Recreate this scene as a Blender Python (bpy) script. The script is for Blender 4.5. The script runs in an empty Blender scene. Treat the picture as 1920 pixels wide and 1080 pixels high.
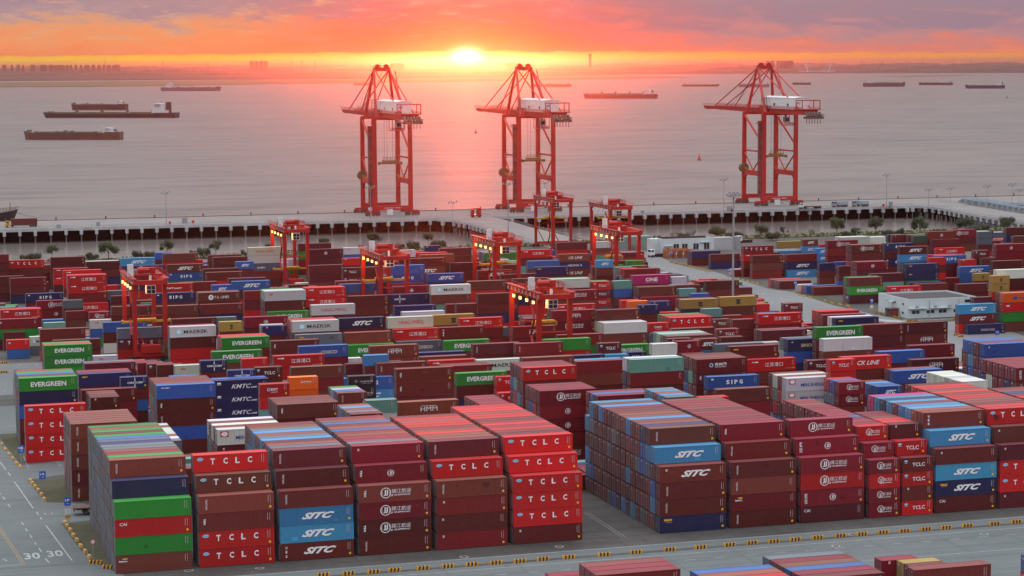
import bpy, bmesh, math, random
from mathutils import Vector, Matrix
import numpy as np
random.seed(11)
S = bpy.context.scene
COL = S.collection

# ------------------------------------------------------------------ camera
FPX, YAW, PIT, ROLL, CAMH = 3963.27, .2981, .1063, -.0043, 80.58   # focal length in 1920-px pixels
cf = np.array([math.sin(YAW)*math.cos(PIT), math.cos(YAW)*math.cos(PIT), -math.sin(PIT)])
r0 = np.array([math.cos(YAW), -math.sin(YAW), 0.]); u0 = np.cross(r0, cf)
cr = math.cos(ROLL)*r0+math.sin(ROLL)*u0; cu = math.cos(ROLL)*u0-math.sin(ROLL)*r0
CAM = np.array([0, 0, CAMH])
cam = bpy.data.cameras.new('camera'); co = bpy.data.objects.new('camera', cam); COL.objects.link(co)
cam.sensor_width = 36; cam.lens = 36*FPX/1920; cam.clip_start = 5; cam.clip_end = 90000
co.matrix_world = Matrix(((cr[0], cu[0], -cf[0], 0), (cr[1], cu[1], -cf[1], 0), (cr[2], cu[2], -cf[2], CAMH), (0, 0, 0, 1)))
S.camera = co

def ray(x, y): return cf+(x-960)/FPX*cr-(y-540)/FPX*cu
def at(x, y, z=0.):
    """the point of the horizontal plane z that stands at a photograph position"""
    d = ray(x, y); t = (z-CAMH)/d[2]; return Vector(CAM+d*t)
def vat(x, y, v):
    """the point of the vertical plane Y = v at a photograph position"""
    d = ray(x, y); return Vector(CAM+d*(v/d[1]))
def proj(p):
    d = np.array(p, float)-CAM; z = d@cf
    return 960+FPX*(d@cr)/z, 540-FPX*(d@cu)/z

# ------------------------------------------------------------------ sky, sun, exposure
sd = ray(875, 106); SUN_AZ = math.atan2(sd[0], sd[1]); SUN_EL = math.radians(1.3)
W = bpy.data.worlds.new("World"); S.world = W; W.use_nodes = True
nt = W.node_tree; nt.nodes.clear()
def N(t, **k):
    n = nt.nodes.new(t)
    for a, b in k.items(): setattr(n, a, b)
    return n
def lk(a, b): nt.links.new(a, b)
def M(op, a, b=None, c=None, clamp=False):
    n = N('ShaderNodeMath', operation=op); n.use_clamp = clamp
    for i, x in enumerate((a, b, c)):
        if x is None: continue
        if isinstance(x, (int, float)): n.inputs[i].default_value = x
        else: lk(x, n.inputs[i])
    return n.outputs[0]
def MIX(f, a, b, mode='MIX'):
    n = N('ShaderNodeMix', data_type='RGBA', blend_type=mode)
    for s, x in ((n.inputs[0], f), (n.inputs[6], a), (n.inputs[7], b)):
        if isinstance(x, (int, float)): s.default_value = x
        elif isinstance(x, tuple): s.default_value = x+(1,) if len(x) == 3 else x
        else: lk(x, s)
    return n.outputs[2]
def RAMP(f, stops):
    n = N('ShaderNodeValToRGB'); lk(f, n.inputs[0]); e = n.color_ramp.elements
    while len(e) < len(stops): e.new(.5)
    for el, (p, c) in zip(e, stops): el.position = p; el.color = tuple(c)+(1,)
    return n.outputs[0]
def lin(*c): return tuple(((x/255+.055)/1.055)**2.4 if x > 10 else x/255/12.92 for x in c)
tc = N('ShaderNodeTexCoord'); sp = N('ShaderNodeSeparateXYZ'); lk(tc.outputs['Generated'], sp.inputs[0])
X, Y, Z = sp.outputs
az = M('SUBTRACT', M('ARCTAN2', X, Y), SUN_AZ)
AX = M('WRAP', az, math.pi, -math.pi); PX = M('MULTIPLY', AX, FPX)
PY = M('MULTIPLY', M('ARCSINE', Z), FPX)
# cloud structure, in angles round the viewer
cmb = N('ShaderNodeCombineXYZ'); lk(M('MULTIPLY', AX, 9.), cmb.inputs[0]); lk(M('MULTIPLY', M('ARCSINE', Z), 42.), cmb.inputs[1])
n1 = N('ShaderNodeTexNoise'); n1.inputs['Scale'].default_value = 3.4; n1.inputs['Detail'].default_value = 7; n1.inputs['Roughness'].default_value = .62
n1.inputs['Distortion'].default_value = .5; lk(cmb.outputs[0], n1.inputs['Vector'])
n2 = N('ShaderNodeTexNoise'); n2.inputs['Scale'].default_value = 7.; n2.inputs['Detail'].default_value = 6; n2.inputs['Roughness'].default_value = .6
lk(cmb.outputs[0], n2.inputs['Vector'])
cl = M('SUBTRACT', n1.outputs[0], .5); cl2 = M('SUBTRACT', n2.outputs[0], .5)
wob = M('ADD', M('MULTIPLY', cl, 150.), M('MULTIPLY', cl2, 55.))
T = M('DIVIDE', M('ADD', M('ADD', PY, M('MULTIPLY', wob, M('SMOOTH_MIN', M('DIVIDE', M('MAXIMUM', PY, 0.), 60.), 1., .2))), 20.), 420., clamp=True)
Tb = M('DIVIDE', M('ADD', PY, 20.), 420., clamp=True)
def t_(py): return (py+20)/420
left = RAMP(T, [(0, lin(250, 150, 105)), (t_(12), lin(248, 140, 92)), (t_(34), lin(246, 152, 100)), (t_(58), lin(238, 158, 108)), (t_(76), lin(214, 158, 128)),
                (t_(94), lin(172, 146, 154)), (t_(150), lin(148, 130, 148)), (1, lin(150, 142, 152))])
cen = RAMP(T, [(0, lin(255, 110, 60)), (t_(20), lin(250, 104, 58)), (t_(45), lin(240, 92, 72)), (t_(70), lin(226, 96, 86)), (t_(95), lin(186, 98, 104)),
               (t_(130), lin(178, 118, 126)), (1, lin(150, 142, 152))])
rig = RAMP(T, [(0, lin(250, 145, 95)), (t_(10), lin(248, 140, 100)), (t_(26), lin(222, 132, 118)), (t_(48), lin(188, 138, 142)), (t_(80), lin(154, 130, 146)),
               (t_(130), lin(150, 134, 150)), (1, lin(150, 142, 152))])
wc = M('POWER', math.e, M('MULTIPLY', M('MULTIPLY', M('DIVIDE', PX, 330.), M('DIVIDE', PX, 330.)), -1.))
wr = M('DIVIDE', M('ADD', PX, 330.), 660., clamp=True)
base = MIX(wc, MIX(wr, left, rig), cen)
ZEN = 2.0
# clear slot under the cloud deck
bt = M('SUBTRACT', 1., M('DIVIDE', M('ABSOLUTE', M('SUBTRACT', M('ADD', PY, M('MULTIPLY', cl2, 10.)), M('SUBTRACT', 9., M('MULTIPLY', M('ABSOLUTE', PX), .003)))),
                         M('SUBTRACT', 13., M('MULTIPLY', M('MINIMUM', M('ABSOLUTE', PX), 1000.), .005))), clamp=True)
bt = M('POWER', bt, .42)
bwr = M('DIVIDE', M('ADD', PX, 200.), 900., clamp=True)
bandc = MIX(bwr, lin(255, 218, 30), lin(255, 170, 60))
wc2 = M('POWER', math.e, M('MULTIPLY', M('MULTIPLY', M('DIVIDE', PX, 300.), M('DIVIDE', PX, 300.)), -1.))
bandc = MIX(wc2, bandc, (1.15, .90, .20))
sky = MIX(bt, base, bandc)
# billows catching light on the left
bil = M('MULTIPLY', M('MAXIMUM', M('MULTIPLY', M('SUBTRACT', n2.outputs[0], .53), 5.), 0.), M('MULTIPLY', M('DIVIDE', M('MAXIMUM', PY, 0.), 100., clamp=True), M('SUBTRACT', 1., wr)))
sky = MIX(M('MULTIPLY', bil, .5, clamp=True), sky, lin(255, 190, 130))
shd = M('MULTIPLY', M('MAXIMUM', M('MULTIPLY', M('SUBTRACT', .5, n1.outputs[0]), 3.), 0.), M('DIVIDE', M('MAXIMUM', M('SUBTRACT', PY, 40.), 0.), 80., clamp=True))
sky = MIX(M('MULTIPLY', shd, .55, clamp=True), sky, lin(160, 138, 150))
def gauss(sx, cy, sy, k):
    a = M('DIVIDE', PX, sx); b = M('DIVIDE', M('SUBTRACT', PY, cy), sy)
    return M('MULTIPLY', M('POWER', math.e, M('MULTIPLY', M('ADD', M('MULTIPLY', a, a), M('MULTIPLY', b, b)), -1.)), k)
def addc(c, f, col):
    n = N('ShaderNodeMix', data_type='RGBA', blend_type='ADD'); n.inputs[0].default_value = 1; lk(c, n.inputs[6])
    m = N('ShaderNodeVectorMath', operation='SCALE'); m.inputs[0].default_value = col; lk(f, m.inputs['Scale']); lk(m.outputs[0], n.inputs[7]); return n.outputs[2]
sky = addc(sky, gauss(24, 10, 14, 3.), (1, .95, .6))
sky = addc(sky, gauss(110, 6, 7, .7), (1, .95, .45))
sky = addc(sky, gauss(95, 16, 42, .30), (1, .55, .0))
# overcast above the frame: an overcast sky grows brighter towards the zenith
up = M('DIVIDE', M('MAXIMUM', M('SUBTRACT', PY, 130.), 0.), 500., clamp=True)
n3 = N('ShaderNodeTexNoise'); n3.inputs['Scale'].default_value = 3.; n3.inputs['Detail'].default_value = 5; lk(tc.outputs['Generated'], n3.inputs['Vector'])
zen = MIX(n3.outputs[0], (.90, .94, 1.0), (1.08, 1.11, 1.16))
lum = M('ADD', .15, M('MULTIPLY', M('MAXIMUM', Z, 0.), ZEN))
zv = N('ShaderNodeVectorMath', operation='SCALE'); lk(zen, zv.inputs[0]); lk(lum, zv.inputs['Scale'])
sky = MIX(up, sky, zv.outputs[0])
nis = N('ShaderNodeTexSky', sky_type='NISHITA'); nis.sun_disc = False; nis.sun_elevation = SUN_EL; nis.sun_rotation = SUN_AZ; nis.altitude = 50; nis.dust_density = 3
bg1 = N('ShaderNodeBackground'); lk(MIX(1., nis.outputs[0], (.12, .12, .12), 'MULTIPLY'), bg1.inputs[0]); bg1.inputs[1].default_value = .07   # clear sky left after the cloud deck
bg2 = N('ShaderNodeBackground'); lk(sky, bg2.inputs[0]); bg2.inputs[1].default_value = .96
ad = N('ShaderNodeAddShader'); lk(bg1.outputs[0], ad.inputs[0]); lk(bg2.outputs[0], ad.inputs[1])
wo = N('ShaderNodeOutputWorld'); lk(ad.outputs[0], wo.inputs[0])
sl = bpy.data.lights.new('sun', 'SUN'); so = bpy.data.objects.new('sun', sl); COL.objects.link(so)
sl.energy = .42; sl.angle = math.radians(.6); sl.color = (1, .105, .03)
dv = Vector((math.sin(SUN_AZ)*math.cos(SUN_EL), math.cos(SUN_AZ)*math.cos(SUN_EL), math.sin(SUN_EL)))
so.rotation_mode = 'QUATERNION'; so.rotation_quaternion = dv.to_track_quat('Z', 'Y')
S.view_settings.view_transform = 'Standard'; S.view_settings.look = 'None'; S.view_settings.exposure = 0; S.view_settings.gamma = 1
S.view_settings.use_curve_mapping = False
S.render.engine = 'CYCLES'; S.cycles.use_denoising = True; S.cycles.max_bounces = 5; S.cycles.volume_bounces = 0
S.cycles.diffuse_bounces = 3; S.cycles.glossy_bounces = 3
HAZE = 3.2e-5; HAZE_G = .952

# ------------------------------------------------------------------ materials
def mat(name, col=None, rough=.6, metal=0., spec=.5, emit=None):
    m = bpy.data.materials.new(name); m.use_nodes = True; b = m.node_tree.nodes['Principled BSDF']
    if col: b.inputs['Base Color'].default_value = tuple(col)+(1,)
    b.inputs['Roughness'].default_value = rough; b.inputs['Metallic'].default_value = metal; b.inputs['Specular IOR Level'].default_value = spec
    if emit: b.inputs['Emission Color'].default_value = tuple(emit[0])+(1,); b.inputs['Emission Strength'].default_value = emit[1]
    return m
class NB:
    """small node helper for one material"""
    def __init__(s, m): s.t = m.node_tree; s.b = s.t.nodes['Principled BSDF']
    def n(s, t, **k):
        n = s.t.nodes.new(t)
        for a, b in k.items(): setattr(n, a, b)
        return n
    def l(s, a, b): s.t.links.new(a, b)
    def math(s, op, a, b=0., clamp=False):
        n = s.n('ShaderNodeMath', operation=op); n.use_clamp = clamp
        for i, x in enumerate((a, b)):
            if isinstance(x, (int, float)): n.inputs[i].default_value = x
            else: s.l(x, n.inputs[i])
        return n.outputs[0]
    def mix(s, f, a, b, mode='MIX'):
        n = s.n('ShaderNodeMix', data_type='RGBA', blend_type=mode)
        for k, x in ((0, f), (6, a), (7, b)):
            if isinstance(x, (int, float)): n.inputs[k].default_value = x
            elif isinstance(x, tuple): n.inputs[k].default_value = x+(1,)
            else: s.l(x, n.inputs[k])
        return n.outputs[2]
    def noise(s, vec, scale, detail=4, rough=.55, stretch=None):
        if stretch:
            mp = s.n('ShaderNodeMapping'); mp.inputs['Scale'].default_value = stretch; s.l(vec, mp.inputs[0]); vec = mp.outputs[0]
        n = s.n('ShaderNodeTexNoise'); n.inputs['Scale'].default_value = scale; n.inputs['Detail'].default_value = detail
        n.inputs['Roughness'].default_value = rough; s.l(vec, n.inputs['Vector']); return n.outputs[0]
    def pos(s): return s.n('ShaderNodeNewGeometry').outputs['Position']
    def bump(s, h, strength, dist):
        b = s.n('ShaderNodeBump'); b.inputs['Strength'].default_value = strength; b.inputs['Distance'].default_value = dist
        s.l(h, b.inputs['Height']); s.l(b.outputs[0], s.b.inputs['Normal'])
def tint(name, c1, c2, scale, rough=.8, stretch=None, bump=None, spec=.5, detail=5, marks=None):
    m = mat(name, c1, rough, spec=spec); k = NB(m); p = k.pos(); n = k.noise(p, scale, detail, .6, stretch)
    n2 = k.noise(p, scale*7, 3, .6)
    f = k.math('MULTIPLY', k.math('SUBTRACT', k.math('ADD', n, k.math('MULTIPLY', n2, .4)), .45), 2.2, clamp=True)
    c = k.mix(f, tuple(c1), tuple(c2))
    if marks:      # worn tyre tracks and oil spots
        t1 = k.noise(p, marks[0], 4, .65, marks[1]); o1 = k.noise(p, .55, 3, .5)
        c = k.mix(k.math('MULTIPLY', k.math('SUBTRACT', t1, .50), 3., clamp=True), c, tuple(x*.68 for x in c1))
        c = k.mix(k.math('MULTIPLY', k.math('SUBTRACT', o1, .66), 9., clamp=True), c, tuple(x*.55 for x in c1))
    k.l(c, k.b.inputs['Base Color'])
    if bump: k.bump(n2, bump[0], bump[1])
    return m
PAINT = {'b': (.105, .011, .011), 'm': (.18, .006, .016), 'r': (.50, .009, .012), 'o': (.19, .036, .024), 'n': (.016, .017, .082), 'B': (.025, .085, .31),
         's': (.040, .205, .43), 'g': (.018, .215, .028), 'w': (.56, .55, .53), 'k': (.10, .115, .15), 't': (.13, .31, .26), 'y': (.33, .19, .04),
         'p': (.40, .014, .13), 'O': (.72, .10, .01), 'd': (.02, .017, .024), 'G': (.03, .06, .04)}
def paint_mat(name, stuff, roof):
    m = mat(name, (.2, .05, .05), .42, spec=.45); k = NB(m)
    geo = k.pos(); oi = k.n('ShaderNodeObjectInfo')
    if stuff:
        a = k.n('ShaderNodeAttribute', attribute_name='tone'); col = a.outputs['Color']
    else: col = oi.outputs['Color']
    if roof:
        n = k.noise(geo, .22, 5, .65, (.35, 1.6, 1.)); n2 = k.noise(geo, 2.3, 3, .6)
        gm = k.n('ShaderNodeGamma'); k.l(col, gm.inputs[0]); gm.inputs[1].default_value = .76; gam = gm.outputs[0]  # roof colour lightened to carry stronger sky light from above
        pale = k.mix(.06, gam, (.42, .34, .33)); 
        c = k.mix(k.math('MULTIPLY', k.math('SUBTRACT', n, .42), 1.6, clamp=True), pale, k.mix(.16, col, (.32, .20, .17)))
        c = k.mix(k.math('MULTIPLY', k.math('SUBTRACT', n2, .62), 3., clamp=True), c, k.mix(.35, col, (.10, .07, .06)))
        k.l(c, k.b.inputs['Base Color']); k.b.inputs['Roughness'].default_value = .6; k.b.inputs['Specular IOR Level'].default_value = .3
        s = k.n('ShaderNodeSeparateXYZ'); k.l(geo, s.inputs[0])
        w = k.math('SINE', k.math('MULTIPLY', s.outputs[0], 22.6)); k.bump(w, .25, .03)
    else:
        n = k.noise(geo, .35, 4, .6, (1., 1., .45)); n2 = k.noise(geo, 1.4, 4, .7, (2.2, 2.2, .5))
        c = k.mix(k.math('MULTIPLY', n, .40), col, k.mix(.16, col, (.22, .14, .11)))
        n3 = k.noise(geo, 1.0, 3, .6, (3.4, 3.4, .16))
        c = k.mix(k.math('MULTIPLY', k.math('SUBTRACT', n2, .60), 4., clamp=True), c, k.mix(.6, col, (.10, .035, .02)))
        c = k.mix(k.math('MULTIPLY', k.math('SUBTRACT', n3, .60), 3.2, clamp=True), c, k.mix(.45, col, (.055, .03, .025)))
        k.l(c, k.b.inputs['Base Color'])
        if stuff:
            s = k.n('ShaderNodeSeparateXYZ'); k.l(geo, s.inputs[0])
            w = k.math('SINE', k.math('MULTIPLY', s.outputs[0], 22.6)); k.bump(w, .35, .036)
    return m
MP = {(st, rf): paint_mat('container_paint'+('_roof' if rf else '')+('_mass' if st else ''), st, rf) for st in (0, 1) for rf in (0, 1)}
MT = dict(
    white=mat('white_lettering', (.80, .78, .80), .5), gold=mat('gold_lettering', (.75, .38, .03), .5), dark=mat('dark_lettering', (.03, .03, .06), .5),
    blue=mat('blue_lettering', (.03, .06, .30), .5), red=mat('red_lettering', (.62, .03, .03), .5), grey=mat('grey_blue_emblem', (.38, .42, .62), .5),
    pale=mat('pale_lettering', (.55, .42, .42), .5), yellow=mat('yellow_sticker', (.80, .50, .03), .5), sky=mat('pale_blue_emblem', (.30, .60, .80), .5),
    patch=mat('dark_patch', (.09, .012, .012), .5), cream=mat('cream_lettering', (.66, .50, .30), .5))
for k_, m_ in list(MT.items()):
    nb = NB(m_); c0 = tuple(nb.b.inputs['Base Color'].default_value)[:3]; nz = nb.noise(nb.pos(), 1.9, 4, .7)
    nb.l(nb.mix(nb.math('MULTIPLY', nb.math('SUBTRACT', nz, .55), 3., clamp=True), c0, tuple(x*.62+.01 for x in c0)), nb.b.inputs['Base Color'])
crane_red = tint('crane_red_paint', (.50, .010, .009), (.32, .012, .010), .25, .45)
sts_red = tint('quay_crane_red_paint', (.55, .014, .012), (.38, .02, .016), .2, .5)
dark_metal = tint('dark_metal', (.07, .05, .05), (.14, .07, .05), .8, .6)
yellow_paint = tint('yellow_paint', (.72, .36, .02), (.42, .20, .02), 1.2, .55)
white_paint = tint('white_paint', (.74, .76, .78), (.56, .57, .58), .5, .6)
grey_metal = tint('galvanised_metal', (.34, .35, .37), (.24, .25, .27), .6, .5)
glass = mat('dark_glass', (.03, .035, .045), .15)
rubber = mat('black_rubber', (.02, .02, .02), .8)
conc_dark = tint('stained_yard_concrete', (.048, .044, .042), (.095, .088, .082), .06, .85, None, (.2, .02), marks=(.35, (.12, 1., 1.)))
asph = tint('road_asphalt', (.105, .122, .125), (.145, .160, .163), .035, .8, None, (.15, .01), marks=(.5, (.05, 1.2, 1.)))
conc_deck = tint('wharf_concrete', (.24, .225, .215), (.18, .165, .16), .05, .8)
conc_pale = tint('pale_concrete', (.45, .46, .48), (.33, .33, .34), .2, .8)
conc_pile = tint('pile_concrete', (.20, .17, .165), (.10, .085, .08), .4, .85)
line_w = tint('white_road_paint', (.46, .48, .48), (.26, .27, .27), .6, .7)
line_y = tint('yellow_road_paint', (.36, .26, .07), (.22, .17, .08), .6, .7)
soil = tint('weedy_soil', (.05, .045, .035), (.085, .085, .035), .25, .95, None, (.5, .05))
grass_m = tint('bank_grass', (.05, .075, .022), (.10, .10, .04), .12, .95, None, (.5, .1))
lamp_on = mat('lit_lamp', (1, .8, .4), .5, emit=((1, .62, .18), 2.4))
lamp_off = mat('lamp_glass', (.75, .78, .8), .3)
bark = tint('bark', (.06, .045, .035), (.10, .08, .06), 2., .9)

# ------------------------------------------------------------------ mesh helper
class MB:
    def __init__(s): s.v = []; s.f = []; s.m = []
    def add(s, vs, fs, mi=0):
        o = len(s.v); s.v += [tuple(v) for v in vs]; s.f += [tuple(i+o for i in f) for f in fs]; s.m += [mi]*len(fs)
    def box(s, x0, x1, y0, y1, z0, z1, mi=0):
        s.add([(x0, y0, z0), (x1, y0, z0), (x1, y1, z0), (x0, y1, z0), (x0, y0, z1), (x1, y0, z1), (x1, y1, z1), (x0, y1, z1)],
              [(0, 3, 2, 1), (4, 5, 6, 7), (0, 1, 5, 4), (1, 2, 6, 5), (2, 3, 7, 6), (3, 0, 4, 7)], mi)
    def beam(s, a, b, w, h=None, mi=0, w2=None, h2=None):
        h = w if h is None else h; a = Vector(a); b = Vector(b); d = (b-a).normalized()
        r = d.cross(Vector((0, 0, 1))); r = Vector((1, 0, 0)) if r.length < .05 else r.normalized(); u = r.cross(d)
        w2 = w if w2 is None else w2; h2 = h if h2 is None else h2; P = []
        for p, ww, hh in ((a, w, h), (b, w2, h2)):
            for i, j in ((-1, -1), (1, -1), (1, 1), (-1, 1)): P.append(p+r*(i*ww/2)+u*(j*hh/2))
        s.add(P, [(0, 1, 2, 3), (7, 6, 5, 4), (0, 4, 5, 1), (1, 5, 6, 2), (2, 6, 7, 3), (3, 7, 4, 0)], mi)
    def tube(s, a, b, r1, r2=None, n=8, mi=0, caps=True):
        r2 = r1 if r2 is None else r2; a = Vector(a); b = Vector(b); d = (b-a).normalized()
        x = d.orthogonal().normalized(); y = d.cross(x); P = []
        for p, r in ((a, r1), (b, r2)):
            for k in range(n): t = 2*math.pi*k/n; P.append(p+x*(r*math.cos(t))+y*(r*math.sin(t)))
        F = [(k, (k+1) % n, n+(k+1) % n, n+k) for k in range(n)]
        if caps: F += [tuple(range(n))[::-1], tuple(range(n, 2*n))]
        s.add(P, F, mi)
    def rail(s, pts, h=1.1, step=2., r=.04, mi=0):
        for a, b in zip(pts, pts[1:]):
            a = Vector(a); b = Vector(b); L = (b-a).length; n = max(1, int(L/step))
            s.beam(a+Vector((0, 0, h)), b+Vector((0, 0, h)), r*2, mi=mi); s.beam(a+Vector((0, 0, h*.5)), b+Vector((0, 0, h*.5)), r*1.5, mi=mi)
            for i in range(n+1): p = a.lerp(b, i/n); s.beam(p, p+Vector((0, 0, h)), r*2, mi=mi)
    def mesh(s, name, mats):
        me = bpy.data.meshes.new(name); me.from_pydata(s.v, [], s.f)
        for m in (mats if isinstance(mats, (list, tuple)) else [mats]): me.materials.append(m)
        me.polygons.foreach_set('material_index', s.m); me.update(); return me
    def obj(s, name, mats, parent=None, **tags):
        o = bpy.data.objects.new(name, s.mesh(name, mats)); COL.objects.link(o)
        if parent: o.parent = parent
        for k, v in tags.items(): o[k] = v
        return o
def inst(name, me, parent=None, loc=(0, 0, 0), color=None, **tags):
    o = bpy.data.objects.new(name, me); COL.objects.link(o); o.location = loc
    if parent: o.parent = parent
    if color: o.color = tuple(color)+(1,)
    for k, v in tags.items(): o[k] = v
    return o
def thing(name, label, cat, loc=(0, 0, 0), rz=0, group=None):
    o = bpy.data.objects.new(name, None); COL.objects.link(o); o.location = loc; o.rotation_euler = (0, 0, rz); o.empty_display_size = 1
    o['label'] = label; o['category'] = cat
    if group: o['group'] = group
    return o
def copy_tree(o, parent=None):
    c = o.copy(); COL.objects.link(c)
    if parent: c.parent = parent
    for ch in list(o.children): copy_tree(ch, c)
    return c
def sheet(name, pts, z, m, **tags):
    me = bpy.data.meshes.new(name); me.from_pydata([(p[0], p[1], z) for p in pts], [], [tuple(range(len(pts)))]); me.materials.append(m)
    me.update()
    if me.polygons[0].normal.z < 0: me.flip_normals()
    o = bpy.data.objects.new(name, me); COL.objects.link(o)
    for k, v in tags.items(): o[k] = v
    return o
STRUCT = dict(kind='structure')

# ------------------------------------------------------------------ water, land, yard ground
WZ = -7.
m_water = mat('estuary_water', (.20, .165, .145), .5, spec=.35); k = NB(m_water); k.b.inputs['IOR'].default_value = 1.33
p = k.pos(); cd = k.n('ShaderNodeCameraData')
w1 = k.noise(p, .05, 6, .65, (.55, 1., 1.)); w2 = k.noise(p, .004, 4, .6, (.4, 1., 1.)); w3 = k.noise(p, .35, 3, .6, (.7, 1., 1.))
w5 = k.noise(p, .022, 5, .7, (.35, 1., 1.))
k.l(k.mix(k.math('MULTIPLY', k.math('SUBTRACT', w5, .46), 5., clamp=True), k.mix(w2, (.215, .17, .155), (.155, .14, .135)), (.125, .105, .10)), k.b.inputs['Base Color'])
k.bump(k.math('ADD', w1, k.math('MULTIPLY', w3, .12)), .9, 3.)
k.l(k.math('ADD', k.math('MULTIPLY', w2, .12), .46), k.b.inputs['Roughness'])
far = 60000
me = bpy.data.meshes.new('water'); n_ = 24
gx = [-22000+i*(82000)/n_ for i in range(n_+1)]; gy = [920+((i/n_)**2)*34000 for i in range(n_+1)]
vs = [(x, y, WZ) for y in gy for x in gx]; fs = [(j*(n_+1)+i, j*(n_+1)+i+1, (j+1)*(n_+1)+i+1, (j+1)*(n_+1)+i) for j in range(n_) for i in range(n_)]
me.from_pydata(vs, [], fs); me.materials.append(m_water); o = bpy.data.objects.new('water', me); COL.objects.link(o); o['kind'] = 'structure'

def land(name, pts, z, m, top=1.5, **tags):
    mb = MB(); n = len(pts); b = [(p[0], p[1], WZ-.4) for p in pts]; t = [(p[0], p[1], z) for p in pts]
    mb.add(b+t, [tuple(range(n, 2*n))]+[(i, (i+1) % n, n+(i+1) % n, n+i) for i in range(n)]); 
    o = mb.obj(name, m, **tags)
    bm = bmesh.new(); bm.from_mesh(o.data); bmesh.ops.recalc_face_normals(bm, faces=bm.faces); bm.to_mesh(o.data); bm.free(); return o
V0_ = 333.2; YE = 878   # yard edge towards the inner basin
land('yard_ground', [(-160, -30), (1300, -30), (1300, 896), (700, 897), (420, 903), (330, 900), (230, 886), (-160, 878)], 0, conc_dark, **STRUCT)
m_far = tint('far_shore_land', (.050, .035, .032), (.035, .032, .025), .002, .95)
def wob(i, a): return math.sin(i*1.7)*a+math.sin(i*.61+1)*a
# the green spit on the left
spit = [at(x, y, WZ) for x, y in ((-400, 166), (0, 163.5), (160, 162.8), (330, 160.8), (480, 158), (640, 156), (760, 154.5), (880, 153), (1010, 150), (1190, 147.6), (1290, 145), (1240, 143.2), (1100, 144),
                                   (960, 146.6), (760, 149.5), (560, 150.5), (380, 151.5), (180, 153.3), (0, 155), (-400, 158))]
land('mud_spit', [(p.x, p.y) for p in spit], WZ+1.6, tint('spit_grass', (.085, .085, .03), (.12, .10, .05), .004, .95), **STRUCT)
bar = [at(x, y, WZ) for x, y in ((1650, 143.6), (1700, 144.2), (1790, 142.6), (1830, 141.4), (1780, 141), (1700, 142))]
land('sandbar', [(p.x, p.y) for p in bar], WZ+.8, tint('sand', (.16, .12, .09), (.10, .08, .06), .01, .95), **STRUCT)
sh = [(-500, 155.2), (0, 151.8), (250, 150.2), (420, 149.2), (560, 148.6), (760, 147), (960, 144.4), (1130, 140.8), (1250, 138.8), (1500, 137.6), (1700, 136.9), (1920, 136.3), (2400, 134.5)]
shore = [at(x, y, WZ) for x, y in sh]
fa = [(p.x*2.9, p.y*2.9) for p in reversed(shore)]
land('far_land', [(p.x, p.y) for p in shore]+fa, WZ+2.5, m_far, **STRUCT)
# low wooded belts on the far land: each a long ridge with an uneven top
m_wood = tint('far_woods', (.028, .034, .018), (.055, .05, .03), .004, 1.)
def belt(name, y_px, hgt, seed, thick):
    rnd = random.Random(seed); mb = MB(); n = 420; P = []
    for i in range(n+1):
        x = -300+2500*i/n; q = at(x, y_px-(x-960)*.0043, WZ); h = hgt*(.62+.5*rnd.random()+.25*math.sin(i*.21+seed))
        d = Vector((q.x, q.y, 0)).normalized()
        P += [(q.x, q.y, WZ+1), (q.x+d.x*thick*.25, q.y+d.y*thick*.25, WZ+h), (q.x+d.x*thick, q.y+d.y*thick, WZ+1)]
    F = []
    for i in range(n): a = i*3; b = a+3; F += [(a, b, b+1, a+1), (a+1, b+1, b+2, a+2)]
    mb.add(P, F); return mb.obj(name, m_wood, kind='stuff')
belt('far_woods', 138.5, 15, 1, 300); belt('far_woods', 133.5, 26, 5, 500); belt('far_woods', 129.5, 38, 9, 900); belt('far_woods', 126.8, 50, 13, 1500)

# yard roads: sheets 4 mm apart
ub = lambda x, y: at(x, y).x
vb = lambda x, y: at(x, y).y
LV1 = vb(1440, 1005.5); LV2 = vb(1440, 1026); LVD = vb(1500, 1033.5); LVE = vb(1800, 1037.5); UB = ub(40, 930)
sheet('front_road', [(-120, 180), (900, 180), (900, LV1+.6), (UB-1, LV1+.6), (-120, LV1+.6)], .004, asph, **STRUCT)
lr = [at(x, y) for x, y in ((-60, 800), (0, 822), (20, 848), (40, 872), (85, 868), (130, 860), (150, 868), (150, 885), (50, 900), (56, 905), (75, 930), (88, 942), (160, 944), (172, 975), (112, 982), (118, 985), (135, 1010), (152, 1032), (172, 1052), (205, 1068), (232, 1077), (235, 1092), (-60, 1092))]
sheet('front_kerb', [(62, LV1-5.2), (900, LV1-5.2), (900, LV1-3.9), (62, LV1-3.9)], .012, conc_dark, **STRUCT)
sheet('left_road', lr, .008, asph, **STRUCT)
up_ = [at(x, y) for x, y in ((-60, 690), (-60, 683), (30, 681), (92, 678), (100, 690), (26, 694), (24, 740), (-60, 745))]
sheet('cross_road', up_, .004, tint('pale_asphalt', (.16, .172, .175), (.12, .13, .13), .05, .8), **STRUCT)
sheet('cross_road', [at(x, y) for x, y in ((-60, 775), (-60, 765), (36, 760), (44, 815), (10, 818), (-60, 808))], .004, asph, **STRUCT)
main = [at(x, y) for x, y in ((1190, 470), (1216, 472), (1256, 490), (1335, 508), (1440, 541), (1490, 548), (1565, 573), (1640, 590), (1702, 600), (1797, 597), (1822, 598), (1920, 630), (2000, 650), (2000, 720), (1800, 712), (1700, 640), (1560, 622), (1450, 585), (1330, 535), (1230, 505), (1190, 492))]
sheet('main_yard_road', main, .006, tint('pale_road', (.20, .205, .21), (.155, .16, .165), .03, .75), **STRUCT)
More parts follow.
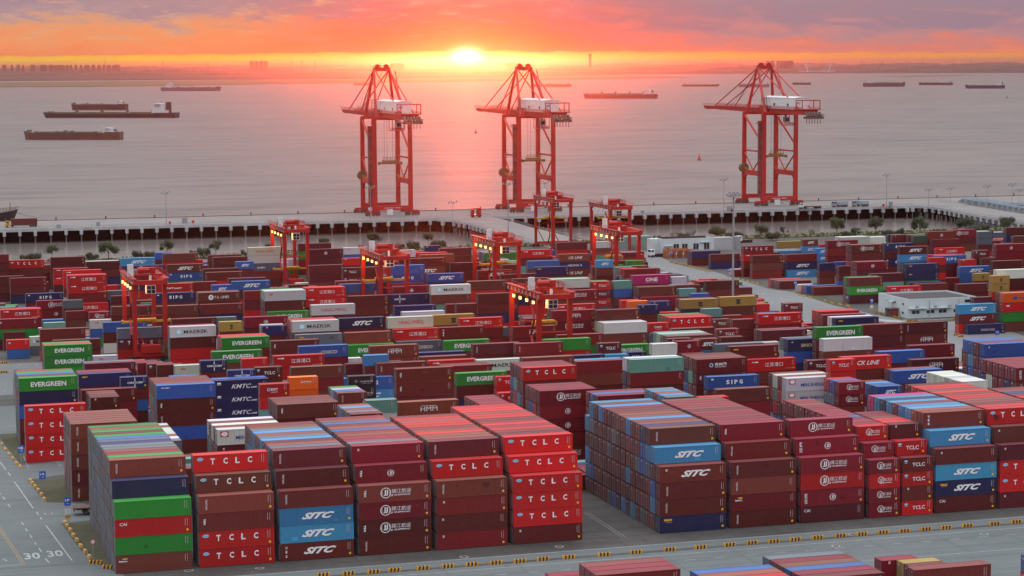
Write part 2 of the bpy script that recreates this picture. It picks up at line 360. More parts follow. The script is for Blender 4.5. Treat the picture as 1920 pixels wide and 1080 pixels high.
sheet('main_yard_road', [at(x, y) for x, y in ((1440, 520), (1565, 512), (1700, 505), (1700, 512), (1565, 524), (1465, 540))], .004, asph, **STRUCT)
for isl in (((56, 903), (148, 893), (178, 938), (88, 942), (75, 930)), ((118, 982), (176, 978), (200, 1010), (226, 1068), (206, 1066), (172, 1050), (152, 1030), (135, 1008)), ((-10, 815), (32, 812), (44, 868), (36, 868), (18, 845), (0, 821))):
    sheet('soil_patch', [at(x, y) for x, y in isl], .012, soil, **STRUCT)
for isl in (((1190, 517), (1196, 512), (1260, 520), (1320, 538), (1350, 548), (1345, 553), (1260, 532)), ((1190+65, 492), (1258, 488), (1335, 507), (1330, 510)), ((1362, 517), (1368, 514), (1432, 531), (1428, 535)), ((1490, 549), (1500, 545), (1590, 567), (1600, 575), (1565, 573)), ((1644, 586), (1652, 583), (1700, 597), (1690, 601)), ((1700, 602), (1800, 598), (1802, 602), (1700, 606))):
    sheet('soil_patch', [at(x, y) for x, y in isl], .012, soil, **STRUCT)
# painted lines: one structure object per kind of paint
wl = MB(); yl = MB()
def stripe(mb, a, b, w, z=.016):
    a = Vector((a[0], a[1], 0)); b = Vector((b[0], b[1], 0)); d = (b-a).normalized(); n = Vector((-d.y, d.x, 0))*w/2
    mb.add([(a-n).to_tuple()[:2]+(z,), (b-n).to_tuple()[:2]+(z,), (b+n).to_tuple()[:2]+(z,), (a+n).to_tuple()[:2]+(z,)], [(0, 1, 2, 3)])
stripe(wl, (25, LV1), (700, LV1), .18); stripe(wl, (70, LV2), (700, LV2), .18)
for i in range(60): stripe(wl, (40+i*5.35, LVD), (40+i*5.35+1.9, LVD), .16)
stripe(wl, (150, LVE), (400, LVE), .15)
def pl(mb, pts, w=.18):
    P = [at(*p) for p in pts]
    for a, b in zip(P, P[1:]): stripe(mb, a, b, w)
for a in (((0, 866), (11, 881)), ((15, 886), (20, 892)), ((27, 903), (62, 953)), ((68, 960), (72, 965)), ((76, 970), (78, 974)), ((86, 985), (135, 1051)),
          ((-6, 918), (1, 927)), ((5, 931), (9, 937)), ((15, 945), (19, 951)), ((40, 979), (44, 984)), ((48, 991), (51, 996)), ((56, 1003), (60, 1009)), ((65, 1017), (68, 1021)), ((73, 1028), (78, 1035)), ((85, 1047), (92, 1055)),
          ((-20, 1064), (47, 1057.5)), ((5, 1048), (13, 1052))): pl(wl, a, .22)
for a in (((-10, 974), (47, 1058)), ((-14, 974), (42, 1058))): pl(yl, a, .16)
for a in (((240, 1046), (900, 1010)),): pass
# lane marks on the pads
for a in (((44, 855), (54, 879)), ((105, 860), (111, 875)), ((109, 860), (115, 875)), ((1095, 961), (1166, 1007)), ((1102, 961), (1173, 1007))): pl(wl, a, .08)
for x0 in (0, 30, 60): 
    for y0 in (684, 700, 720, 733): pl(wl, ((x0+5, y0), (x0+12, y0+.6)), .3)
rnd = random.Random(5)
for j in range(3):
    for i in range(9):
        x = 1225+i*34+j*8; y = 495+i*9.2+j*(3+i*.9)
        if x < 1500: pl(wl, ((x, y), (x+5, y+1.2)), .45)
for i in range(10): pl(wl, ((1640+i*5, 598+i*.3), (1660+i*5, 603+i*.3)), .5)
wl.obj('road_marking', line_w, **STRUCT); yl.obj('road_marking', line_y, **STRUCT)
# flat text from the built-in font
_tc = {}
def text_polys(s, bold=0., shear=0.):
    key = (s, bold, shear)
    if key in _tc: return _tc[key]
    c = bpy.data.curves.new('t', 'FONT'); c.body = s; c.offset = bold; c.shear = shear; c.resolution_u = 2
    o = bpy.data.objects.new('t', c); COL.objects.link(o); dg = bpy.context.evaluated_depsgraph_get(); dg.update()
    m = o.evaluated_get(dg).to_mesh(); V = [(v.co.x, v.co.y) for v in m.vertices]; Fs = [tuple(p.vertices) for p in m.polygons]
    o.evaluated_get(dg).to_mesh_clear(); bpy.data.objects.remove(o); bpy.data.curves.remove(c)
    if V:
        x0 = min(v[0] for v in V); x1 = max(v[0] for v in V); y0 = min(v[1] for v in V); y1 = max(v[1] for v in V)
        V = [((x-x0)/(x1-x0)-.5, (y-y0)/(y1-y0)-.5) for x, y in V]
    _tc[key] = (V, Fs); return _tc[key]
nm = MB()
for x, y in ((60, 1042.5), (103, 1038)):
    V, Fs = text_polys('30', .02); q = at(x, y)
    nm.add([(q.x+a*2.6, q.y+b*4.6, .018) for a, b in V], Fs)
nm.obj('speed_limit_numerals', line_w, **STRUCT)

# ------------------------------------------------------------------ wharf and its two access bridges
wh = thing('wharf', 'long concrete wharf on piles under the three tall red quay cranes', 'wharf', (0, 0, 0))
SEA = 1117.5; LAND = 1063.
mb = MB(); mb.box(-300, 900, LAND, SEA, -1.1, 0); mb.obj('deck', conc_deck, wh)
mb = MB(); mb.box(-300, 900, LAND-.35, LAND, -1.35, .12); mb.obj('edge_beam', conc_pale, wh)
mb = MB(); mb.box(-300, 900, 1081, 1082, -8.6, -1.1); mb.obj('added_shade_wall', tint('underdeck_shade_dark', (.035, .025, .025), (.06, .045, .04), .3, .9), wh)  # added wall, blocks light under the deck; dark colour stands in for shade
mb = MB(); mb.box(-300, 900, SEA-.5, SEA, 0.002, .35); mb.obj('kerb', tint('wharf_kerb', (.30, .10, .05), (.16, .12, .10), .3, .8), wh)
cap = MB(); cap.box(-.72, .72, -2.0, 0, -2.0, 0); cap_m = cap.mesh('pile_cap', conc_pale)
pil = MB(); pil.tube((0, 0, -6.0), (0, 0, 0), .33, n=8); pile_m = pil.mesh('pile', conc_pile)
xs = [-46+i*7.45 for i in range(96)]
for x in xs:
    inst('pile_cap', cap_m, wh, (x, LAND-.1, -1.36)); inst('pile', pile_m, wh, (x, LAND-1.1, -3.0))
rl = MB(); rl.rail([(-300, LAND-.2, .12), (288, LAND-.2, .12)], 1.1, 3., .05); rl.rail([(395, LAND-.2, .12), (560, LAND-.2, .12)], 1.1, 3., .05); rl.obj('railing', grey_metal, wh)
# bollards on the sea edge
bb = MB(); bb.tube((0, 0, 0), (0, 0, .9), .35, .30, 8); bb.tube((0, 0, .9), (0, 0, 1.25), .55, .5, 8); bol = bb.mesh('mooring_bollard', dark_metal)
for i, x in enumerate([70+25.5*j for j in range(24)]):
    inst('mooring_bollard', bol, None, (x, SEA-1.1, .35), label='dark steel mooring bollard on the sea edge of the wharf', category='bollard', group='bollards along the sea edge of the wharf')
def bridge(lab, near, farr, caps_on, cat='bridge'):
    """deck between two polylines of photograph positions on the ground plane"""
    t = thing('access_bridge', lab, cat)
    A = [at(*p) for p in near]; B = [at(*p) for p in farr]
    mb = MB(); pts = A+B[::-1]; n = len(pts)
    mb.add([(p.x, p.y, -.9) for p in pts]+[(p.x, p.y, .02) for p in pts], [tuple(range(n))[::-1], tuple(range(n, 2*n))]+[(i, (i+1) % n, n+(i+1) % n, n+i) for i in range(n)])
    o = mb.obj('deck', conc_deck, t); bm = bmesh.new(); bm.from_mesh(o.data); bmesh.ops.recalc_face_normals(bm, faces=bm.faces); bm.to_mesh(o.data); bm.free()
    e = MB()
    for a, b in zip(A, A[1:]): e.beam(a+Vector((0, 0, -.55)), b+Vector((0, 0, -.55)), .35, 1.3)
    e.obj('edge_beam', conc_pale, t)
    r = MB(); r.rail([a+Vector((0, 0, .05)) for a in A], 1.1, 3., .05); r.rail([a+Vector((0, 0, .05)) for a in B], 1.1, 3., .05); r.obj('railing', grey_metal, t)
    L = 0; acc = 3.
    for a, b in zip(A, A[1:]):
        d = (b-a); l = d.length; d.normalize(); s = acc
        while s < l:
            q = a+d*s; n = Vector((-d.y, d.x, 0));
            if n.y < 0: n = -n
            inst('pile_cap', cap_m, t, (q.x, q.y, -1.2)); inst('pile', pile_m, t, (q.x, q.y-.9, -2.9)); inst('pile', pile_m, t, (q.x+n.x*7, q.y+n.y*7, -2.9)); s += 7.45
        acc = s-l
    return t
b1 = bridge('concrete bridge curving from the wharf down to the yard beside the middle crane', [(820, 410.6), (850, 412), (880, 417.5), (910, 426), (940, 436.5), (975, 447.5), (1010, 458), (1035, 466)], [(880, 401), (905, 403), (935, 409), (965, 417), (1000, 427), (1050, 439), (1100, 452), (1112, 458)], 1)
b2 = bridge('pale concrete bridge leaving the wharf towards the right edge', [(1700, 385.6), (1740, 386.8), (1770, 391), (1800, 397), (1840, 404), (1880, 410.5), (1925, 418), (1980, 427)], [(1760, 378), (1790, 380.5), (1820, 385), (1860, 391.5), (1925, 402), (1990, 412)], 1)
# pipe rack on the right
pr = thing('pipe_rack', 'light blue railed pipe rack running along the right bridge', 'pipe rack')
A = [at(1800, 380.5), at(1850, 388), at(1990, 410)]
mb = MB()
for off in (2, 4.5, 7):
    for a, b in zip(A, A[1:]): mb.beam(a+Vector((off, off*.5, 2.0)), b+Vector((off, off*.5, 2.0)), .9, .7)
mb.obj('pipes', tint('pale_blue_paint', (.30, .40, .52), (.22, .30, .38), .4, .5), pr)
mb = MB(); mb.rail([a+Vector((1, .5, 1.6)) for a in A], 1.6, 2.5, .07); mb.rail([a+Vector((9, 4.5, 1.6)) for a in A], 1.6, 2.5, .07); mb.obj('railing', bpy.data.materials['pale_blue_paint'], pr)
for a, b in zip(A, A[1:]):
    n = int((b-a).length/7)
    for i in range(n): q = a.lerp(b, i/n); mb = MB(); mb.box(q.x, q.x+8, q.y+1, q.y+2, -8, 1.8); mb.obj('support', conc_pale, pr)

# shore bank: grass strip along the basin
land('grass_bank', [(-160, 870), (232, 878), (334, 891), (420, 888), (700, 884), (1300, 884), (1300, 899), (700, 900), (420, 906), (330, 903), (228, 889), (-160, 881)], .35, grass_m, **STRUCT)

# calmer water inside the basin
m_basin = mat('basin_water', (.17, .14, .13), .16, spec=.5); k = NB(m_basin); k.b.inputs['IOR'].default_value = 1.33; p = k.pos()
k.bump(k.math('ADD', k.noise(p, .12, 5, .6, (.5, 1., 1.)), k.math('MULTIPLY', k.noise(p, .9, 3, .6), .15)), .35, .5)
sheet('basin_water', [(-300, 870), (1300, 870), (1300, 1080.9), (-300, 1080.9)], WZ+.03, m_basin, **STRUCT)
# tar joints between the concrete slabs, and manholes
tj = MB(); rnd = random.Random(21)
for i in range(90):
    x = 30+i*4.1; stripe(tj, (x, LV1+.8), (x+rnd.uniform(-.1, .1), V0_-.3), .07, .014)
for d_ in (3.6, 7.4): stripe(tj, (28, LV1+d_), (330, LV1+d_), .07, .014)
for i in range(16): v = V0_+i*6.; stripe(tj, (115.4, v), (128.2, v+rnd.uniform(-.2, .2)), .08, .014)
for i in range(26): x = 62+i*12.3; stripe(tj, (x, LVE), (x, LV1-4.2), .06, .014)
for v in (LV2-4.2, LVD-5.): stripe(tj, (60, v), (400, v), .06, .014)
tj.obj('slab_joint', mat('tar', (.03, .03, .03), .7), **STRUCT)
for x, y, lab in ((1048.7, 1025, 'round manhole cover in the pad in front of the sixth front stack'), (487, 1065.5, 'round manhole cover in front of the second front stack'), (870, 1044, 'worn manhole cover in front of the fifth front stack'),
                  (354, 1070, 'dark manhole cover right of the leftmost front stack base'), (1599, 1002, 'manhole cover beside the kerb blocks, below the ninth front stack'), (1567, 1024, 'square drain cover in the front road'), (1845, 1001, 'drain cover in the front road near the right edge'), (91, 963, 'pale square drain cover on the left road edge')):
    q = at(x, y); t = thing('manhole_cover', lab, 'manhole cover', (q.x, q.y, .006))
    mb = MB(); mb.tube((0, 0, 0), (0, 0, .02), .75, n=18); mb.obj('frame', conc_pale, t); mb = MB(); mb.tube((0, 0, .021), (0, 0, .03), .58, n=18); mb.obj('lid', dark_metal, t)

CK = 'bmronBsgwktypOdG'
LK = ['', 'TCLC', 'TCLCP', 'TCLCS', 'SITC', 'SITCU', 'SITCM', 'SEASITC', 'SEACO', 'GOLD', 'SIPG', 'EVG', 'MAERSK', 'YANG', 'KMTC', 'HMM', 'JJ', 'JJT', 'JJC', 'JJCT', 'JJCV', 'JJV', 'JSG', 'PMARK', 'SZP', 'TRI', 'TRIP', 'TEX', 'VMARK', 'BEAC', 'CAI', 'MARK', 'UES', 'CMA', 'COSCO', 'MIN', 'SINO', 'CKL', 'HEU', 'ONE', 'MSC', 'TSL', 'WHL', 'DRI', 'HAP', 'TY', 'CRL', 'JN', 'RMARK', 'WMARK', 'DCL', 'UNI']
# stacks: u, v, length, then one number per tier from the ground up (10000 = built as its own thing, hundreds = lettering, units = colour, -1 = nothing)
DATA = '''
92.97 264.26 40 7 3108 0 13100
110.46 264.26 40 0 8 0
123.89 264.26 40 3104 3109 3100
140.78 264.26 40 3109 3100 10000
92.97 266.72 40 3109 3102 3 10001
110.46 266.72 40 6 5 2
123.89 266.72 40 0 3107 10001
92.97 269.18 40 5 10 10 13100
110.46 269.18 40 6 0 10003
123.89 269.18 40 2 1 10005
142.99 269.18 20 10 3 0
162.18 269.18 20 3110 3102 5
90.42 271.64 40 2 3101 1
110.46 271.64 40 3100 10 10005
123.89 271.64 40 1 0 10000
142.99 271.64 20 6 1 11
90.42 274.11 40 3108 0 0
123.89 274.11 40 2 4 13101
140.73 274.11 20 0 3100 13101
90.42 276.57 40 5 2 1
123.89 276.57 40 3110 7 10009
36.33 333.20 40 12900 10007 13002 10007
49.71 333.20 40 10102 10102 12700 12503
62.83 333.20 40 10500 10406 10406 12500
76.00 333.20 40 12500 11700 11601 11703
89.20 333.20 40 13100 13100 13100 12603
102.46 333.20 40 13100 10102 10102 10102
128.79 333.20 40 10804 12500 12500 10600
141.97 333.20 40 12500 12901 12503 12500
155.11 333.20 40 13000 12001 11602 11601
168.31 333.20 20 11601 11601 11602 11601
174.80 333.20 20 10302 13100 10302 10300
181.44 333.20 40 13000 10704 10406 13100
194.34 333.20 40 13100 10102 10102 13100
207.18 333.20 40 0 1601 2500 102
219.92 333.20 40 4 406 2500 0
36.33 335.66 40 9 0 15 9 10004
49.71 335.66 40 0 0 0 0 10100
62.83 335.66 40 6 0 0 0 12500
76.00 335.66 40 0 0 0 0 11901
89.20 335.66 40 0 0 0 0 10102
102.46 335.66 40 0 0 0 0 10102
128.79 335.66 40 0 6 5 0 10406
141.97 335.66 40 0 0 0 0 12500
155.11 335.66 40 0 0 0 0 12001
168.31 335.66 20 1 1 0 0 11601
174.80 335.66 20 0 0 0 0 10302
181.44 335.66 40 9 6 0 6 10406
194.34 335.66 40 0 0 0 0 13100
207.18 335.66 40 0 0 0 0 3100
219.92 335.66 40 0 0 0 0 102
36.33 338.12 40 5 9 15 15 9 12503
49.71 338.12 40 0 0 0 0 0 10102
62.83 338.12 40 9 6 6 0 6 12500
76.00 338.12 40 0 0 0 0 0 13101
89.20 338.12 40 0 0 0 0 0 12500
102.46 338.12 40 0 0 0 0 0 10102
128.79 338.12 40 0 0 0 9 6 12500
141.97 338.12 40 0 0 0 0 0 12701
155.11 338.12 40 0 0 0 0 0 11601
168.31 338.12 20 0 0 1 1 1 11602
174.80 338.12 20 0 0 0 0 0 13100
181.44 338.12 40 9 0 0 0 6 13200
194.34 338.12 40 0 0 0 0 0 10202
207.18 338.12 40 0 0 0 0 0 0
219.92 338.12 40 0 0 0 0 0 0
36.33 340.59 40 9 9 0 9 9 7
62.83 340.59 40 0 0 6 0 0 9
76.00 340.59 40 0 0 0 0 0 9
89.20 340.59 40 0 0 0 0 0 0
102.46 340.59 40 0 0 0 0 0 0
128.79 340.59 40 9 0 0 5 5 4
141.97 340.59 40 0 0 0 0 0 1
168.31 340.59 20 1 1 1 0 0 1
174.80 340.59 20 0 0 0 0 0 2
181.44 340.59 40 0 9 0 0 0 3
194.34 340.59 40 0 0 0 0 0 2
207.18 340.59 40 0 0 0 0 0 0
219.92 340.59 40 0 0 0 0 0 2
36.33 343.05 40 9 9 9 0 9 1
62.83 343.05 40 0 0 9 5 6 3
76.00 343.05 40 0 0 0 0 0 1
89.20 343.05 40 0 0 0 0 0 3
102.46 343.05 40 0 0 0 0 0 0
128.79 343.05 40 0 0 0 9 0 3
141.97 343.05 40 0 0 0 0 0 1
168.31 343.05 20 0 1 0 0 0 0
174.80 343.05 20 0 0 0 0 0 2
181.44 343.05 40 0 0 6 6 9 6
194.34 343.05 40 0 0 0 0 0 0
207.18 343.05 40 0 0 0 0 0 1
219.92 343.05 40 0 0 0 0 0 0
36.33 345.51 40 15 0 9 9 0 3
62.83 345.51 40 0 5 0 9 0 0
76.00 345.51 40 0 0 0 0 0 1
89.20 345.51 40 0 0 0 0 0 2
102.46 345.51 40 0 0 0 0 0 2
128.79 345.51 40 6 0 0 0 0 0
141.97 345.51 40 0 0 0 0 0 0
168.31 345.51 20 1 1 1 0 1 1
174.80 345.51 20 0 0 0 0 0 0
181.44 345.51 40 0 0 6 0 0 6
194.34 345.51 40 0 0 0 0 0 0
207.18 345.51 40 0 0 0 0 0 0
219.92 345.51 40 0 0 0 0 0 0
36.33 347.97 40 0 9 9 0 0 9
62.83 347.97 40 0 0 9 5 0 6
76.00 347.97 40 0 0 0 0 0 3
89.20 347.97 40 0 0 0 0 0 3
102.46 347.97 40 0 0 0 0 0 0
128.79 347.97 40 0 0 6 0 0 6
141.97 347.97 40 0 0 0 0 0 1
168.31 347.97 20 1 1 0 0 0 5
174.80 347.97 20 0 0 0 0 0 1
181.44 347.97 40 0 0 9 0 6 0
194.34 347.97 40 0 0 0 0 0 0
207.18 347.97 40 0 0 0 0 0 2
219.92 347.97 40 0 0 0 0 0 6
36.33 350.44 40 9 15 9 9 9 9
62.83 350.44 40 0 5 6 0 6 9
76.00 350.44 40 0 0 0 0 0 0
89.20 350.44 40 0 0 0 0 0 0
102.46 350.44 40 0 0 0 0 0 2
128.79 350.44 40 6 0 0 0 0 3
141.97 350.44 40 0 0 0 0 0 1
168.31 350.44 20 1 1 0 0 1 1
174.80 350.44 20 0 0 0 0 0 0
181.44 350.44 40 6 0 0 0 0 6
194.34 350.44 40 0 0 0 0 0 2
207.18 350.44 40 0 0 0 0 0 0
219.92 350.44 40 0 0 0 0 0 0
36.33 352.90 40 9 9 9 5 0 4
62.83 352.90 40 9 0 0 0 0 3
76.00 352.90 40 0 0 0 0 0 5
89.20 352.90 40 0 0 0 0 0 2
102.46 352.90 40 0 0 0 0 0 0
128.79 352.90 40 0 0 0 0 0 3
141.97 352.90 40 0 0 0 0 0 0
168.31 352.90 20 1 1 1 0 0 1
181.44 352.90 40 0 0 0 0 6 4
194.34 352.90 40 0 0 0 0 0 2
207.18 352.90 40 0 0 0 0 0 4
219.92 352.90 40 0 0 0 0 0 4
36.33 355.36 40 15 9 0 9 0 9
62.83 355.36 40 5 6 9 0 9 6
76.00 355.36 40 0 0 0 0 0 3
89.20 355.36 40 0 0 0 0 0 2
102.46 355.36 40 0 0 0 0 0 0
128.79 355.36 40 5 0 0 0 9 0
141.97 355.36 40 0 0 0 0 0 0
168.31 355.36 20 0 1 1 1 1 1
181.44 355.36 40 6 9 9 0 0 6
194.34 355.36 40 0 0 0 0 0 0
207.18 355.36 40 0 0 0 0 0 3
219.92 355.36 40 0 0 0 0 0 3
36.33 357.82 40 0 9 9 9 9 5
62.83 357.82 40 0 6 6 6 6 9
76.00 357.82 40 0 0 0 0 0 0
89.20 357.82 40 0 0 0 0 0 3
102.46 357.82 40 0 0 0 0 0 2
128.79 357.82 40 9 0 0 9 0 0
141.97 357.82 40 0 0 0 0 0 1
168.31 357.82 20 0 1 0 1 1 1
181.44 357.82 40 0 0 9 0 0 12
194.34 357.82 40 0 0 0 0 0 2
207.18 357.82 40 0 0 0 0 0 0
36.33 360.28 40 0 9 5 9 9 7
62.83 360.28 40 0 5 0 5 6 3
76.00 360.28 40 0 0 0 0 0 5
89.20 360.28 40 0 0 0 0 0 2
102.46 360.28 40 0 0 0 0 0 2
128.79 360.28 40 0 0 0 0 0 1
141.97 360.28 40 0 0 0 0 0 0
168.31 360.28 20 1 0 0 1 0 1
194.34 360.28 40 0 0 0 0 0 3
36.33 362.75 40 0 0 9 15 9 0
62.83 362.75 40 5 9 5 0 0 0
76.00 362.75 40 0 0 0 0 0 0
89.20 362.75 40 0 0 0 0 0 0
102.46 362.75 40 0 0 0 0 0 3
128.79 362.75 40 0 0 0 0 0 6
141.97 362.75 40 0 0 0 0 0 1
168.31 362.75 20 0 1 1 0 1 0
194.34 362.75 40 0 0 0 0 0 2
36.33 365.21 40 5 0 9 9 5 7
76.00 365.21 40 0 0 0 0 0 1
102.46 365.21 40 0 0 0 0 0 2
128.79 365.21 40 0 0 0 0 0 0
141.97 365.21 40 0 0 0 0 0 0
168.31 365.21 20 0 0 1 1 1 1
194.34 365.21 40 0 0 0 0 0 2
36.33 367.67 40 9 9 9 15 9 3
102.46 367.67 40 0 0 0 0 0 2
128.79 367.67 40 0 5 0 0 9 6
168.31 367.67 20 0 1 0 1 1 0
194.34 367.67 40 0 0 0 0 0 0
36.33 370.13 40 9 5 0 9 9 7
102.46 370.13 40 0 0 0 0 0 2
128.79 370.13 40 0 6 6 0 6
53.40 372.60 40 5 0 3
117.15 372.60 40 0
225.45 372.60 20 0 10 4 8
231.90 372.60 40 0 1 0 2 8
244.65 372.60 40 2 0 5 5 0
257.40 372.60 40 2 2 3 5 0
270.15 372.60 40 7 8 1 1
53.40 375.06 40 10 0 9
117.15 375.06 40 1
129.90 375.06 40 2
231.90 375.06 40 2 2 0
244.65 375.06 40 2 6 4 6 2
257.40 375.06 40 4 0 0 6 0
270.15 375.06 40 0 0 0 10
47.46 377.52 20 0 0 9 8 9
59.97 377.52 40 0 0 0 3100 13508
117.15 377.52 40 7
129.90 377.52 40 3
154.12 377.52 20 2 2 6 0 0 2
231.90 377.52 40 0 3 0
244.65 377.52 40 0 0 7 1
257.40 377.52 40 9 0 0 3 4
270.15 377.52 40 1 0 0 8 1
47.46 379.98 20 0 8 0 8 8
59.97 379.98 40 0 3 0 0 0
85.27 379.98 20 0 10 7 0 0 2800
111.36 379.98 20 2 10 2 0 0 1
129.90 379.98 40 1
148.14 379.98 20 10 2 5 0 0 909
212.31 379.98 20 0 0 0 0 0 8
231.90 379.98 40 3 3 1 0
244.65 379.98 40 9 5 1 2 7
257.40 379.98 40 0 0 3 9
270.15 379.98 40 6 6 10 2
47.46 382.44 20 9 8 0 9 3
59.97 382.44 40 5 7 4 1 8
85.27 382.44 20 0 3 2 4 6 9
111.36 382.44 20 0 5 0 0 0 1
129.90 382.44 40 4
148.14 382.44 20 0 0 1 1 2 6
212.31 382.44 20 4 0 0 0 5 8
226.42 382.44 40 0 0 0 0 2500 2101
47.46 384.91 20 8 8 0 9 8
59.97 384.91 40 2 3 0 9 0
85.27 384.91 20 3 1 2 9 9 3
111.36 384.91 20 0 0 8 0 2 1
128.60 384.91 40 10
148.14 384.91 20 0 0 7 2 2 3
212.31 384.91 20 6 0 3 3 10 8
226.42 384.91 40 4 4 0 4 4 1
47.46 387.37 20 9 0 9 0 8
59.97 387.37 40 5 2 2 7 8
85.27 387.37 20 1 0 4 6 2 6
111.36 387.37 20 0 10 0 2 3 1
148.14 387.37 20 4 8 6 6 3 6
212.31 387.37 20 6 3 5 0 7 8
226.42 387.37 40 0 10 0 5 1 1
47.46 389.83 20 0 8 8 0 8
85.27 389.83 20 0 2 0 0 2 3
111.36 389.83 20 10 10 0 8 2 1
148.14 389.83 20 2 0 4 0 2 9
212.31 389.83 20 2 4 2 3 5 8
226.42 389.83 40 0 4 1 3 1 1
35.17 392.29 40 12500 12500 12500 12503 12503
47.46 392.29 20 8 0 8 0 3
111.36 392.29 20 6 4 0 2 4 1
138.33 392.29 40 2 7 0 0 10001
212.31 392.29 20 0 0 10 0 0 8
226.42 392.29 40 0 3 9 0 8 1
35.17 394.75 40 3 0 1 2 3
47.46 394.75 20 8 9 0 8 8
91.78 394.75 20 2 6 5 4 8 10010
138.33 394.75 40 0 10 0 2 5
226.42 394.75 40 8 3 2 0 4 1
35.17 397.22 40 3 2 0 2 3
52.10 397.22 40 0 10
98.76 397.22 40 2 4 2 0 11503
138.33 397.22 40 1 2 0 0 1
35.17 399.68 40 3 0 2 0 3
52.10 399.68 40 5 0
243.35 399.68 40 0 0 2 3
256.10 399.68 40 0 2 3 0
268.85 399.68 40 0 2 0 2 3
281.60 399.68 40 0 3 0
294.35 399.68 40 2 5 2 4 5
35.17 402.14 40 0 1 0 0 3
75.68 402.14 40 7 1 0 0 12700
129.38 402.14 40 1600 0 11801 11801 11601
195.82 402.14 20 1 1 0 11601 11601
247.05 402.14 40 8 0 0 0
259.80 402.14 40 0 2 1 9
272.55 402.14 40 9 0 0 2
285.30 402.14 40 7 1 3 1
35.17 404.60 40 1 2 2 1 3
75.68 404.60 40 0 1 1 4 0
129.38 404.60 40 2 8 7 2 1
195.82 404.60 20 3 5 2 9 5
247.05 404.60 40 4 5 3 5 0
259.80 404.60 40 0 4 0 10
272.55 404.60 40 0 4 6 5 4
285.30 404.60 40 8 0 0 0 2
298.05 404.60 40 2 0 0
75.68 407.07 40 2 9 1 0 0
129.38 407.07 40 3 0 3 5 1
195.82 407.07 20 2 0 0 9 2
247.05 407.07 40 4 3 2 0
259.80 407.07 40 3 0 0 3
272.55 407.07 40 6 10 5 4
285.30 407.07 40 1 4 0 9
298.05 407.07 40 1 0 2
75.68 409.53 40 7 0 0 6 0
129.38 409.53 40 8 8 6 0 1
171.11 409.53 40 0 4 1 10000
208.47 409.53 20 0 5 5 10405
247.05 409.53 40 0 0 0 2 6
259.80 409.53 40 6 9 1 3
272.55 409.53 40 3 8 3 0 3
285.30 409.53 40 5 2 0
298.05 409.53 40 6 10 0 2
208.47 411.99 20 2 0 2 5
259.80 411.99 40 2 1 3 0
272.55 411.99 40 9 0 2
285.30 411.99 40 0 0 4 1 4
298.05 411.99 40 0 2 6
208.47 414.45 20 10 8 4 6
253.35 414.45 20 0 0 2 6
259.80 414.45 40 1 1 1 8 4
272.55 414.45 40 0 9 10 3 3
285.30 414.45 40 0 0 1
298.05 414.45 40 9 0 0 6 10
200.87 416.91 20 4 10 2 1 2 10302
208.47 416.91 20 5 0 2 3
238.61 416.91 40 10 3 0 5 5 13105
253.35 416.91 20 3 1 5 2 2
259.80 416.91 40 0 1 2 4 5
272.55 416.91 40 0 1 3 1 0
285.30 416.91 40 9 0 10 4 3
298.05 416.91 40 7 0 4 10
155.25 419.38 40 0 10 3 0 10000 10010
191.55 419.38 40 0 0 13508 13508
238.61 419.38 40 0 0 4 3 1 0
258.50 419.38 40 0 0 3 0 4
271.25 419.38 40 0 2 3 4
284.00 419.38 40 7 4 9 1 0
296.75 419.38 40 0 0 5
309.50 419.38 40 2 6 0 10 0
41.75 421.84 40 0 2 9
75.89 421.84 20 4 8 2 10 2 12402
92.05 421.84 20 0 7 0 0 12803
104.52 421.84 40 0 0 5 0 12700 12700
155.25 421.84 40 0 0 0 0 4 8
191.55 421.84 40 5 0 2 0
218.80 421.84 40 0 0 0 10405
238.61 421.84 40 1 3 0 5 6 5
258.50 421.84 40 0 0 6 2 0
271.25 421.84 40 0 6 0 8 0
284.00 421.84 40 0 0 8 6
296.75 421.84 40 5 0 6
309.50 421.84 40 0 0 4 1 0
92.05 424.30 20 2 0 3 6 5
191.55 424.30 40 5 2 10 8
218.80 424.30 40 0 0 0 3
238.61 424.30 40 7 0 9 0 3 5
258.50 424.30 40 0 10 0 2 4
271.25 424.30 40 2 0 10 0 0
284.00 424.30 40 0 0 9 2
296.75 424.30 40 8 4 10 9
309.50 424.30 40 4 0 8 10 0
92.05 426.76 20 7 7 9 2 8
176.08 426.76 40 9 1 0 11005
191.55 426.76 40 8 0 2 0
208.55 426.76 40 0 4 0 10000 13702
258.50 426.76 40 2 10 4 3 5
271.25 426.76 40 0 0 9 6 10
284.00 426.76 40 5 0 1 8 0
296.75 426.76 40 2 6 0
309.50 426.76 40 10 0 2 5 0
83.39 429.23 20 0 3 0 4 13 14713
92.05 429.23 20 0 0 0 8 7
258.50 429.23 40 2 0 6 0 2
271.25 429.23 40 0 2 3
284.00 429.23 40 4 3 6 4
296.75 429.23 40 0 0 7 2
309.50 429.23 40 0 6 0
233.00 431.69 40 0 0 4
264.80 431.69 20 0 5 0 9
271.25 431.69 40 0 1 0 2
284.00 431.69 40 2 6 4 4 3
296.75 431.69 40 3 1 5 2 0
309.50 431.69 40 4 9 0 2 0
29.89 434.15 40 10102 10102 10102 10102
56.59 434.15 40 10000 10005 12800 12700 14905
135.89 434.15 40 5 0 0 0 10102
176.39 434.15 40 5 7 0 12700 12400
203.53 434.15 20 0 8 2 0 300
264.80 434.15 20 8 0 0 8
271.25 434.15 40 7 0 2 7 6
284.00 434.15 40 10 2 10 8 7
296.75 434.15 40 0 2 3 0 2
309.50 434.15 40 0 2 2
56.59 436.61 40 9 0 5 5 0
135.89 436.61 40 9 0 6 1 0
176.39 436.61 40 5 1 3 10 0
208.62 436.61 40 0 1 1 0 10000 10008
231.04 436.61 40 0 0 0 11500
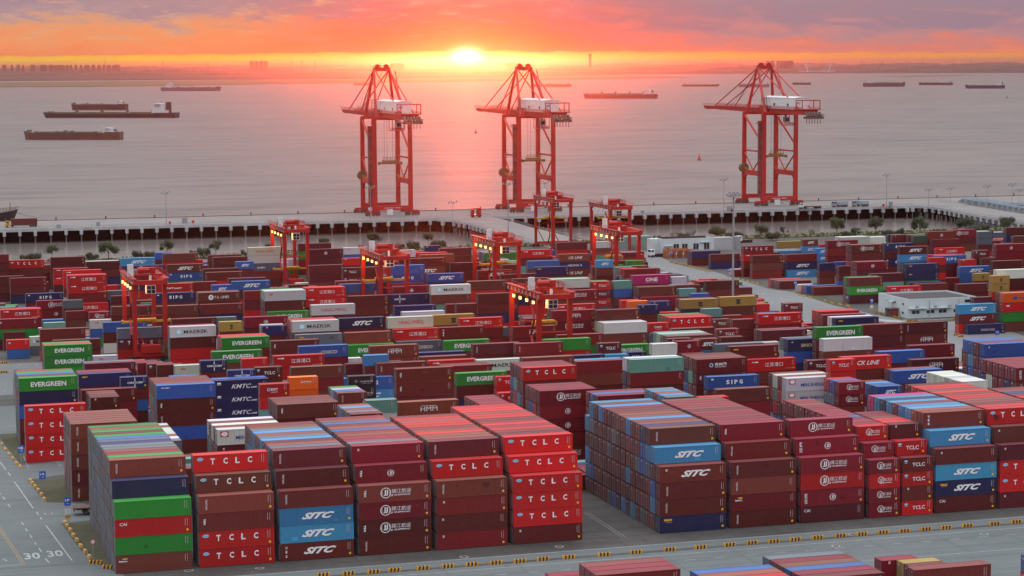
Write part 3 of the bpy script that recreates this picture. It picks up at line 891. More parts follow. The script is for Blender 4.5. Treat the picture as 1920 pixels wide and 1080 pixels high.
244.45 436.61 40 8 8 9
263.50 436.61 20 3 2 9 9
269.95 436.61 40 1 0 0 7
282.70 436.61 40 1 2 2
295.45 436.61 40 2 0 9
308.20 436.61 40 3 0 1 0 3
320.95 436.61 40 0 7 3 0
56.59 439.07 40 8 2 2 7 0
135.89 439.07 40 6 7 2 10 0
176.39 439.07 40 2 0 5 4 0
244.45 439.07 40 0 8 8
269.95 439.07 40 2 2 10 5 1
282.70 439.07 40 0 10 8 10
295.45 439.07 40 0 6 2
308.20 439.07 40 0 2 6
320.95 439.07 40 2 0 0 2
56.59 441.54 40 0 4 5 2 0
135.89 441.54 40 1 1 0 5 1
176.39 441.54 40 6 0 8 4 0
244.45 441.54 40 0 0 0
269.95 441.54 40 0 2 0
282.70 441.54 40 0 1 0 2 4
295.45 441.54 40 8 0 4 4
308.20 441.54 40 9 4 2 0 7
320.95 441.54 40 9 3 0 0 0
56.59 444.00 40 1 3 9 10 0
99.30 444.00 20 2 4 1 4614 14614
244.45 444.00 40 4 3 0
269.95 444.00 40 4 6 7 0 3
282.70 444.00 40 4 2 2 0 4
295.45 444.00 40 0 3 8 1 1
308.20 444.00 40 2 0 0 5 3
320.95 444.00 40 0 3 0 7 8
269.95 446.46 40 6 0 4
282.70 446.46 40 4 1 10 0
295.45 446.46 40 0 2 6 3
308.20 446.46 40 1 4 1
320.95 446.46 40 4 7 0 0
44.58 448.92 20 2 2 0 13100
140.37 448.92 40 0 0 1 0 10003
195.21 448.92 40 5 1 0 12202
282.70 448.92 40 0 0 2 0 7
295.45 448.92 40 10 2 1 4
308.20 448.92 40 4 1 0 2 7
320.95 448.92 40 2 6 2 2 1
44.58 451.39 20 0 2 3 0
191.72 451.39 40 3 9 6 0 10900
230.00 451.39 40 0 9 0 10005
276.25 451.39 20 2 2 6
282.70 451.39 40 7 4 9 6
295.45 451.39 40 4 2 2
308.20 451.39 40 0 3 6 10
320.95 451.39 40 4 10 6
30.17 453.85 40 0 0 5 10004 11107
44.58 453.85 20 1 6 2 0
173.43 453.85 20 3 0 0 1 0 10008
180.55 453.85 20 6 0 10 0 0
281.40 453.85 40 2 3 0 0
294.15 453.85 40 8 4 9 8 10
306.90 453.85 40 4 2 3
319.65 453.85 40 2 2 0 6
332.40 453.85 40 6 7 6 0
30.17 456.31 40 0 0 0 2 0
44.58 456.31 20 6 1 1 0
62.41 456.31 20 0 0 0 4 5
71.82 456.31 40 0 11404 11404 11404
180.52 456.31 20 3 5 2 4 1 11801
190.25 456.31 40 3 2 2 0 9
216.09 456.31 40 2 0 9 0 0 11107
30.17 458.77 40 0 3 6 0 5
58.20 458.77 20 2 6
71.82 458.77 40 0 0 0 5
137.82 458.77 20 2 302
156.54 458.77 40 10 0 10003 10000
186.03 458.77 20 1 6 2 0 406 400
209.80 458.77 40 2 5 4 5 13604
242.16 458.77 40 0 1 0 10001
30.17 461.23 40 0 5 0 0 7
75.95 461.23 20 5 9 2 0 3304
156.54 461.23 40 6 9 1 6
180.27 461.23 20 1 8 10 0 3100 3100
209.80 461.23 40 8 0 2 8 9
30.17 463.70 40 4 7 10 2 3
82.44 463.70 20 10 6 7 0 10300
217.65 463.70 40 7 4 1 0 0
255.90 463.70 40 3 0
139.41 466.16 20 2 2 302
205.11 466.16 20 2 1 0 0 4808
130.45 468.62 40 4 10000 11107
154.76 468.62 40 9 0 0 4204
262.20 468.62 20 3 1
44.85 471.08 40 0 0 10000
92.03 471.08 40 9 3 1 10000
184.74 473.55 40 2 0 0 9 0
265.90 473.55 20 8 0 2
54.04 476.01 20 0 5 0 13304
184.74 476.01 40 5 2 8 0 9
210.67 476.01 40 6 2 8 0 10000
291.40 476.01 20 7 1 6 1
297.85 476.01 40 0 8 0 0 8
310.60 476.01 40 0 3 6
323.35 476.01 40 0 0 2 1
336.10 476.01 40 0 0 0
348.85 476.01 40 2 7 0
55.60 478.47 40 2
72.49 478.47 20 1 7 1 0 13304
82.01 478.47 20 2 8 10 0 10002
184.74 478.47 40 3 1 8 5 8
200.90 478.47 20 3 0 0 0 0
210.67 478.47 40 7 2 2 5 0
238.67 478.47 40 6 0 0 10000 10000
250.96 478.47 40 4 2 0 11500 12800
297.85 478.47 40 8 3 0 9
310.60 478.47 40 2 0 4 3
323.35 478.47 40 0 4 2
336.10 478.47 40 7 0 0 8 2
348.85 478.47 40 1 1 0
130.43 480.93 40 3 0 10000
184.74 480.93 40 6 9 8 9 10
291.40 480.93 20 0 10 1
297.85 480.93 40 1 7 3 2 3
310.60 480.93 40 1 10 0 0
323.35 480.93 40 1 2 9 7
336.10 480.93 40 8 8 0
348.85 480.93 40 3 5 3 3 7
130.43 483.39 40 2 8 0
221.35 483.39 20 3 1 0 3 8
291.40 483.39 20 0 2 3 2 2
297.85 483.39 40 0 6 0 0
310.60 483.39 40 2 0 8
323.35 483.39 40 1 0 6 0
336.10 483.39 40 7 3 1 6
348.85 483.39 40 6 2 7 3 0
297.85 485.86 40 4 10 10 4
310.60 485.86 40 2 0 4 0
323.35 485.86 40 9 0 0 0 3
336.10 485.86 40 8 2 0 0
348.85 485.86 40 10 1 6 4 0
108.07 488.32 40 406 1005
141.16 488.32 40 2 0 11208
220.05 488.32 40 7 0 1 0
296.55 488.32 40 10 2 0 0
309.30 488.32 40 7 0 0 10 6
322.05 488.32 40 2 5 0 8 3
334.80 488.32 40 4 4 0
347.55 488.32 40 3 0 2 1 2
360.30 488.32 40 8 3 2 0
68.26 490.78 20 2 3 0 14808
91.66 490.78 40 4 8 2 12202
116.84 490.78 40 0 0 12800
129.77 490.78 40 1 0 2202
187.53 490.78 20 0 7 10 0 404
220.05 490.78 40 8 0 2 4
296.55 490.78 40 5 0 3 0 2
309.30 490.78 40 7 2 1
322.05 490.78 40 5 2 2 1
334.80 490.78 40 1 0 0 3
347.55 490.78 40 0 2 4
360.30 490.78 40 0 10 10
64.56 493.24 20 1 3 0 0
114.31 493.24 20 0 0 0 6
152.52 493.24 40 4 0 0 12800
176.04 493.24 20 6 0 6
206.17 493.24 20 5 0 0 0 300
239.01 493.24 40 10 0 2 0 10904
296.55 493.24 40 9 0 3 3 0
309.30 493.24 40 7 2 3 0 0
322.05 493.24 40 4 2 3 2 0
334.80 493.24 40 0 7 0 4 0
347.55 493.24 40 0 7 0 1 6
360.30 493.24 40 2 0 0
46.61 495.71 40 0 0 10904
62.55 495.71 20 2 2 0 300
142.29 495.71 40 2 2 0 12800
174.97 495.71 20 1 2 0 10300
181.72 495.71 20 2 0 1004
239.01 495.71 40 3 2 0 7 8
302.85 495.71 20 4 2 8 2
309.30 495.71 40 0 1 2 3 5
322.05 495.71 40 3 3 2 0 2
334.80 495.71 40 2 9 10 0
347.55 495.71 40 4 0 0 2
360.30 495.71 40 7 3 4 1
46.61 498.17 40 4 1 1
60.60 498.17 20 0 2 3 1
110.79 498.17 20 0 0 0
129.29 498.17 40 2 0 0
161.54 498.17 40 4 2 2302 10007
232.80 498.17 40 3 2 1 0
302.85 498.17 20 6 0 7
309.30 498.17 40 9 3 10 1
322.05 498.17 40 0 2 1 9 4
334.80 498.17 40 0 0 2 1
347.55 498.17 40 0 3 2
360.30 498.17 40 4 0 3 2 10
46.61 500.63 40 6 0 1
117.39 500.63 40 0 0 1503 11503
238.94 500.63 40 1 2 6 0 0
302.85 500.63 20 4 2 2 1 4
309.30 500.63 40 0 0 5 4 2
322.05 500.63 40 7 2 7 2 2
334.80 500.63 40 1 0 3 0
347.55 500.63 40 7 6 0
360.30 500.63 40 0 9 7 0
79.00 503.09 40 10 0 0 11107
179.37 503.09 40 2 0 1107
245.55 503.09 40 0 9 0 0
302.85 503.09 20 4 0 10
309.30 503.09 40 2 7 0
322.05 503.09 40 1 7 0
334.80 503.09 40 2 3 0
347.55 503.09 40 4 2 9
360.30 503.09 40 0 7 0 5 0
100.82 505.55 40 2 5 1 13405
130.95 505.55 40 2 0 4
167.50 505.55 40 0 4 7 10000
308.00 505.55 40 3 3 0 3 0
320.75 505.55 40 2 1 8 0 0
333.50 505.55 40 1 9 10 3
346.25 505.55 40 0 4 7 7
359.00 505.55 40 4 0 0 0
371.75 505.55 40 1 2 7 0 0
110.97 508.02 20 9 0 4808
199.47 508.02 40 8 5 0 0
224.03 508.02 40 3 0 0 0 12202
308.00 508.02 40 9 10 1 10 9
320.75 508.02 40 5 2 4 0
333.50 508.02 40 0 7 6
346.25 508.02 40 10 4 0 9 0
359.00 508.02 40 6 0 4 0 1
371.75 508.02 40 0 7 2 3 9
217.71 510.48 20 6 0 0 0 0
257.00 510.48 20 2 2 5 2
308.00 510.48 40 1 0 2
320.75 510.48 40 2 0 8 3 3
333.50 510.48 40 7 5 8 7
346.25 510.48 40 4 0 3
359.00 510.48 40 7 0 2 0
371.75 510.48 40 0 0 9 1
33.80 512.94 20 1 7 3
49.72 512.94 40 8 0 10000
218.75 512.94 40 0 0 6 0
314.30 512.94 20 0 8 0 9
320.75 512.94 40 2 9 1 2
333.50 512.94 40 5 1 0 2
346.25 512.94 40 0 10 0 9
359.00 512.94 40 5 3 0 0
371.75 512.94 40 5 0 10 0
49.72 515.40 40 6 0 9
320.75 515.40 40 2 6 3 2
333.50 515.40 40 0 2 0 2 3
346.25 515.40 40 3 8 0 3
359.00 515.40 40 3 2 0
371.75 515.40 40 0 0 5 8 5
53.00 517.87 40 5 4
96.21 517.87 40 4 10 0 12700
314.30 517.87 20 0 5 0
320.75 517.87 40 0 0 0 0
333.50 517.87 40 0 0 3 0 0
346.25 517.87 40 0 2 2 3
359.00 517.87 40 8 1 4 6
371.75 517.87 40 0 0 4
53.00 520.33 40 0 2
231.50 520.33 40 1 1 6
244.25 520.33 40 2 4 0
314.30 520.33 20 0 0 8 0
320.75 520.33 40 2 0 0 2 2
333.50 520.33 40 0 0 10 2 3
346.25 520.33 40 5 1 1 2
359.00 520.33 40 6 2 2 7 4
371.75 520.33 40 1 10 1 3 0
51.70 522.79 40 0 9
319.45 522.79 40 9 3 5
332.20 522.79 40 0 6 9 8 4
344.95 522.79 40 2 1 2 2
357.70 522.79 40 2 1 2
370.45 522.79 40 4 0 3 9
383.20 522.79 40 4 2 8 8 5
51.70 525.25 40 0 4
117.50 525.25 40 1 0 11107
143.04 525.25 40 0 0 11107
161.52 525.25 40 0 9 0 11500
186.89 525.25 40 10 8 10000 10008
319.45 525.25 40 0 2 9 8
332.20 525.25 40 5 1 0 2 2
344.95 525.25 40 4 0 2 0
357.70 525.25 40 5 1 7 3
370.45 525.25 40 0 3 8 1
383.20 525.25 40 0 6 0 5
85.46 527.71 40 2 2 0 11107
104.42 527.71 40 6 1 0 10909
117.29 527.71 40 0 0 1107 10003
130.83 527.71 40 0 0 13409
186.89 527.71 40 2 3 4 8
319.45 527.71 40 5 10 2 10
332.20 527.71 40 0 0 2
344.95 527.71 40 0 2 0 0 4
357.70 527.71 40 0 8 3 0
370.45 527.71 40 4 3 2 3 0
383.20 527.71 40 2 0 0 0
85.46 530.18 40 0 4 0 2
130.76 530.18 40 0 0 0 12202
143.14 530.18 40 1 2 0 13200
166.45 530.18 20 4 2 0 5 0
186.75 530.18 40 4 1 3 8 10000
201.62 530.18 20 2 4 0 2402
207.77 530.18 40 7 0 0 10102
242.95 530.18 20 3 2 1
251.82 530.18 40 2 10 0 2
319.45 530.18 40 4 0 0 1
332.20 530.18 40 3 0 0 2 0
344.95 530.18 40 0 0 4
357.70 530.18 40 2 6 4 4
370.45 530.18 40 1 7 2 6
383.20 530.18 40 2 8 6 2
53.82 532.64 20 0 0 4808
85.46 532.64 40 1 7 9 2
104.58 532.64 40 1 3 0 0 11208
129.79 532.64 40 4 0 3 0 11308
166.45 532.64 20 8 0 0 10 0
174.99 532.64 40 2 1 1 11601 11501
207.77 532.64 40 1 3 7 2
242.95 532.64 20 4 0 0
251.82 532.64 40 0 0 0 2
64.45 535.10 20 8 2
104.58 535.10 40 1 2 3 0 2
117.28 535.10 40 2 0 9 0 10404
207.77 535.10 40 8 0 3 2
249.25 535.10 20 8 9 2
64.45 537.56 20 0 0
97.67 537.56 20 0 4 1 0 3104
104.58 537.56 40 0 7 6 2 2
207.77 537.56 40 2 10 0 7
61.70 540.02 20 4 2
97.67 540.02 20 3 8 2 1 8
246.65 542.49 20 1 1 0
153.43 547.41 40 4 1 0 12202
36.20 549.87 20 0
43.14 549.87 40 7 11107 11107
88.53 549.87 20 2 1 9 0 4011
206.11 549.87 20 6 0 0 0 3104
43.14 552.34 40 2 3 2
213.44 552.34 20 2 0 0 2
310.55 552.34 40 14204
335.90 552.34 40 6 0 2 2
348.65 552.34 40 2 2 2 2 0
361.40 552.34 40 3 0 0 9
374.15 552.34 40 2 1 0 0 8
386.90 552.34 40 6 4 2 0
399.65 552.34 40 10 2 1 0 0
43.14 554.80 40 1 0 7
76.16 554.80 40 2 10002 10000 11208
163.49 554.80 20 5 0 9
308.85 554.80 40 2 10400 10406
323.57 554.80 40 0 7 4302 4413
335.90 554.80 40 2 3 10 10 2
348.65 554.80 40 10 1 8 5 0
361.40 554.80 40 10 2 0
374.15 554.80 40 2 2 3 0
386.90 554.80 40 2 0 5
399.65 554.80 40 1 10 0
66.85 557.26 20 4
76.16 557.26 40 1 10 6 1
148.21 557.26 40 2 7 0 14011
212.38 557.26 20 5 6 8 0 3104
315.20 557.26 20 0 4 0 0
323.57 557.26 40 1 9 0 0
340.90 557.26 20 0 2 6 0
347.35 557.26 40 2 2 5 6
360.10 557.26 40 8 3 0 10
372.85 557.26 40 0 2 3 2 0
385.60 557.26 40 5 0 0
398.35 557.26 40 1 5 6 1 1
46.34 559.72 40 1 0 0
206.78 559.72 20 2 3 0 0 13
347.35 559.72 40 0 0 0
360.10 559.72 40 4 0 2 9
372.85 559.72 40 5 0 0 10
385.60 559.72 40 0 2 7 4
398.35 559.72 40 0 0 0 0 3
411.10 559.72 40 0 9 2 0 4
340.90 562.18 20 0 0 0 4 4
347.35 562.18 40 0 3 4
360.10 562.18 40 1 0 4 4 7
372.85 562.18 40 3 1 10 3 0
385.60 562.18 40 3 3 9 4 5
398.35 562.18 40 0 3 2 6 7
411.10 562.18 40 7 2 2
340.90 564.65 20 9 2 10 5 4
347.35 564.65 40 9 2 0 4 0
360.10 564.65 40 0 2 4 4 2
372.85 564.65 40 9 0 0 1
385.60 564.65 40 0 0 2 9
398.35 564.65 40 2 4 0 0 7
411.10 564.65 40 0 3 0 0 10
78.52 567.11 40 1107
116.73 567.11 40 8 2 0 0 11308
142.40 567.11 40 7 8 0 8
340.90 567.11 20 7 3 6 3
347.35 567.11 40 2 3 0
360.10 567.11 40 0 1 1 8 1
372.85 567.11 40 2 2 5 0 1
385.60 567.11 40 4 0 0
398.35 567.11 40 2 0 2 2 6
411.10 567.11 40 2 3 7 0 7
98.38 569.57 40 9 5 0 11801
158.69 569.57 20 3 0 10 0 0
188.13 569.57 40 5 7 0 2202
347.35 569.57 40 2 0 8 9
360.10 569.57 40 2 0 0 2
372.85 569.57 40 8 4 0 0
385.60 569.57 40 4 9 7 1 1
398.35 569.57 40 1 10 0 0 1
411.10 569.57 40 0 2 2
79.11 572.03 40 10 8 0 10000
237.19 572.03 20 0 300
347.35 572.03 40 8 10 7 0
360.10 572.03 40 0 1 1 8 0
372.85 572.03 40 2 0 4 3 0
385.60 572.03 40 0 5 7 1
398.35 572.03 40 0 0 4 2
411.10 572.03 40 0 8 4 7 2
180.30 574.50 20 7 7 0
346.05 574.50 40 0 0 4 2
358.80 574.50 40 4 2 2
371.55 574.50 40 0 10 0
384.30 574.50 40 1 0 2 4
397.05 574.50 40 3 3 2 6
409.80 574.50 40 6 3 6
422.55 574.50 40 1 1 2 6 1
78.30 576.96 40 3
180.30 576.96 20 7 2 4
236.45 576.96 20 10 0 10
358.80 576.96 40 6 2 0 2 6
371.55 576.96 40 0 1 3 8
384.30 576.96 40 5 4 3
397.05 576.96 40 7 3 2 0
409.80 576.96 40 3 9 3 0 1
422.55 576.96 40 1 0 2 1 0
65.20 579.42 40 10002 10100 10009
78.30 579.42 40 0
167.81 579.42 40 1 2 4 10000 10000
180.30 579.42 20 2 2
192.00 579.42 40 5 2 4 0 11601
244.10 579.42 20 0 0
352.35 579.42 20 0 7 5 10 0
358.80 579.42 40 4 3 8 4
371.55 579.42 40 1 2 3
384.30 579.42 40 0 2 0 10
397.05 579.42 40 1 2 0 2
409.80 579.42 40 1 0 6 0 0
422.55 579.42 40 3 1 10 0 0
65.55 581.88 40 0 9
78.30 581.88 20 10
92.48 581.88 20 0 3 0 9
143.78 581.88 40 9 3 0 10004
180.30 581.88 20 3 0
256.80 581.88 20 0 5
264.80 581.88 20 0 10 300
352.35 581.88 20 1 3 8 3 0
358.80 581.88 40 1 9 0 1
371.55 581.88 40 1 5 0 0
384.30 581.88 40 8 4 2 5 1
397.05 581.88 40 7 6 0
409.80 581.88 40 4 0 8 0
422.55 581.88 40 7 0 0 2 1
44.90 584.34 40 2 0 10000
180.30 584.34 20 0 5
213.56 584.34 20 4 2 0 2
352.35 584.34 20 0 0 0 3
358.80 584.34 40 6 0 6 0
371.55 584.34 40 0 2 4 4
384.30 584.34 40 5 0 10
397.05 584.34 40 4 2 8 10
409.80 584.34 40 9 0 0 8
422.55 584.34 40 8 1 0 9
352.35 586.81 20 7 1 0 8 1
358.80 586.81 40 0 0 0 0
371.55 586.81 40 1 3 6
384.30 586.81 40 5 6 2 4
397.05 586.81 40 0 2 0 9 0
409.80 586.81 40 2 0 3 6 6
422.55 586.81 40 2 1 0
52.80 589.27 20 2 6
339.62 589.27 20 1 0 2 4011 4011
358.80 589.27 40 0 9 0 0
371.55 589.27 40 0 6 7 3 8
384.30 589.27 40 3 3 3 4
397.05 589.27 40 9 10 4 0 10
409.80 589.27 40 3 0 0 4 2
422.55 589.27 40 0 2 2 1 0
36.42 591.73 20 5 4302
102.20 591.73 40 9 0 1
161.84 591.73 20 1 0 0 0
179.00 591.73 40 2 7
342.66 591.73 40 2 9 1 0 8
357.50 591.73 40 5 2 0
370.25 591.73 40 8 4 4 10
383.00 591.73 40 6 1 3 4 2
395.75 591.73 40 0 2 0
408.50 591.73 40 0 0 0 0 1
421.25 591.73 40 7 2 0 0 2
434.00 591.73 40 0 6 1 0
63.03 594.19 40 8 0 10005
179.00 594.19 40 2 3
236.31 594.19 40 2 4 14011
357.50 594.19 40 3 0 3
370.25 594.19 40 0 0 1 5
383.00 594.19 40 5 9 9
395.75 594.19 40 0 4 7 0
408.50 594.19 40 0 2 0
421.25 594.19 40 0 5 0
434.00 594.19 40 3 2 2
42.96 596.66 20 9 1208
236.31 596.66 40 7 8 1
249.99 596.66 40 2 10000 14011
370.25 596.66 40 0 0 0 5
383.00 596.66 40 2 0 0 2
395.75 596.66 40 2 0 0 3
408.50 596.66 40 6 1 1 1 2
421.25 596.66 40 3 5 4
434.00 596.66 40 6 7 3
45.05 599.12 20 10 0
255.50 599.12 40 4 2
363.80 599.12 20 4 8 0
370.25 599.12 40 3 0 0 2 5
383.00 599.12 40 1 0 9 10
395.75 599.12 40 0 1 3
408.50 599.12 40 2 0 6
421.25 599.12 40 0 8 2 0
434.00 599.12 40 4 4 2 10
255.50 601.58 40 2 2
268.25 601.58 20 3
370.25 601.58 40 0 0 0
383.00 601.58 40 1 0 2
395.75 601.58 40 0 0 8 6
408.50 601.58 40 2 2 2 10 3
421.25 601.58 40 9 1 0
434.00 601.58 40 5 3 8 0 4
78.98 604.04 40 4 0 0 10000
91.85 604.04 40 7 3 4 10000
111.38 604.04 40 2 0 1107
227.50 604.04 40 5 0 1
255.50 604.04 40 1 0
370.25 604.04 40 3 0 4
383.00 604.04 40 2 0 0 4
395.75 604.04 40 1 2 0 2 2
408.50 604.04 40 8 0 2 7 2
421.25 604.04 40 4 2 0 9
434.00 604.04 40 3 0 3 2
47.69 606.50 20 0 0 5110
77.00 606.50 40 2 9
110.96 606.50 40 3 3 2 10000 14808
161.18 606.50 40 1 2 10 10000 11208
227.11 606.50 40 2 1 0 10000
255.50 606.50 40 0 4
268.25 606.50 20 9
363.80 606.50 20 9 0 5
370.25 606.50 40 3 2 0 0 0
383.00 606.50 40 6 10 1 4 4
395.75 606.50 40 0 3 4 2
408.50 606.50 40 0 0 4 8 1
421.25 606.50 40 2 0 0 0
434.00 606.50 40 3 2 0
36.63 608.97 20 0 0
60.85 608.97 20 7 5 4808
67.95 608.97 40 8 4
92.01 608.97 40 0 6 0 0 14100
110.96 608.97 40 0 0 0 0 8
227.11 608.97 40 0 2 0 0
265.50 608.97 20 0 7
34.31 611.43 40 0 7 14301
55.20 611.43 40 4
92.01 611.43 40 7 2 2 2 0
110.96 611.43 40 9 6 0 4 7
124.00 611.43 40 2 3 0 2202 12202
137.05 611.43 40 0 0 10000 10000
149.60 611.43 40 4 6 0 13304
200.59 611.43 40 0 9 1 0 14808
259.20 611.43 40 10 2
47.92 613.89 20 0 0 5
55.20 613.89 40 2
124.00 613.89 40 3 0 4 0 2
174.66 613.89 40 0 2 2 2 10000
200.59 613.89 40 7 0 10 2 7
214.71 613.89 20 5 9 302 300 302
221.72 613.89 20 0 0 0 5 10
227.88 613.89 40 2 3 0 0 13912
259.20 613.89 40 6 4
42.45 616.35 20 0 8
55.20 616.35 40 4
195.45 616.35 40 2
214.71 616.35 20 6 0 4 4 7
248.72 616.35 20 2 0 5
55.20 618.82 40 3
55.20 621.28 40 7
55.20 623.74 40 1
53.90 626.20 40 0
62.61 628.66 20 2 8 1601
238.70 628.66 20 0 0 0 2 0
270.65 628.66 20 0 0
385.40 628.66 40 9 9 2 2 2
398.15 628.66 40 5 9 3 7 1
410.90 628.66 40 0 4 4 2 3
423.65 628.66 40 0 8 0 0 0
436.40 628.66 40 7 6 0 8
449.15 628.66 40 5 3 3 7 4
461.90 628.66 40 8 10 0 4
53.90 631.13 40 0
232.40 631.13 40 0 0 0 0
250.20 631.13 20 0 0 10
324.92 631.13 40 10000 12202
350.70 631.13 40 0 10000
378.95 631.13 20 0 0 4 8
385.40 631.13 40 0 4 7 1
398.15 631.13 40 3 3 0 2
410.90 631.13 40 0 0 0 6
423.65 631.13 40 8 7 2 2 2
436.40 631.13 40 5 8 1 1
449.15 631.13 40 0 8 0 0 5
461.90 631.13 40 3 2 3 2 9
232.40 633.59 40 0 5 2 1 10000
245.15 633.59 40 8 0 0
385.40 633.59 40 8 4 0 1
398.15 633.59 40 7 0 1 8
410.90 633.59 40 0 10 2 10 0
423.65 633.59 40 0 9 6 2 2
436.40 633.59 40 9 7 3
449.15 633.59 40 0 3 4 2 1
461.90 633.59 40 3 2 2 1 4
110.09 636.05 40 5 2 0 0
123.95 636.05 20 3 0 0 0 0
232.40 636.05 40 8 2 9 7
245.15 636.05 40 2 0 9
313.15 636.05 40 10000 11107 10000
337.62 636.05 40 0 0
385.40 636.05 40 1 8 5 0
398.15 636.05 40 10 7 2 6
410.90 636.05 40 2 9 2
423.65 636.05 40 4 0 0 4
436.40 636.05 40 2 6 3 7 2
449.15 636.05 40 3 2 4 9 2
461.90 636.05 40 2 6 2 2 3
83.17 638.51 40 0 4 3700 11004
117.65 638.51 40 3 1 9 0
232.40 638.51 20 3 3 0 5
270.65 638.51 40 2
313.15 638.51 40 3 0 7
385.40 638.51 40 7 2 7 9
398.15 638.51 40 0 4 9
410.90 638.51 40 0 0 0 8 5
423.65 638.51 40 0 6 8 0 10
436.40 638.51 40 5 2 0 0
449.15 638.51 40 2 0 4 9
461.90 638.51 40 4 2 0 0
219.65 640.98 20 1 0 6 0
232.40 640.98 40 8 0 0 4
270.65 640.98 40 2
338.21 640.98 40 0 4
385.40 640.98 40 0 0 4 0
398.15 640.98 40 4 4 0
410.90 640.98 40 0 7 1 2 0
423.65 640.98 40 2 9 0
436.40 640.98 40 0 0 2 1 5
449.15 640.98 40 2 1 8
461.90 640.98 40 0 0 1 1
101.43 643.44 20 5 2 8 0 405
198.16 643.44 40 2 4 10000 10000
218.35 643.44 20 9 3 2 2
364.12 643.44 20 9 0 4011
390.40 643.44 20 1 1 0 7
396.85 643.44 40 0 8 0 9 4
409.60 643.44 40 2 3 0 3 8
422.35 643.44 40 0 2 5 2 6
435.10 643.44 40 3 0 8 0
447.85 643.44 40 0 0 0 10
460.60 643.44 40 7 10 7 0
473.35 643.44 40 8 10 5 1 0
142.05 645.90 40 6 10 0 10005
325.94 645.90 40 0 10 0
339.19 645.90 40 3 7 10904 10904
372.40 645.90 40 0 0 0 10000
390.40 645.90 20 0 5 1 0 0
396.85 645.90 40 4 4 2 2
409.60 645.90 40 3 2 10
422.35 645.90 40 0 1 3
435.10 645.90 40 0 7 0 7
447.85 645.90 40 2 1 0 2
460.60 645.90 40 0 0 3 4
473.35 645.90 40 2 0 0
390.40 648.36 20 4 1 8 0 0
396.85 648.36 40 0 0 0 1
409.60 648.36 40 2 5 2
422.35 648.36 40 0 4 1
435.10 648.36 40 2 7 3 4
447.85 648.36 40 9 0 0 0 1
460.60 648.36 40 2 2 4 2 1
473.35 648.36 40 4 0 2 0 5
84.40 650.82 20 0 8 2
237.40 650.82 20 7 0 10 1 2
350.66 650.82 20 4 0 2 0 2
396.85 650.82 40 2 7 3 6 1
409.60 650.82 40 2 1 8 10 2
422.35 650.82 40 4 9 2 2 9
435.10 650.82 40 1 0 0 0 2
447.85 650.82 40 0 1 7 2
460.60 650.82 40 1 2 10
473.35 650.82 40 0 3 7 1 0
84.40 653.29 20 4 5 0
122.65 653.29 20 1 0 0 0
250.15 653.29 20 0 7 4
320.35 653.29 40 9 5
396.85 653.29 40 0 9 0 8
409.60 653.29 40 9 2 7 10
422.35 653.29 40 10 4 0 2 3
435.10 653.29 40 0 9 9 2
447.85 653.29 40 0 2 3
460.60 653.29 40 3 2 1 9 0
473.35 653.29 40 3 6 0 8 2
58.22 655.75 20 0 0
142.93 655.75 40 2 3 0 0
237.40 655.75 20 3 9 0 2 10
250.15 655.75 20 6 2 0 0
358.88 655.75 20 0 1
396.85 655.75 40 4 4 1
409.60 655.75 40 7 0 1
422.35 655.75 40 2 2 2 1
435.10 655.75 40 10 0 3 1 0
447.85 655.75 40 3 0 4 4 0
460.60 655.75 40 3 7 8 4 1
473.35 655.75 40 0 2 0 1 9
72.39 658.21 40 0 10000
198.61 658.21 40 7 10 0 0
218.35 658.21 40 2 2 2
243.85 658.21 20 10 1 0 1 3
256.60 658.21 40 0 0
326.67 658.21 40 4 0 0 11801
366.56 658.21 40 7 5 405
396.85 658.21 40 1 2 3 4 0
409.60 658.21 40 0 4 2 7
422.35 658.21 40 2 0 3 0 0
435.10 658.21 40 0 1 9 8
447.85 658.21 40 5 0 0
460.60 658.21 40 0 0 0
473.35 658.21 40 3 0 8 0 1
39.14 660.67 40 4301 12202
76.80 660.67 40 5 4
162.88 660.67 40 0 0 11801
326.67 660.67 40 5 1 0 0
408.30 660.67 40 3 2 2 8
421.05 660.67 40 0 2 3 2 4
433.80 660.67 40 6 2 4 0 2
446.55 660.67 40 1 2 3
459.30 660.67 40 3 4 0 3
472.05 660.67 40 0 0 3
484.80 660.67 40 0 0 0 2
39.14 663.13 40 5 2
58.16 663.13 20 0 0 9
312.85 663.13 40 10000
401.85 663.13 20 0 2 0 0 0
408.30 663.13 40 0 4 0 0
421.05 663.13 40 2 4 1
433.80 663.13 40 0 2 10
446.55 663.13 40 0 1 6 3 4
459.30 663.13 40 0 6 3
472.05 663.13 40 0 0 0 3 0
484.80 663.13 40 4 1 0
86.85 665.60 40 2 1 4 14502
111.41 665.60 40 0 2 0 10405
370.99 665.60 20 7 0 0 2302
408.30 665.60 40 2 0 9 3 7
421.05 665.60 40 9 10 0 9
433.80 665.60 40 0 0 5
446.55 665.60 40 9 5 0 0
459.30 665.60 40 9 10 6 0 1
472.05 665.60 40 0 0 2 1
484.80 665.60 40 2 0 3
94.96 668.06 40 0 3 0 0
115.05 668.06 40 2 2 0
163.36 668.06 40 9 0 1
176.44 668.06 40 1 4 4 10405
255.30 668.06 20 0 1 2
274.71 668.06 40 0 10000
312.38 668.06 40 5
380.77 668.06 20 0 4 0 0
401.85 668.06 20 0 0 1 2
408.30 668.06 40 2 9 1 0
421.05 668.06 40 3 0 0 9 2
433.80 668.06 40 10 0 4 0
446.55 668.06 40 0 2 2 2
459.30 668.06 40 2 5 5 0 0
472.05 668.06 40 1 1 3
484.80 668.06 40 5 0 4 0
60.75 670.52 40 0 2202
73.61 670.52 20 3 0 0
83.10 670.52 20 0 7
115.05 670.52 40 2 2 2
127.80 670.52 40 3 3 2
163.80 670.52 40 8 5 0 11005 10005
268.05 670.52 40 10
280.80 670.52 40 0
312.60 670.52 20 2
363.37 670.52 40 3 1 0 1005
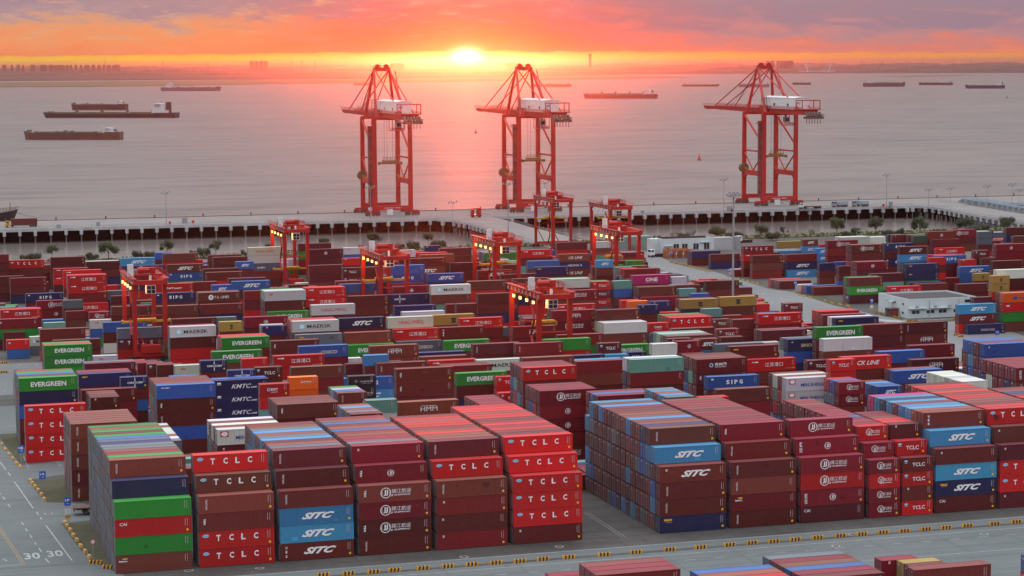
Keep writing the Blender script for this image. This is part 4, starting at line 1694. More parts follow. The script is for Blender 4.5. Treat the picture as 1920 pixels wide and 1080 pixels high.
379.01 670.52 20 0 2 10 0 300
408.30 670.52 40 0 0 7
421.05 670.52 40 6 4 7 5 2
433.80 670.52 40 2 9 2 2 7
446.55 670.52 40 0 4 2 6 0
459.30 670.52 40 2 5 2 0
472.05 670.52 40 0 3 3 0 2
484.80 670.52 40 2 6 5
38.55 672.98 20 4 7
60.71 672.98 40 2 0 10000 12202 12202
76.80 672.98 40 2 1
194.96 672.98 40 3 5 0 10400
229.80 672.98 20 4 8 0
274.35 672.98 20 2 0
280.80 672.98 40 5
408.30 672.98 40 0 2 3
421.05 672.98 40 0 6 2 2 10
433.80 672.98 40 2 0 1 0
446.55 672.98 40 4 0 0 0 2
459.30 672.98 40 7 0 0 2
472.05 672.98 40 5 0 4 4
484.80 672.98 40 0 0 4 9
38.55 675.45 20 0 5
60.71 675.45 40 0 0 2 5 2
112.04 675.45 40 2 0 0 0
204.30 675.45 20 4 5 0 0 0
248.85 675.45 20 3 2 10 2 7
274.35 675.45 20 0 2
280.80 675.45 40 0
312.60 675.45 20 8
390.65 675.45 40 3 0 0 1 1801
408.30 675.45 40 6 0 3 5 1
421.05 675.45 40 0 10 5 2 0
433.80 675.45 40 4 4 1 9
446.55 675.45 40 0 2 10 0
459.30 675.45 40 3 2 7 10
472.05 675.45 40 0 3 0 2
484.80 675.45 40 0 0 2 10
29.50 677.91 40 2 3
67.75 677.91 40 0 4 9
216.58 677.91 40 7 0 0 10904
412.00 677.91 40 0 3 0 4
424.75 677.91 40 0 6 0 2
437.50 677.91 40 2 1 10 1 0
450.25 677.91 40 1 1 8 0 1
463.00 677.91 40 0 3 0 2 0
475.75 677.91 40 4 10 5 4
488.50 677.91 40 5 3 10 2 0
29.50 680.37 40 3 0
86.80 680.37 20 1 0
163.30 680.37 20 1 4 0 9
239.42 680.37 20 0 9 0 0 406
278.05 680.37 20 4 2
412.00 680.37 40 4 2 5 3 1
424.75 680.37 40 2 7 0 4 2
437.50 680.37 40 0 3 1 1
450.25 680.37 40 4 6 0 4
463.00 680.37 40 10 2 0
475.75 680.37 40 2 5 1 0
488.50 680.37 40 2 10 2
51.68 682.83 40 1800 1601
259.00 682.83 20 2 9 10
331.94 682.83 20 5 0 0
412.00 682.83 40 2 4 4 7
424.75 682.83 40 10 4 3 2 0
437.50 682.83 40 9 1 5 0 9
450.25 682.83 40 0 9 0 1 7
463.00 682.83 40 1 2 0 0
475.75 682.83 40 1 9 0
488.50 682.83 40 1 6 4
501.25 682.83 40 3 7 3 2
239.80 685.29 20 2 0 2 0
310.00 685.29 40 0
201.55 687.76 20 0 5 7 0
208.00 687.76 20 2 0 0 2 10
246.25 687.76 20 3 0 0 7
271.75 687.76 40 0
284.50 687.76 40 7
310.00 687.76 40 3
42.25 690.22 40 5
60.91 690.22 40 3 8 0 2302 2302
201.55 690.22 20 5 0 0 3
208.00 690.22 20 1 2 0 0 4
246.25 690.22 40 0 2 2 0
310.00 690.22 40 0
340.45 690.22 40 0 0 0 0 11600
176.91 692.68 40 0 9 0 403 10000
208.00 692.68 20 0 3 7 6
246.25 692.68 40 9 0 0 2
259.00 692.68 40 0 0
278.05 692.68 20 2
310.00 692.68 40 2
340.45 692.68 40 0 7 2 1 0
66.45 695.14 40 5 1 2
168.45 695.14 40 3 4 0 2
206.70 695.14 20 8 0 7 2 8
232.20 695.14 40 4 0
257.70 695.14 20 3 0 0 0
283.20 695.14 40 0
330.12 695.14 20 0 0 4
108.19 697.61 40 1 4 2 10000
154.64 697.61 40 0 0 300 10300
168.45 697.61 40 2 10 10 10
206.70 697.61 20 0 3 0 2
283.20 697.61 40 3
337.66 697.61 20 8 0 5
397.95 697.61 20 9 2 0
40.95 700.07 20 0
155.70 700.07 40 0 2 2
168.45 700.07 40 3 0 3 2
206.70 700.07 20 2 0 4 3 0
283.20 700.07 20 3
404.25 700.07 20 2 0 4 3
40.95 702.53 20 7
168.45 702.53 40 10 1 0
193.69 702.53 40 3 3 0 10000
244.95 702.53 40 0 9
257.70 702.53 20 7 2 0 7
334.18 702.53 20 4 4
378.22 702.53 40 7 0 2
49.88 704.99 40 0 11004
136.50 704.99 20 4 10
168.45 704.99 40 0 9 0
183.63 704.99 40 6 2 1 0 3
206.70 704.99 40 7 2 4 4 7
257.70 704.99 20 3 4 0 9 1
415.04 704.99 40 5 0 0 0 0
429.75 704.99 20 4 2 8 2
436.20 704.99 40 2 2 0
448.95 704.99 40 10 2 2 2 2
461.70 704.99 40 0 9 2
474.45 704.99 40 0 2 2 0 0
487.20 704.99 40 0 1 2
499.95 704.99 40 2 3 6 6
512.70 704.99 40 1 0 6
136.50 707.45 20 3 0
168.45 707.45 20 0 0 4 3
206.70 707.45 40 0 3 7 10 5
270.45 707.45 20 3 8
368.81 707.45 40 3 9 406 10400
410.70 707.45 40 0 2 0 4
436.20 707.45 40 2 0 0 4
448.95 707.45 40 0 0 1 0
461.70 707.45 40 0 2 8 4 9
474.45 707.45 40 4 0 6 0 6
487.20 707.45 40 10 2 0
499.95 707.45 40 0 5 8 6 1
512.70 707.45 40 6 0 1 0
109.00 709.92 40 0 3 0 0
136.50 709.92 20 2 0
145.48 709.92 40 9 3 10000 10000
206.70 709.92 40 2 4 9 0 0
270.45 709.92 20 7 0
340.38 709.92 40 7 8 1 0 1601
429.75 709.92 20 0 6 0 0
436.20 709.92 40 10 0 1 0 0
448.95 709.92 40 7 1 10 6 2
461.70 709.92 40 9 9 0 6 1
474.45 709.92 40 3 2 1
487.20 709.92 40 2 6 7 9
499.95 709.92 40 1 0 8 2 0
512.70 709.92 40 3 0 2
205.40 712.38 40 9 2 6 0
256.40 712.38 20 7 9 2 0
428.45 712.38 20 10 2 0
434.90 712.38 40 9 1 7 9 1
447.65 712.38 40 2 6 1
460.40 712.38 40 10 3 3
473.15 712.38 40 4 8 6 3 8
485.90 712.38 40 5 5 2 6
498.65 712.38 40 5 4 3 0
511.40 712.38 40 2 0 2 2 0
141.65 714.84 20 2 8
205.40 714.84 40 3 5 2 2
249.95 714.84 20 7 10 0
280.61 714.84 20 8
434.90 714.84 40 0 4 2 3
447.65 714.84 40 6 0 10 0
460.40 714.84 40 2 3 2 6
473.15 714.84 40 1 0 0 0 2
485.90 714.84 40 0 0 1
498.65 714.84 40 1 0 0 2 4
511.40 714.84 40 0 9 0 0
524.15 714.84 40 0 1 6 1 0
121.48 717.30 20 4 0 5 0 405
159.05 717.30 20 1 8 2 0 2302
262.70 717.30 20 10 0 1 6
269.15 717.30 40 0
281.90 717.30 20 0
434.90 717.30 40 9 3 8
447.65 717.30 40 0 0 7 8
460.40 717.30 40 0 10 9 0 0
473.15 717.30 40 7 2 0 0
485.90 717.30 40 4 6 0 0
498.65 717.30 40 0 9 4 7
511.40 717.30 40 0 3 0 5 2
524.15 717.30 40 10 2 0 0 1
415.70 719.77 20 7 0 10 0
434.90 719.77 40 5 3 2 2
447.65 719.77 40 0 1 3 0 0
460.40 719.77 40 1 0 2 0
473.15 719.77 40 2 1 0 10 10
485.90 719.77 40 3 0 8
498.65 719.77 40 7 1 10
511.40 719.77 40 9 0 0 10
524.15 719.77 40 9 1 0 1
281.90 722.23 20 4
315.62 722.23 40 0 0 10000
329.67 722.23 40 406 404 0
351.50 722.23 40 0 2 5 0 8
370.04 722.23 40 0 1004 0 1004
434.90 722.23 40 0 1 0
447.65 722.23 40 6 0 3
460.40 722.23 40 5 3 0 0
473.15 722.23 40 0 3 2 0
485.90 722.23 40 9 2 0 6
498.65 722.23 40 3 4 0
511.40 722.23 40 4 7 0 6
524.15 722.23 40 5 0 3 1 0
281.90 724.69 20 0
320.15 724.69 40 1 9
342.54 724.69 20 10 0 406 406
351.50 724.69 40 2 6 0 3 8
434.90 724.69 40 9 5 10 2
447.65 724.69 40 0 0 0 2
460.40 724.69 40 0 7 1 0
473.15 724.69 40 2 8 4 1 0
485.90 724.69 40 8 8 2 0 7
498.65 724.69 40 0 0 1 3 10
511.40 724.69 40 4 2 1 1
524.15 724.69 40 0 8 10 10
211.70 727.15 20 2 4 0 2 8
269.15 727.15 20 0 4 1
320.15 727.15 40 0 0
345.65 727.15 40 9 1 0 2
394.58 727.15 40 1 0 2202
447.65 727.15 40 0 0 0 3 0
460.40 727.15 40 4 9 0 1 4
473.15 727.15 40 5 0 0 2 4
485.90 727.15 40 0 1 0 8 10
498.65 727.15 40 2 4 2 4
511.40 727.15 40 4 4 3 2 7
524.15 727.15 40 4 2 2
46.62 729.61 40 4 10000 10001
76.60 729.61 20 0 0
86.46 729.61 40 2 4 10001 11004
99.70 729.61 40 9 7 11005 10400
230.31 729.61 40 0 0 5
267.85 729.61 20 4 0 0 7
280.60 729.61 20 0
315.18 729.61 40 0 0 2302 100
331.60 729.61 20 0 4 2
439.90 729.61 20 0 7 1 8 9
446.35 729.61 40 10 4 1 4
459.10 729.61 40 0 6 9 8
471.85 729.61 40 8 4 0 0
484.60 729.61 40 0 0 6 10 0
497.35 729.61 40 4 1 4 2 2
510.10 729.61 40 6 10 4 5
522.85 729.61 40 4 2 4 6 1
535.60 729.61 40 9 3 10 8
210.40 732.08 20 0 4 2 0
312.40 732.08 20 0
318.85 732.08 40 0 2 0
395.46 732.08 40 0 8 0 0
439.90 732.08 20 7 2 1 0 4
446.35 732.08 40 0 0 8 0
459.10 732.08 40 4 0 7 7
471.85 732.08 40 9 1 0 6
484.60 732.08 40 0 10 2
497.35 732.08 40 5 2 3 0 2
510.10 732.08 40 9 2 0 5
522.85 732.08 40 0 9 0
535.60 732.08 40 3 4 0 0
108.40 734.54 20 0 4 3 1
267.85 734.54 20 1 0 0 9
312.40 734.54 20 8
341.87 734.54 20 4 3 6 406 400
369.85 734.54 20 0 5 1 2
388.53 734.54 20 2 2 6 0 15
394.69 734.54 40 4 6 5 0 1800
439.90 734.54 20 2 5 3 8 1
446.35 734.54 40 7 0 0 5
459.10 734.54 40 7 0 0 1
471.85 734.54 40 2 6 0 2 1
484.60 734.54 40 4 4 0 0
497.35 734.54 40 1 4 2 0 2
510.10 734.54 40 3 2 2
522.85 734.54 40 0 3 1 1 4
535.60 734.54 40 6 0 0 0
39.58 737.00 40 0 0 0
108.40 737.00 20 8 3 0 4
172.15 737.00 20 7 6 1
216.85 737.00 40 3 8 3 2
280.60 737.00 20 4
318.85 737.00 40 4 4 8
331.60 737.00 40 1 0 6
395.35 737.00 20 2 2 4 4 0
446.35 737.00 40 9 0 3
459.10 737.00 40 10 5 6 4
471.85 737.00 40 8 0 0 2
484.60 737.00 40 9 2 2 2 9
497.35 737.00 40 7 3 0 10
510.10 737.00 40 2 2 3 0 6
522.85 737.00 40 2 7 2 1 0
535.60 737.00 40 2 8 1 0 0
99.60 739.46 40 0 5 0 2 10000
151.62 739.46 40 3 4 0 0 11800
178.60 739.46 20 6 1 2
280.60 739.46 20 4
318.85 739.46 40 3
331.60 739.46 40 4 0 0
388.99 739.46 20 2 0 4 0 3100
406.37 739.46 40 8 8 0 0 1601
446.35 739.46 40 4 0 6 2 2
459.10 739.46 40 4 9 4 2 0
471.85 739.46 40 0 1 0 2 0
484.60 739.46 40 0 0 4 10 6
497.35 739.46 40 1 9 3
510.10 739.46 40 0 0 1 2 0
522.85 739.46 40 7 2 1 2
535.60 739.46 40 8 5 2 2
108.40 741.93 20 6 4 1 0
185.28 741.93 20 6 2 9 0 8
231.52 741.93 40 0 10 0 12202
267.85 741.93 40 2 0 2
331.60 741.93 40 3 8 10
344.35 741.93 40 2 0 3
383.36 741.93 20 2 4 0 0 3100
433.42 741.93 40 2 0 1 4 0
446.35 741.93 40 2 0 3 8
459.10 741.93 40 0 8 1 2 8
471.85 741.93 40 2 6 0 3
484.60 741.93 40 6 4 4 1 0
497.35 741.93 40 3 10 1 2 7
510.10 741.93 40 2 8 0 2
522.85 741.93 40 2 0 0 0
535.60 741.93 40 1 2 5 2 7
102.10 744.39 40 2 2 2 2
178.60 744.39 40 10 0 2
191.89 744.39 40 0 2 0 2
229.60 744.39 40 0 2 9
261.40 744.39 20 0 8
267.85 744.39 20 3 0 10
344.35 744.39 40 6 4 1
382.89 744.39 20 4 1 10 0 4
422.56 744.39 20 1 2 0 9 9
433.60 744.39 40 1 7 2
446.35 744.39 40 9 2 0
459.10 744.39 40 8 5 2 2 1
471.85 744.39 40 2 4 9 2 0
484.60 744.39 40 8 2 9
497.35 744.39 40 7 5 3 4
510.10 744.39 40 1 5 0
522.85 744.39 40 2 3 0 1
535.60 744.39 40 0 4 0 0
54.80 746.85 20 0 0
182.30 746.85 40 2 3 2
239.60 746.85 20 2 9 0
422.56 746.85 20 6 0 10 1 8
450.05 746.85 40 1 2 9 0
462.80 746.85 40 6 2 0 7 1
475.55 746.85 40 0 9 2 3 0
488.30 746.85 40 1 1 5 0
501.05 746.85 40 1 5 3 10 9
513.80 746.85 40 10 2 0 4
526.55 746.85 40 2 0 3 2 10
539.30 746.85 40 1 9 0 1
54.80 749.31 20 2 0
182.30 749.31 40 3 5 0 0
233.30 749.31 40 2 2 2
271.55 749.31 40 3 9
424.55 749.31 40 7 0 0
450.05 749.31 40 0 2 5 2 0
462.80 749.31 40 4 5 9 0 3
475.55 749.31 40 0 2 9
488.30 749.31 40 0 2 7 2
501.05 749.31 40 2 2 0 1 4
513.80 749.31 40 2 1 0 0 0
526.55 749.31 40 6 10 6 8
539.30 749.31 40 0 1 3
119.19 751.77 40 2 4 0 0
182.30 751.77 40 4 0 1 10
233.30 751.77 40 0 2 3
249.67 751.77 40 3703 3804 3703
271.55 751.77 40 2 0 0
341.60 751.77 20 5 0 0
399.05 751.77 40 5 5 8 0
450.05 751.77 40 10 6 6 2
462.80 751.77 40 1 0 0 4
475.55 751.77 40 6 2 3 0
488.30 751.77 40 0 2 2 0
501.05 751.77 40 0 0 5
513.80 751.77 40 9 5 0 2
526.55 751.77 40 3 2 0 6 5
539.30 751.77 40 0 2 4
552.05 751.77 40 0 6 6 6 4
80.30 754.24 20 0
132.18 754.24 40 0 0 5009 8 11308
182.30 754.24 40 2 6 8 2
258.80 754.24 20 10 2
271.55 754.24 40 5 1 0
424.55 754.24 40 2 5 0
437.30 754.24 40 1 0 0
462.80 754.24 40 0 2 4 0
475.55 754.24 40 1 10 8 5
488.30 754.24 40 4 7 6 3
501.05 754.24 40 5 3 5 2 2
513.80 754.24 40 10 0 2 0
526.55 754.24 40 3 2 2
539.30 754.24 40 10 4 1 0 2
552.05 754.24 40 7 0 3 7
35.94 756.70 40 8 0 0 0 1
105.80 756.70 40 5 7 6
182.30 756.70 40 2 0 3
233.30 756.70 40 10 9 3
258.80 756.70 20 2 1 0
265.10 756.70 20 4 5
437.30 756.70 40 9 0 2
462.80 756.70 40 4 3 0 9
475.55 756.70 40 3 7 0 0 10
488.30 756.70 40 2 9 8 2 2
501.05 756.70 40 2 10 0 0
513.80 756.70 40 2 0 10
526.55 756.70 40 1 1 0
539.30 756.70 40 0 2 0 8 0
552.05 756.70 40 0 1 0
63.54 759.16 40 0 2302 2302
87.20 759.16 40 6 0 4 10406
168.64 759.16 20 8 8 10 5 4808
174.92 759.16 20 1 0 4 0 8
182.30 759.16 40 2 1 2
195.05 759.16 20 0 0 2 4
205.21 759.16 40 2 0 0 0
220.55 759.16 40 0 0 5
233.30 759.16 40 3 3 9
437.30 759.16 40 3 3 0
462.80 759.16 40 1 4 2 4 2
475.55 759.16 40 6 3 8 0
488.30 759.16 40 8 10 0 0
501.05 759.16 40 1 3 0
513.80 759.16 40 8 6 0 4 0
526.55 759.16 40 3 3 10 0 1
539.30 759.16 40 1 1 10 10
552.05 759.16 40 1 0 2 4 0
64.06 761.62 20 6
99.87 761.62 20 0 0 4 0 5
118.92 761.62 40 4 1 0 0
169.55 761.62 40 2 0 0 1
182.30 761.62 40 0 4 2
207.80 761.62 40 0 7 7
220.55 761.62 40 6 0 1
315.19 761.62 40 4 0
48.54 764.09 40 0 0 0 10102
117.25 764.09 40 7 4 0
142.75 764.09 20 6 9 8
152.71 764.09 40 10 0 1 7 0
181.00 764.09 40 2 6 2
193.75 764.09 20 0 5 1 0
232.00 764.09 40 0 2 0
244.75 764.09 40 2 3
283.00 764.09 20 9 3
321.25 764.09 40 1
117.25 766.55 40 2 4 4
142.75 766.55 40 2 7 8
181.00 766.55 20 0 4 3 0
219.25 766.55 40 8 0 4
117.25 769.01 40 0 4 6
142.75 769.01 40 5 1 0
219.25 769.01 40 5 9 4
232.00 769.01 40 8 0 0
254.59 769.01 40 0 1 2 0
321.25 769.01 40 4
404.05 769.01 20 3 2 0 9
410.50 769.01 20 10 2 0 0
63.74 771.47 40 0 3 0 10000
117.25 771.47 40 0 1 0
219.25 771.47 40 0 0 1
244.75 771.47 40 4 2
410.50 771.47 20 0 6 8 7
53.50 773.93 40 3 1 3
117.25 773.93 40 2 4 2
219.25 773.93 40 0 0 7
244.75 773.93 40 0 2
263.80 773.93 20 7 9 1
321.25 773.93 40 0
53.50 776.40 40 4 1 4
244.75 776.40 40 0 1
313.21 776.40 40 0 4
251.05 778.86 20 4 3 5
313.21 778.86 40 0 0
334.00 778.86 40 0
52.20 781.32 40 10 7 2
77.17 781.32 40 4 0 0
274.67 781.32 20 0 10 0 8
358.20 781.32 20 2 0
472.95 781.32 40 10 2 0 0 8
485.70 781.32 40 2 1 0 0
498.45 781.32 40 3 0 9 10 6
511.20 781.32 40 3 1 0 1 3
523.95 781.32 40 10 0 1 3
536.70 781.32 40 5 0 1 0 10
549.45 781.32 40 7 2 8 4
562.20 781.32 40 4 0 0
77.17 783.78 40 3 2 8
268.95 783.78 40 4 5
472.95 783.78 40 10 10 2
485.70 783.78 40 5 4 2 0
498.45 783.78 40 3 9 5
511.20 783.78 40 5 0 4 7 5
523.95 783.78 40 0 4 0
536.70 783.78 40 2 10 2 2 2
549.45 783.78 40 1 3 1 4
562.20 783.78 40 9 6 7
574.95 783.78 40 2 0 4 0
52.20 786.24 40 2 10 0
84.00 786.24 20 2 1 1
179.70 786.24 40 8 0 10
206.42 786.24 20 2 2 0 4904
268.95 786.24 40 6 3
281.70 786.24 40 0 4
472.95 786.24 40 6 3 1 10
485.70 786.24 40 6 9 3 4
498.45 786.24 40 0 0 9
511.20 786.24 40 9 0 0 0
523.95 786.24 40 1 5 2 3 3
536.70 786.24 40 1 7 8 4 0
549.45 786.24 40 0 6 0 9 4
562.20 786.24 40 6 0 0 4
574.95 786.24 40 1 2 1
268.95 788.71 40 3 5
472.95 788.71 40 0 10 0
485.70 788.71 40 10 0 0 3
498.45 788.71 40 10 2 1 0
511.20 788.71 40 0 3 0 3 0
523.95 788.71 40 6 1 3 0 4
536.70 788.71 40 1 10 6 0
549.45 788.71 40 1 0 10 0
562.20 788.71 40 2 10 0 2 5
574.95 788.71 40 1 8 0 10
64.95 791.17 40 2 3 0
268.95 791.17 40 0 2
485.70 791.17 40 0 0 6 0
498.45 791.17 40 2 6 0
511.20 791.17 40 1 2 1 0
523.95 791.17 40 0 0 10 3 3
536.70 791.17 40 5 2 4
549.45 791.17 40 4 3 9 2 5
562.20 791.17 40 3 0 2 0
574.95 791.17 40 4 0 8 0 0
205.20 793.63 20 1 1 2
479.25 793.63 20 0 0 2 4 4
485.70 793.63 40 3 2 2 9 4
498.45 793.63 40 2 0 6 2 7
511.20 793.63 40 5 0 2 1 6
523.95 793.63 40 0 2 0
536.70 793.63 40 3 2 1 2
549.45 793.63 40 0 0 2 4 7
562.20 793.63 40 1 0 2 0 4
574.95 793.63 40 1 1 2 7 0
479.25 796.09 20 2 2 0 1 1
485.70 796.09 40 2 0 7 2 7
498.45 796.09 40 4 0 0 3 1
511.20 796.09 40 3 0 0 3 2
523.95 796.09 40 0 10 4 0 7
536.70 796.09 40 9 0 1
549.45 796.09 40 1 0 0 2
562.20 796.09 40 0 4 0
574.95 796.09 40 4 7 3
489.40 798.56 40 4 1 2
502.15 798.56 40 8 1 0 0 0
514.90 798.56 40 2 0 0 0
527.65 798.56 40 6 8 5
540.40 798.56 40 4 3 4 0 8
553.15 798.56 40 4 1 9 0
565.90 798.56 40 2 2 3 3
578.65 798.56 40 2 2 1 8 7
457.45 805.94 20 1 9 4
368.20 808.40 20 0
392.40 823.18 20 0
474.05 833.03 20 4 4
378.03 837.95 40 11
421.78 845.34 40 8
421.78 847.80 40 8
492.04 852.72 20 9
492.04 855.19 20 8
'''

# ------------------------------------------------------------------ shipping containers
RP, V0 = 2.4622, 333.2
DIM = {40: (12.192, 2.438, 2.9), 20: (6.058, 2.438, 2.6)}
def container_meshes(ln):
    L, Wd, H = DIM[ln]; H -= .004; zb = .07; pr_ = .15; R = {}
    fr = MB()                                        # corner posts, rails and corner castings
    for x in (0, L-pr_):
        for y in (0, Wd-pr_): fr.box(x, x+pr_, y, y+pr_, 0, H)
    for y in (.004, Wd-.084):
        fr.box(pr_, L-pr_, y, y+.08, H-.13, H-.012); fr.box(pr_, L-pr_, y, y+.08, zb, zb+.17)
    for x in (.004, L-.084): fr.box(x, x+.08, pr_, Wd-pr_, H-.14, H-.012); fr.box(x, x+.08, pr_, Wd-pr_, zb, zb+.15)
    R['frame'] = fr.mesh('frame', MP[0, 0])
    bo = MB(); n = int((L-2*pr_)/.278); w = (L-2*pr_)/n; z0, z1 = zb+.17, H-.13
    for y0, s in ((.02, 1), (Wd-.02, -1)):
        P = []
        for i in range(n):
            x = pr_+i*w; P += [(x, y0), (x+w*.26, y0), (x+w*.5, y0+s*.045), (x+w*.76, y0+s*.045)]
        P.append((L-pr_, y0)); V = [(a, b, z0) for a, b in P]+[(a, b, z1) for a, b in P]; k = len(P)
        F = [(i, i+1, k+i+1, k+i) if s > 0 else (i+1, i, k+i, k+i+1) for i in range(k-1)]
        bo.add(V, F)
    bo.box(L-.09, L-.05, pr_, Wd-pr_, zb+.15, H-.14); bo.box(pr_, L-pr_, .09, Wd-.09, zb, zb+.12)
    R['side_wall'] = bo.mesh('side_wall', MP[0, 0])
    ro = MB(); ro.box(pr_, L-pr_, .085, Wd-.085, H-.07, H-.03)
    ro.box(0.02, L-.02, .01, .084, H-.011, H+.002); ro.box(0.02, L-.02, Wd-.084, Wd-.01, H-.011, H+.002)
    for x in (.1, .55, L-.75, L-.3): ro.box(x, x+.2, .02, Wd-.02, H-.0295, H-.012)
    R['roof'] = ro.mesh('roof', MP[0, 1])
    for q, (y0, y1) in (('a', (pr_+.01, Wd/2-.01)), ('b', (Wd/2+.01, Wd-pr_-.01))):
        d = MB(); d.box(.03, .07, y0, y1, zb+.16, H-.15)
        for zz in (.55, 1.1, 1.65, 2.15): d.box(.012, .03, y0+.06, y1-.06, zz, zz+.28)
        R['door'+q] = d.mesh('door', MP[0, 0])
        b = MB()
        for yy in (y0+.28, y1-.28): b.tube((-.012, yy, zb+.1), (-.012, yy, H-.05), .03, n=5); b.box(-.05, .0, yy-.05, yy+.22, 1.15, 1.2)
        R['bar'+q] = b.mesh('locking_bars', grey_metal)
    return R
CM = {ln: container_meshes(ln) for ln in (40, 20)}
# lettering: (text, x centre, z centre, width, height, bold, shear, colour[, turned]); x from the left end in metres, z from the floor
def TX(t, x, z, w, h, b=.02, s=0., c='white', turn=0): return ('T', t, x, z, w, h, b, s, c, turn)
def RC(x0, x1, z0, z1, c): return ('R', x0, x1, z0, z1, c)
def EL(x, z, a, b, c, ring=0.): return ('E', x, z, a, b, c, ring)
def jj(x, z, r, name=1, w=3.3):
    L = [EL(x, z, r, r, 'white', r*.86)]+[TX('JJ', x, z+.02, r*.85, r*1.1, .03)]
    for d in (-.34, -.12, .1, .3):
        for s in (-1, 1): L.append(RC(x+s*r*.88-(r*.28 if s > 0 else 0), x+s*r*.88+(r*.28 if s < 0 else 0), z+d*r, z+d*r+.07, 'white'))
    if name: L += [TX('锦江航运', x+r+.1+w/2, z+.24, w, .75, .0, .15), TX('JJ SHIPPING', x+r-.05+w/2, z-.45, w*1.02, .34, .02, .2)]
    return L
def tclc(c='white'): return [EL(1.1, 2.2, .52, .27, 'sky'), TX('TCLC', 1.1, 2.2, .9, .2, .02, 0, 'blue')]+[TX(ch, x, 1.78-.0*i, .72, .98, .035) for i, (ch, x) in enumerate((('T', 3.15), ('C', 5.25), ('L', 7.2), ('C', 9.25)))]
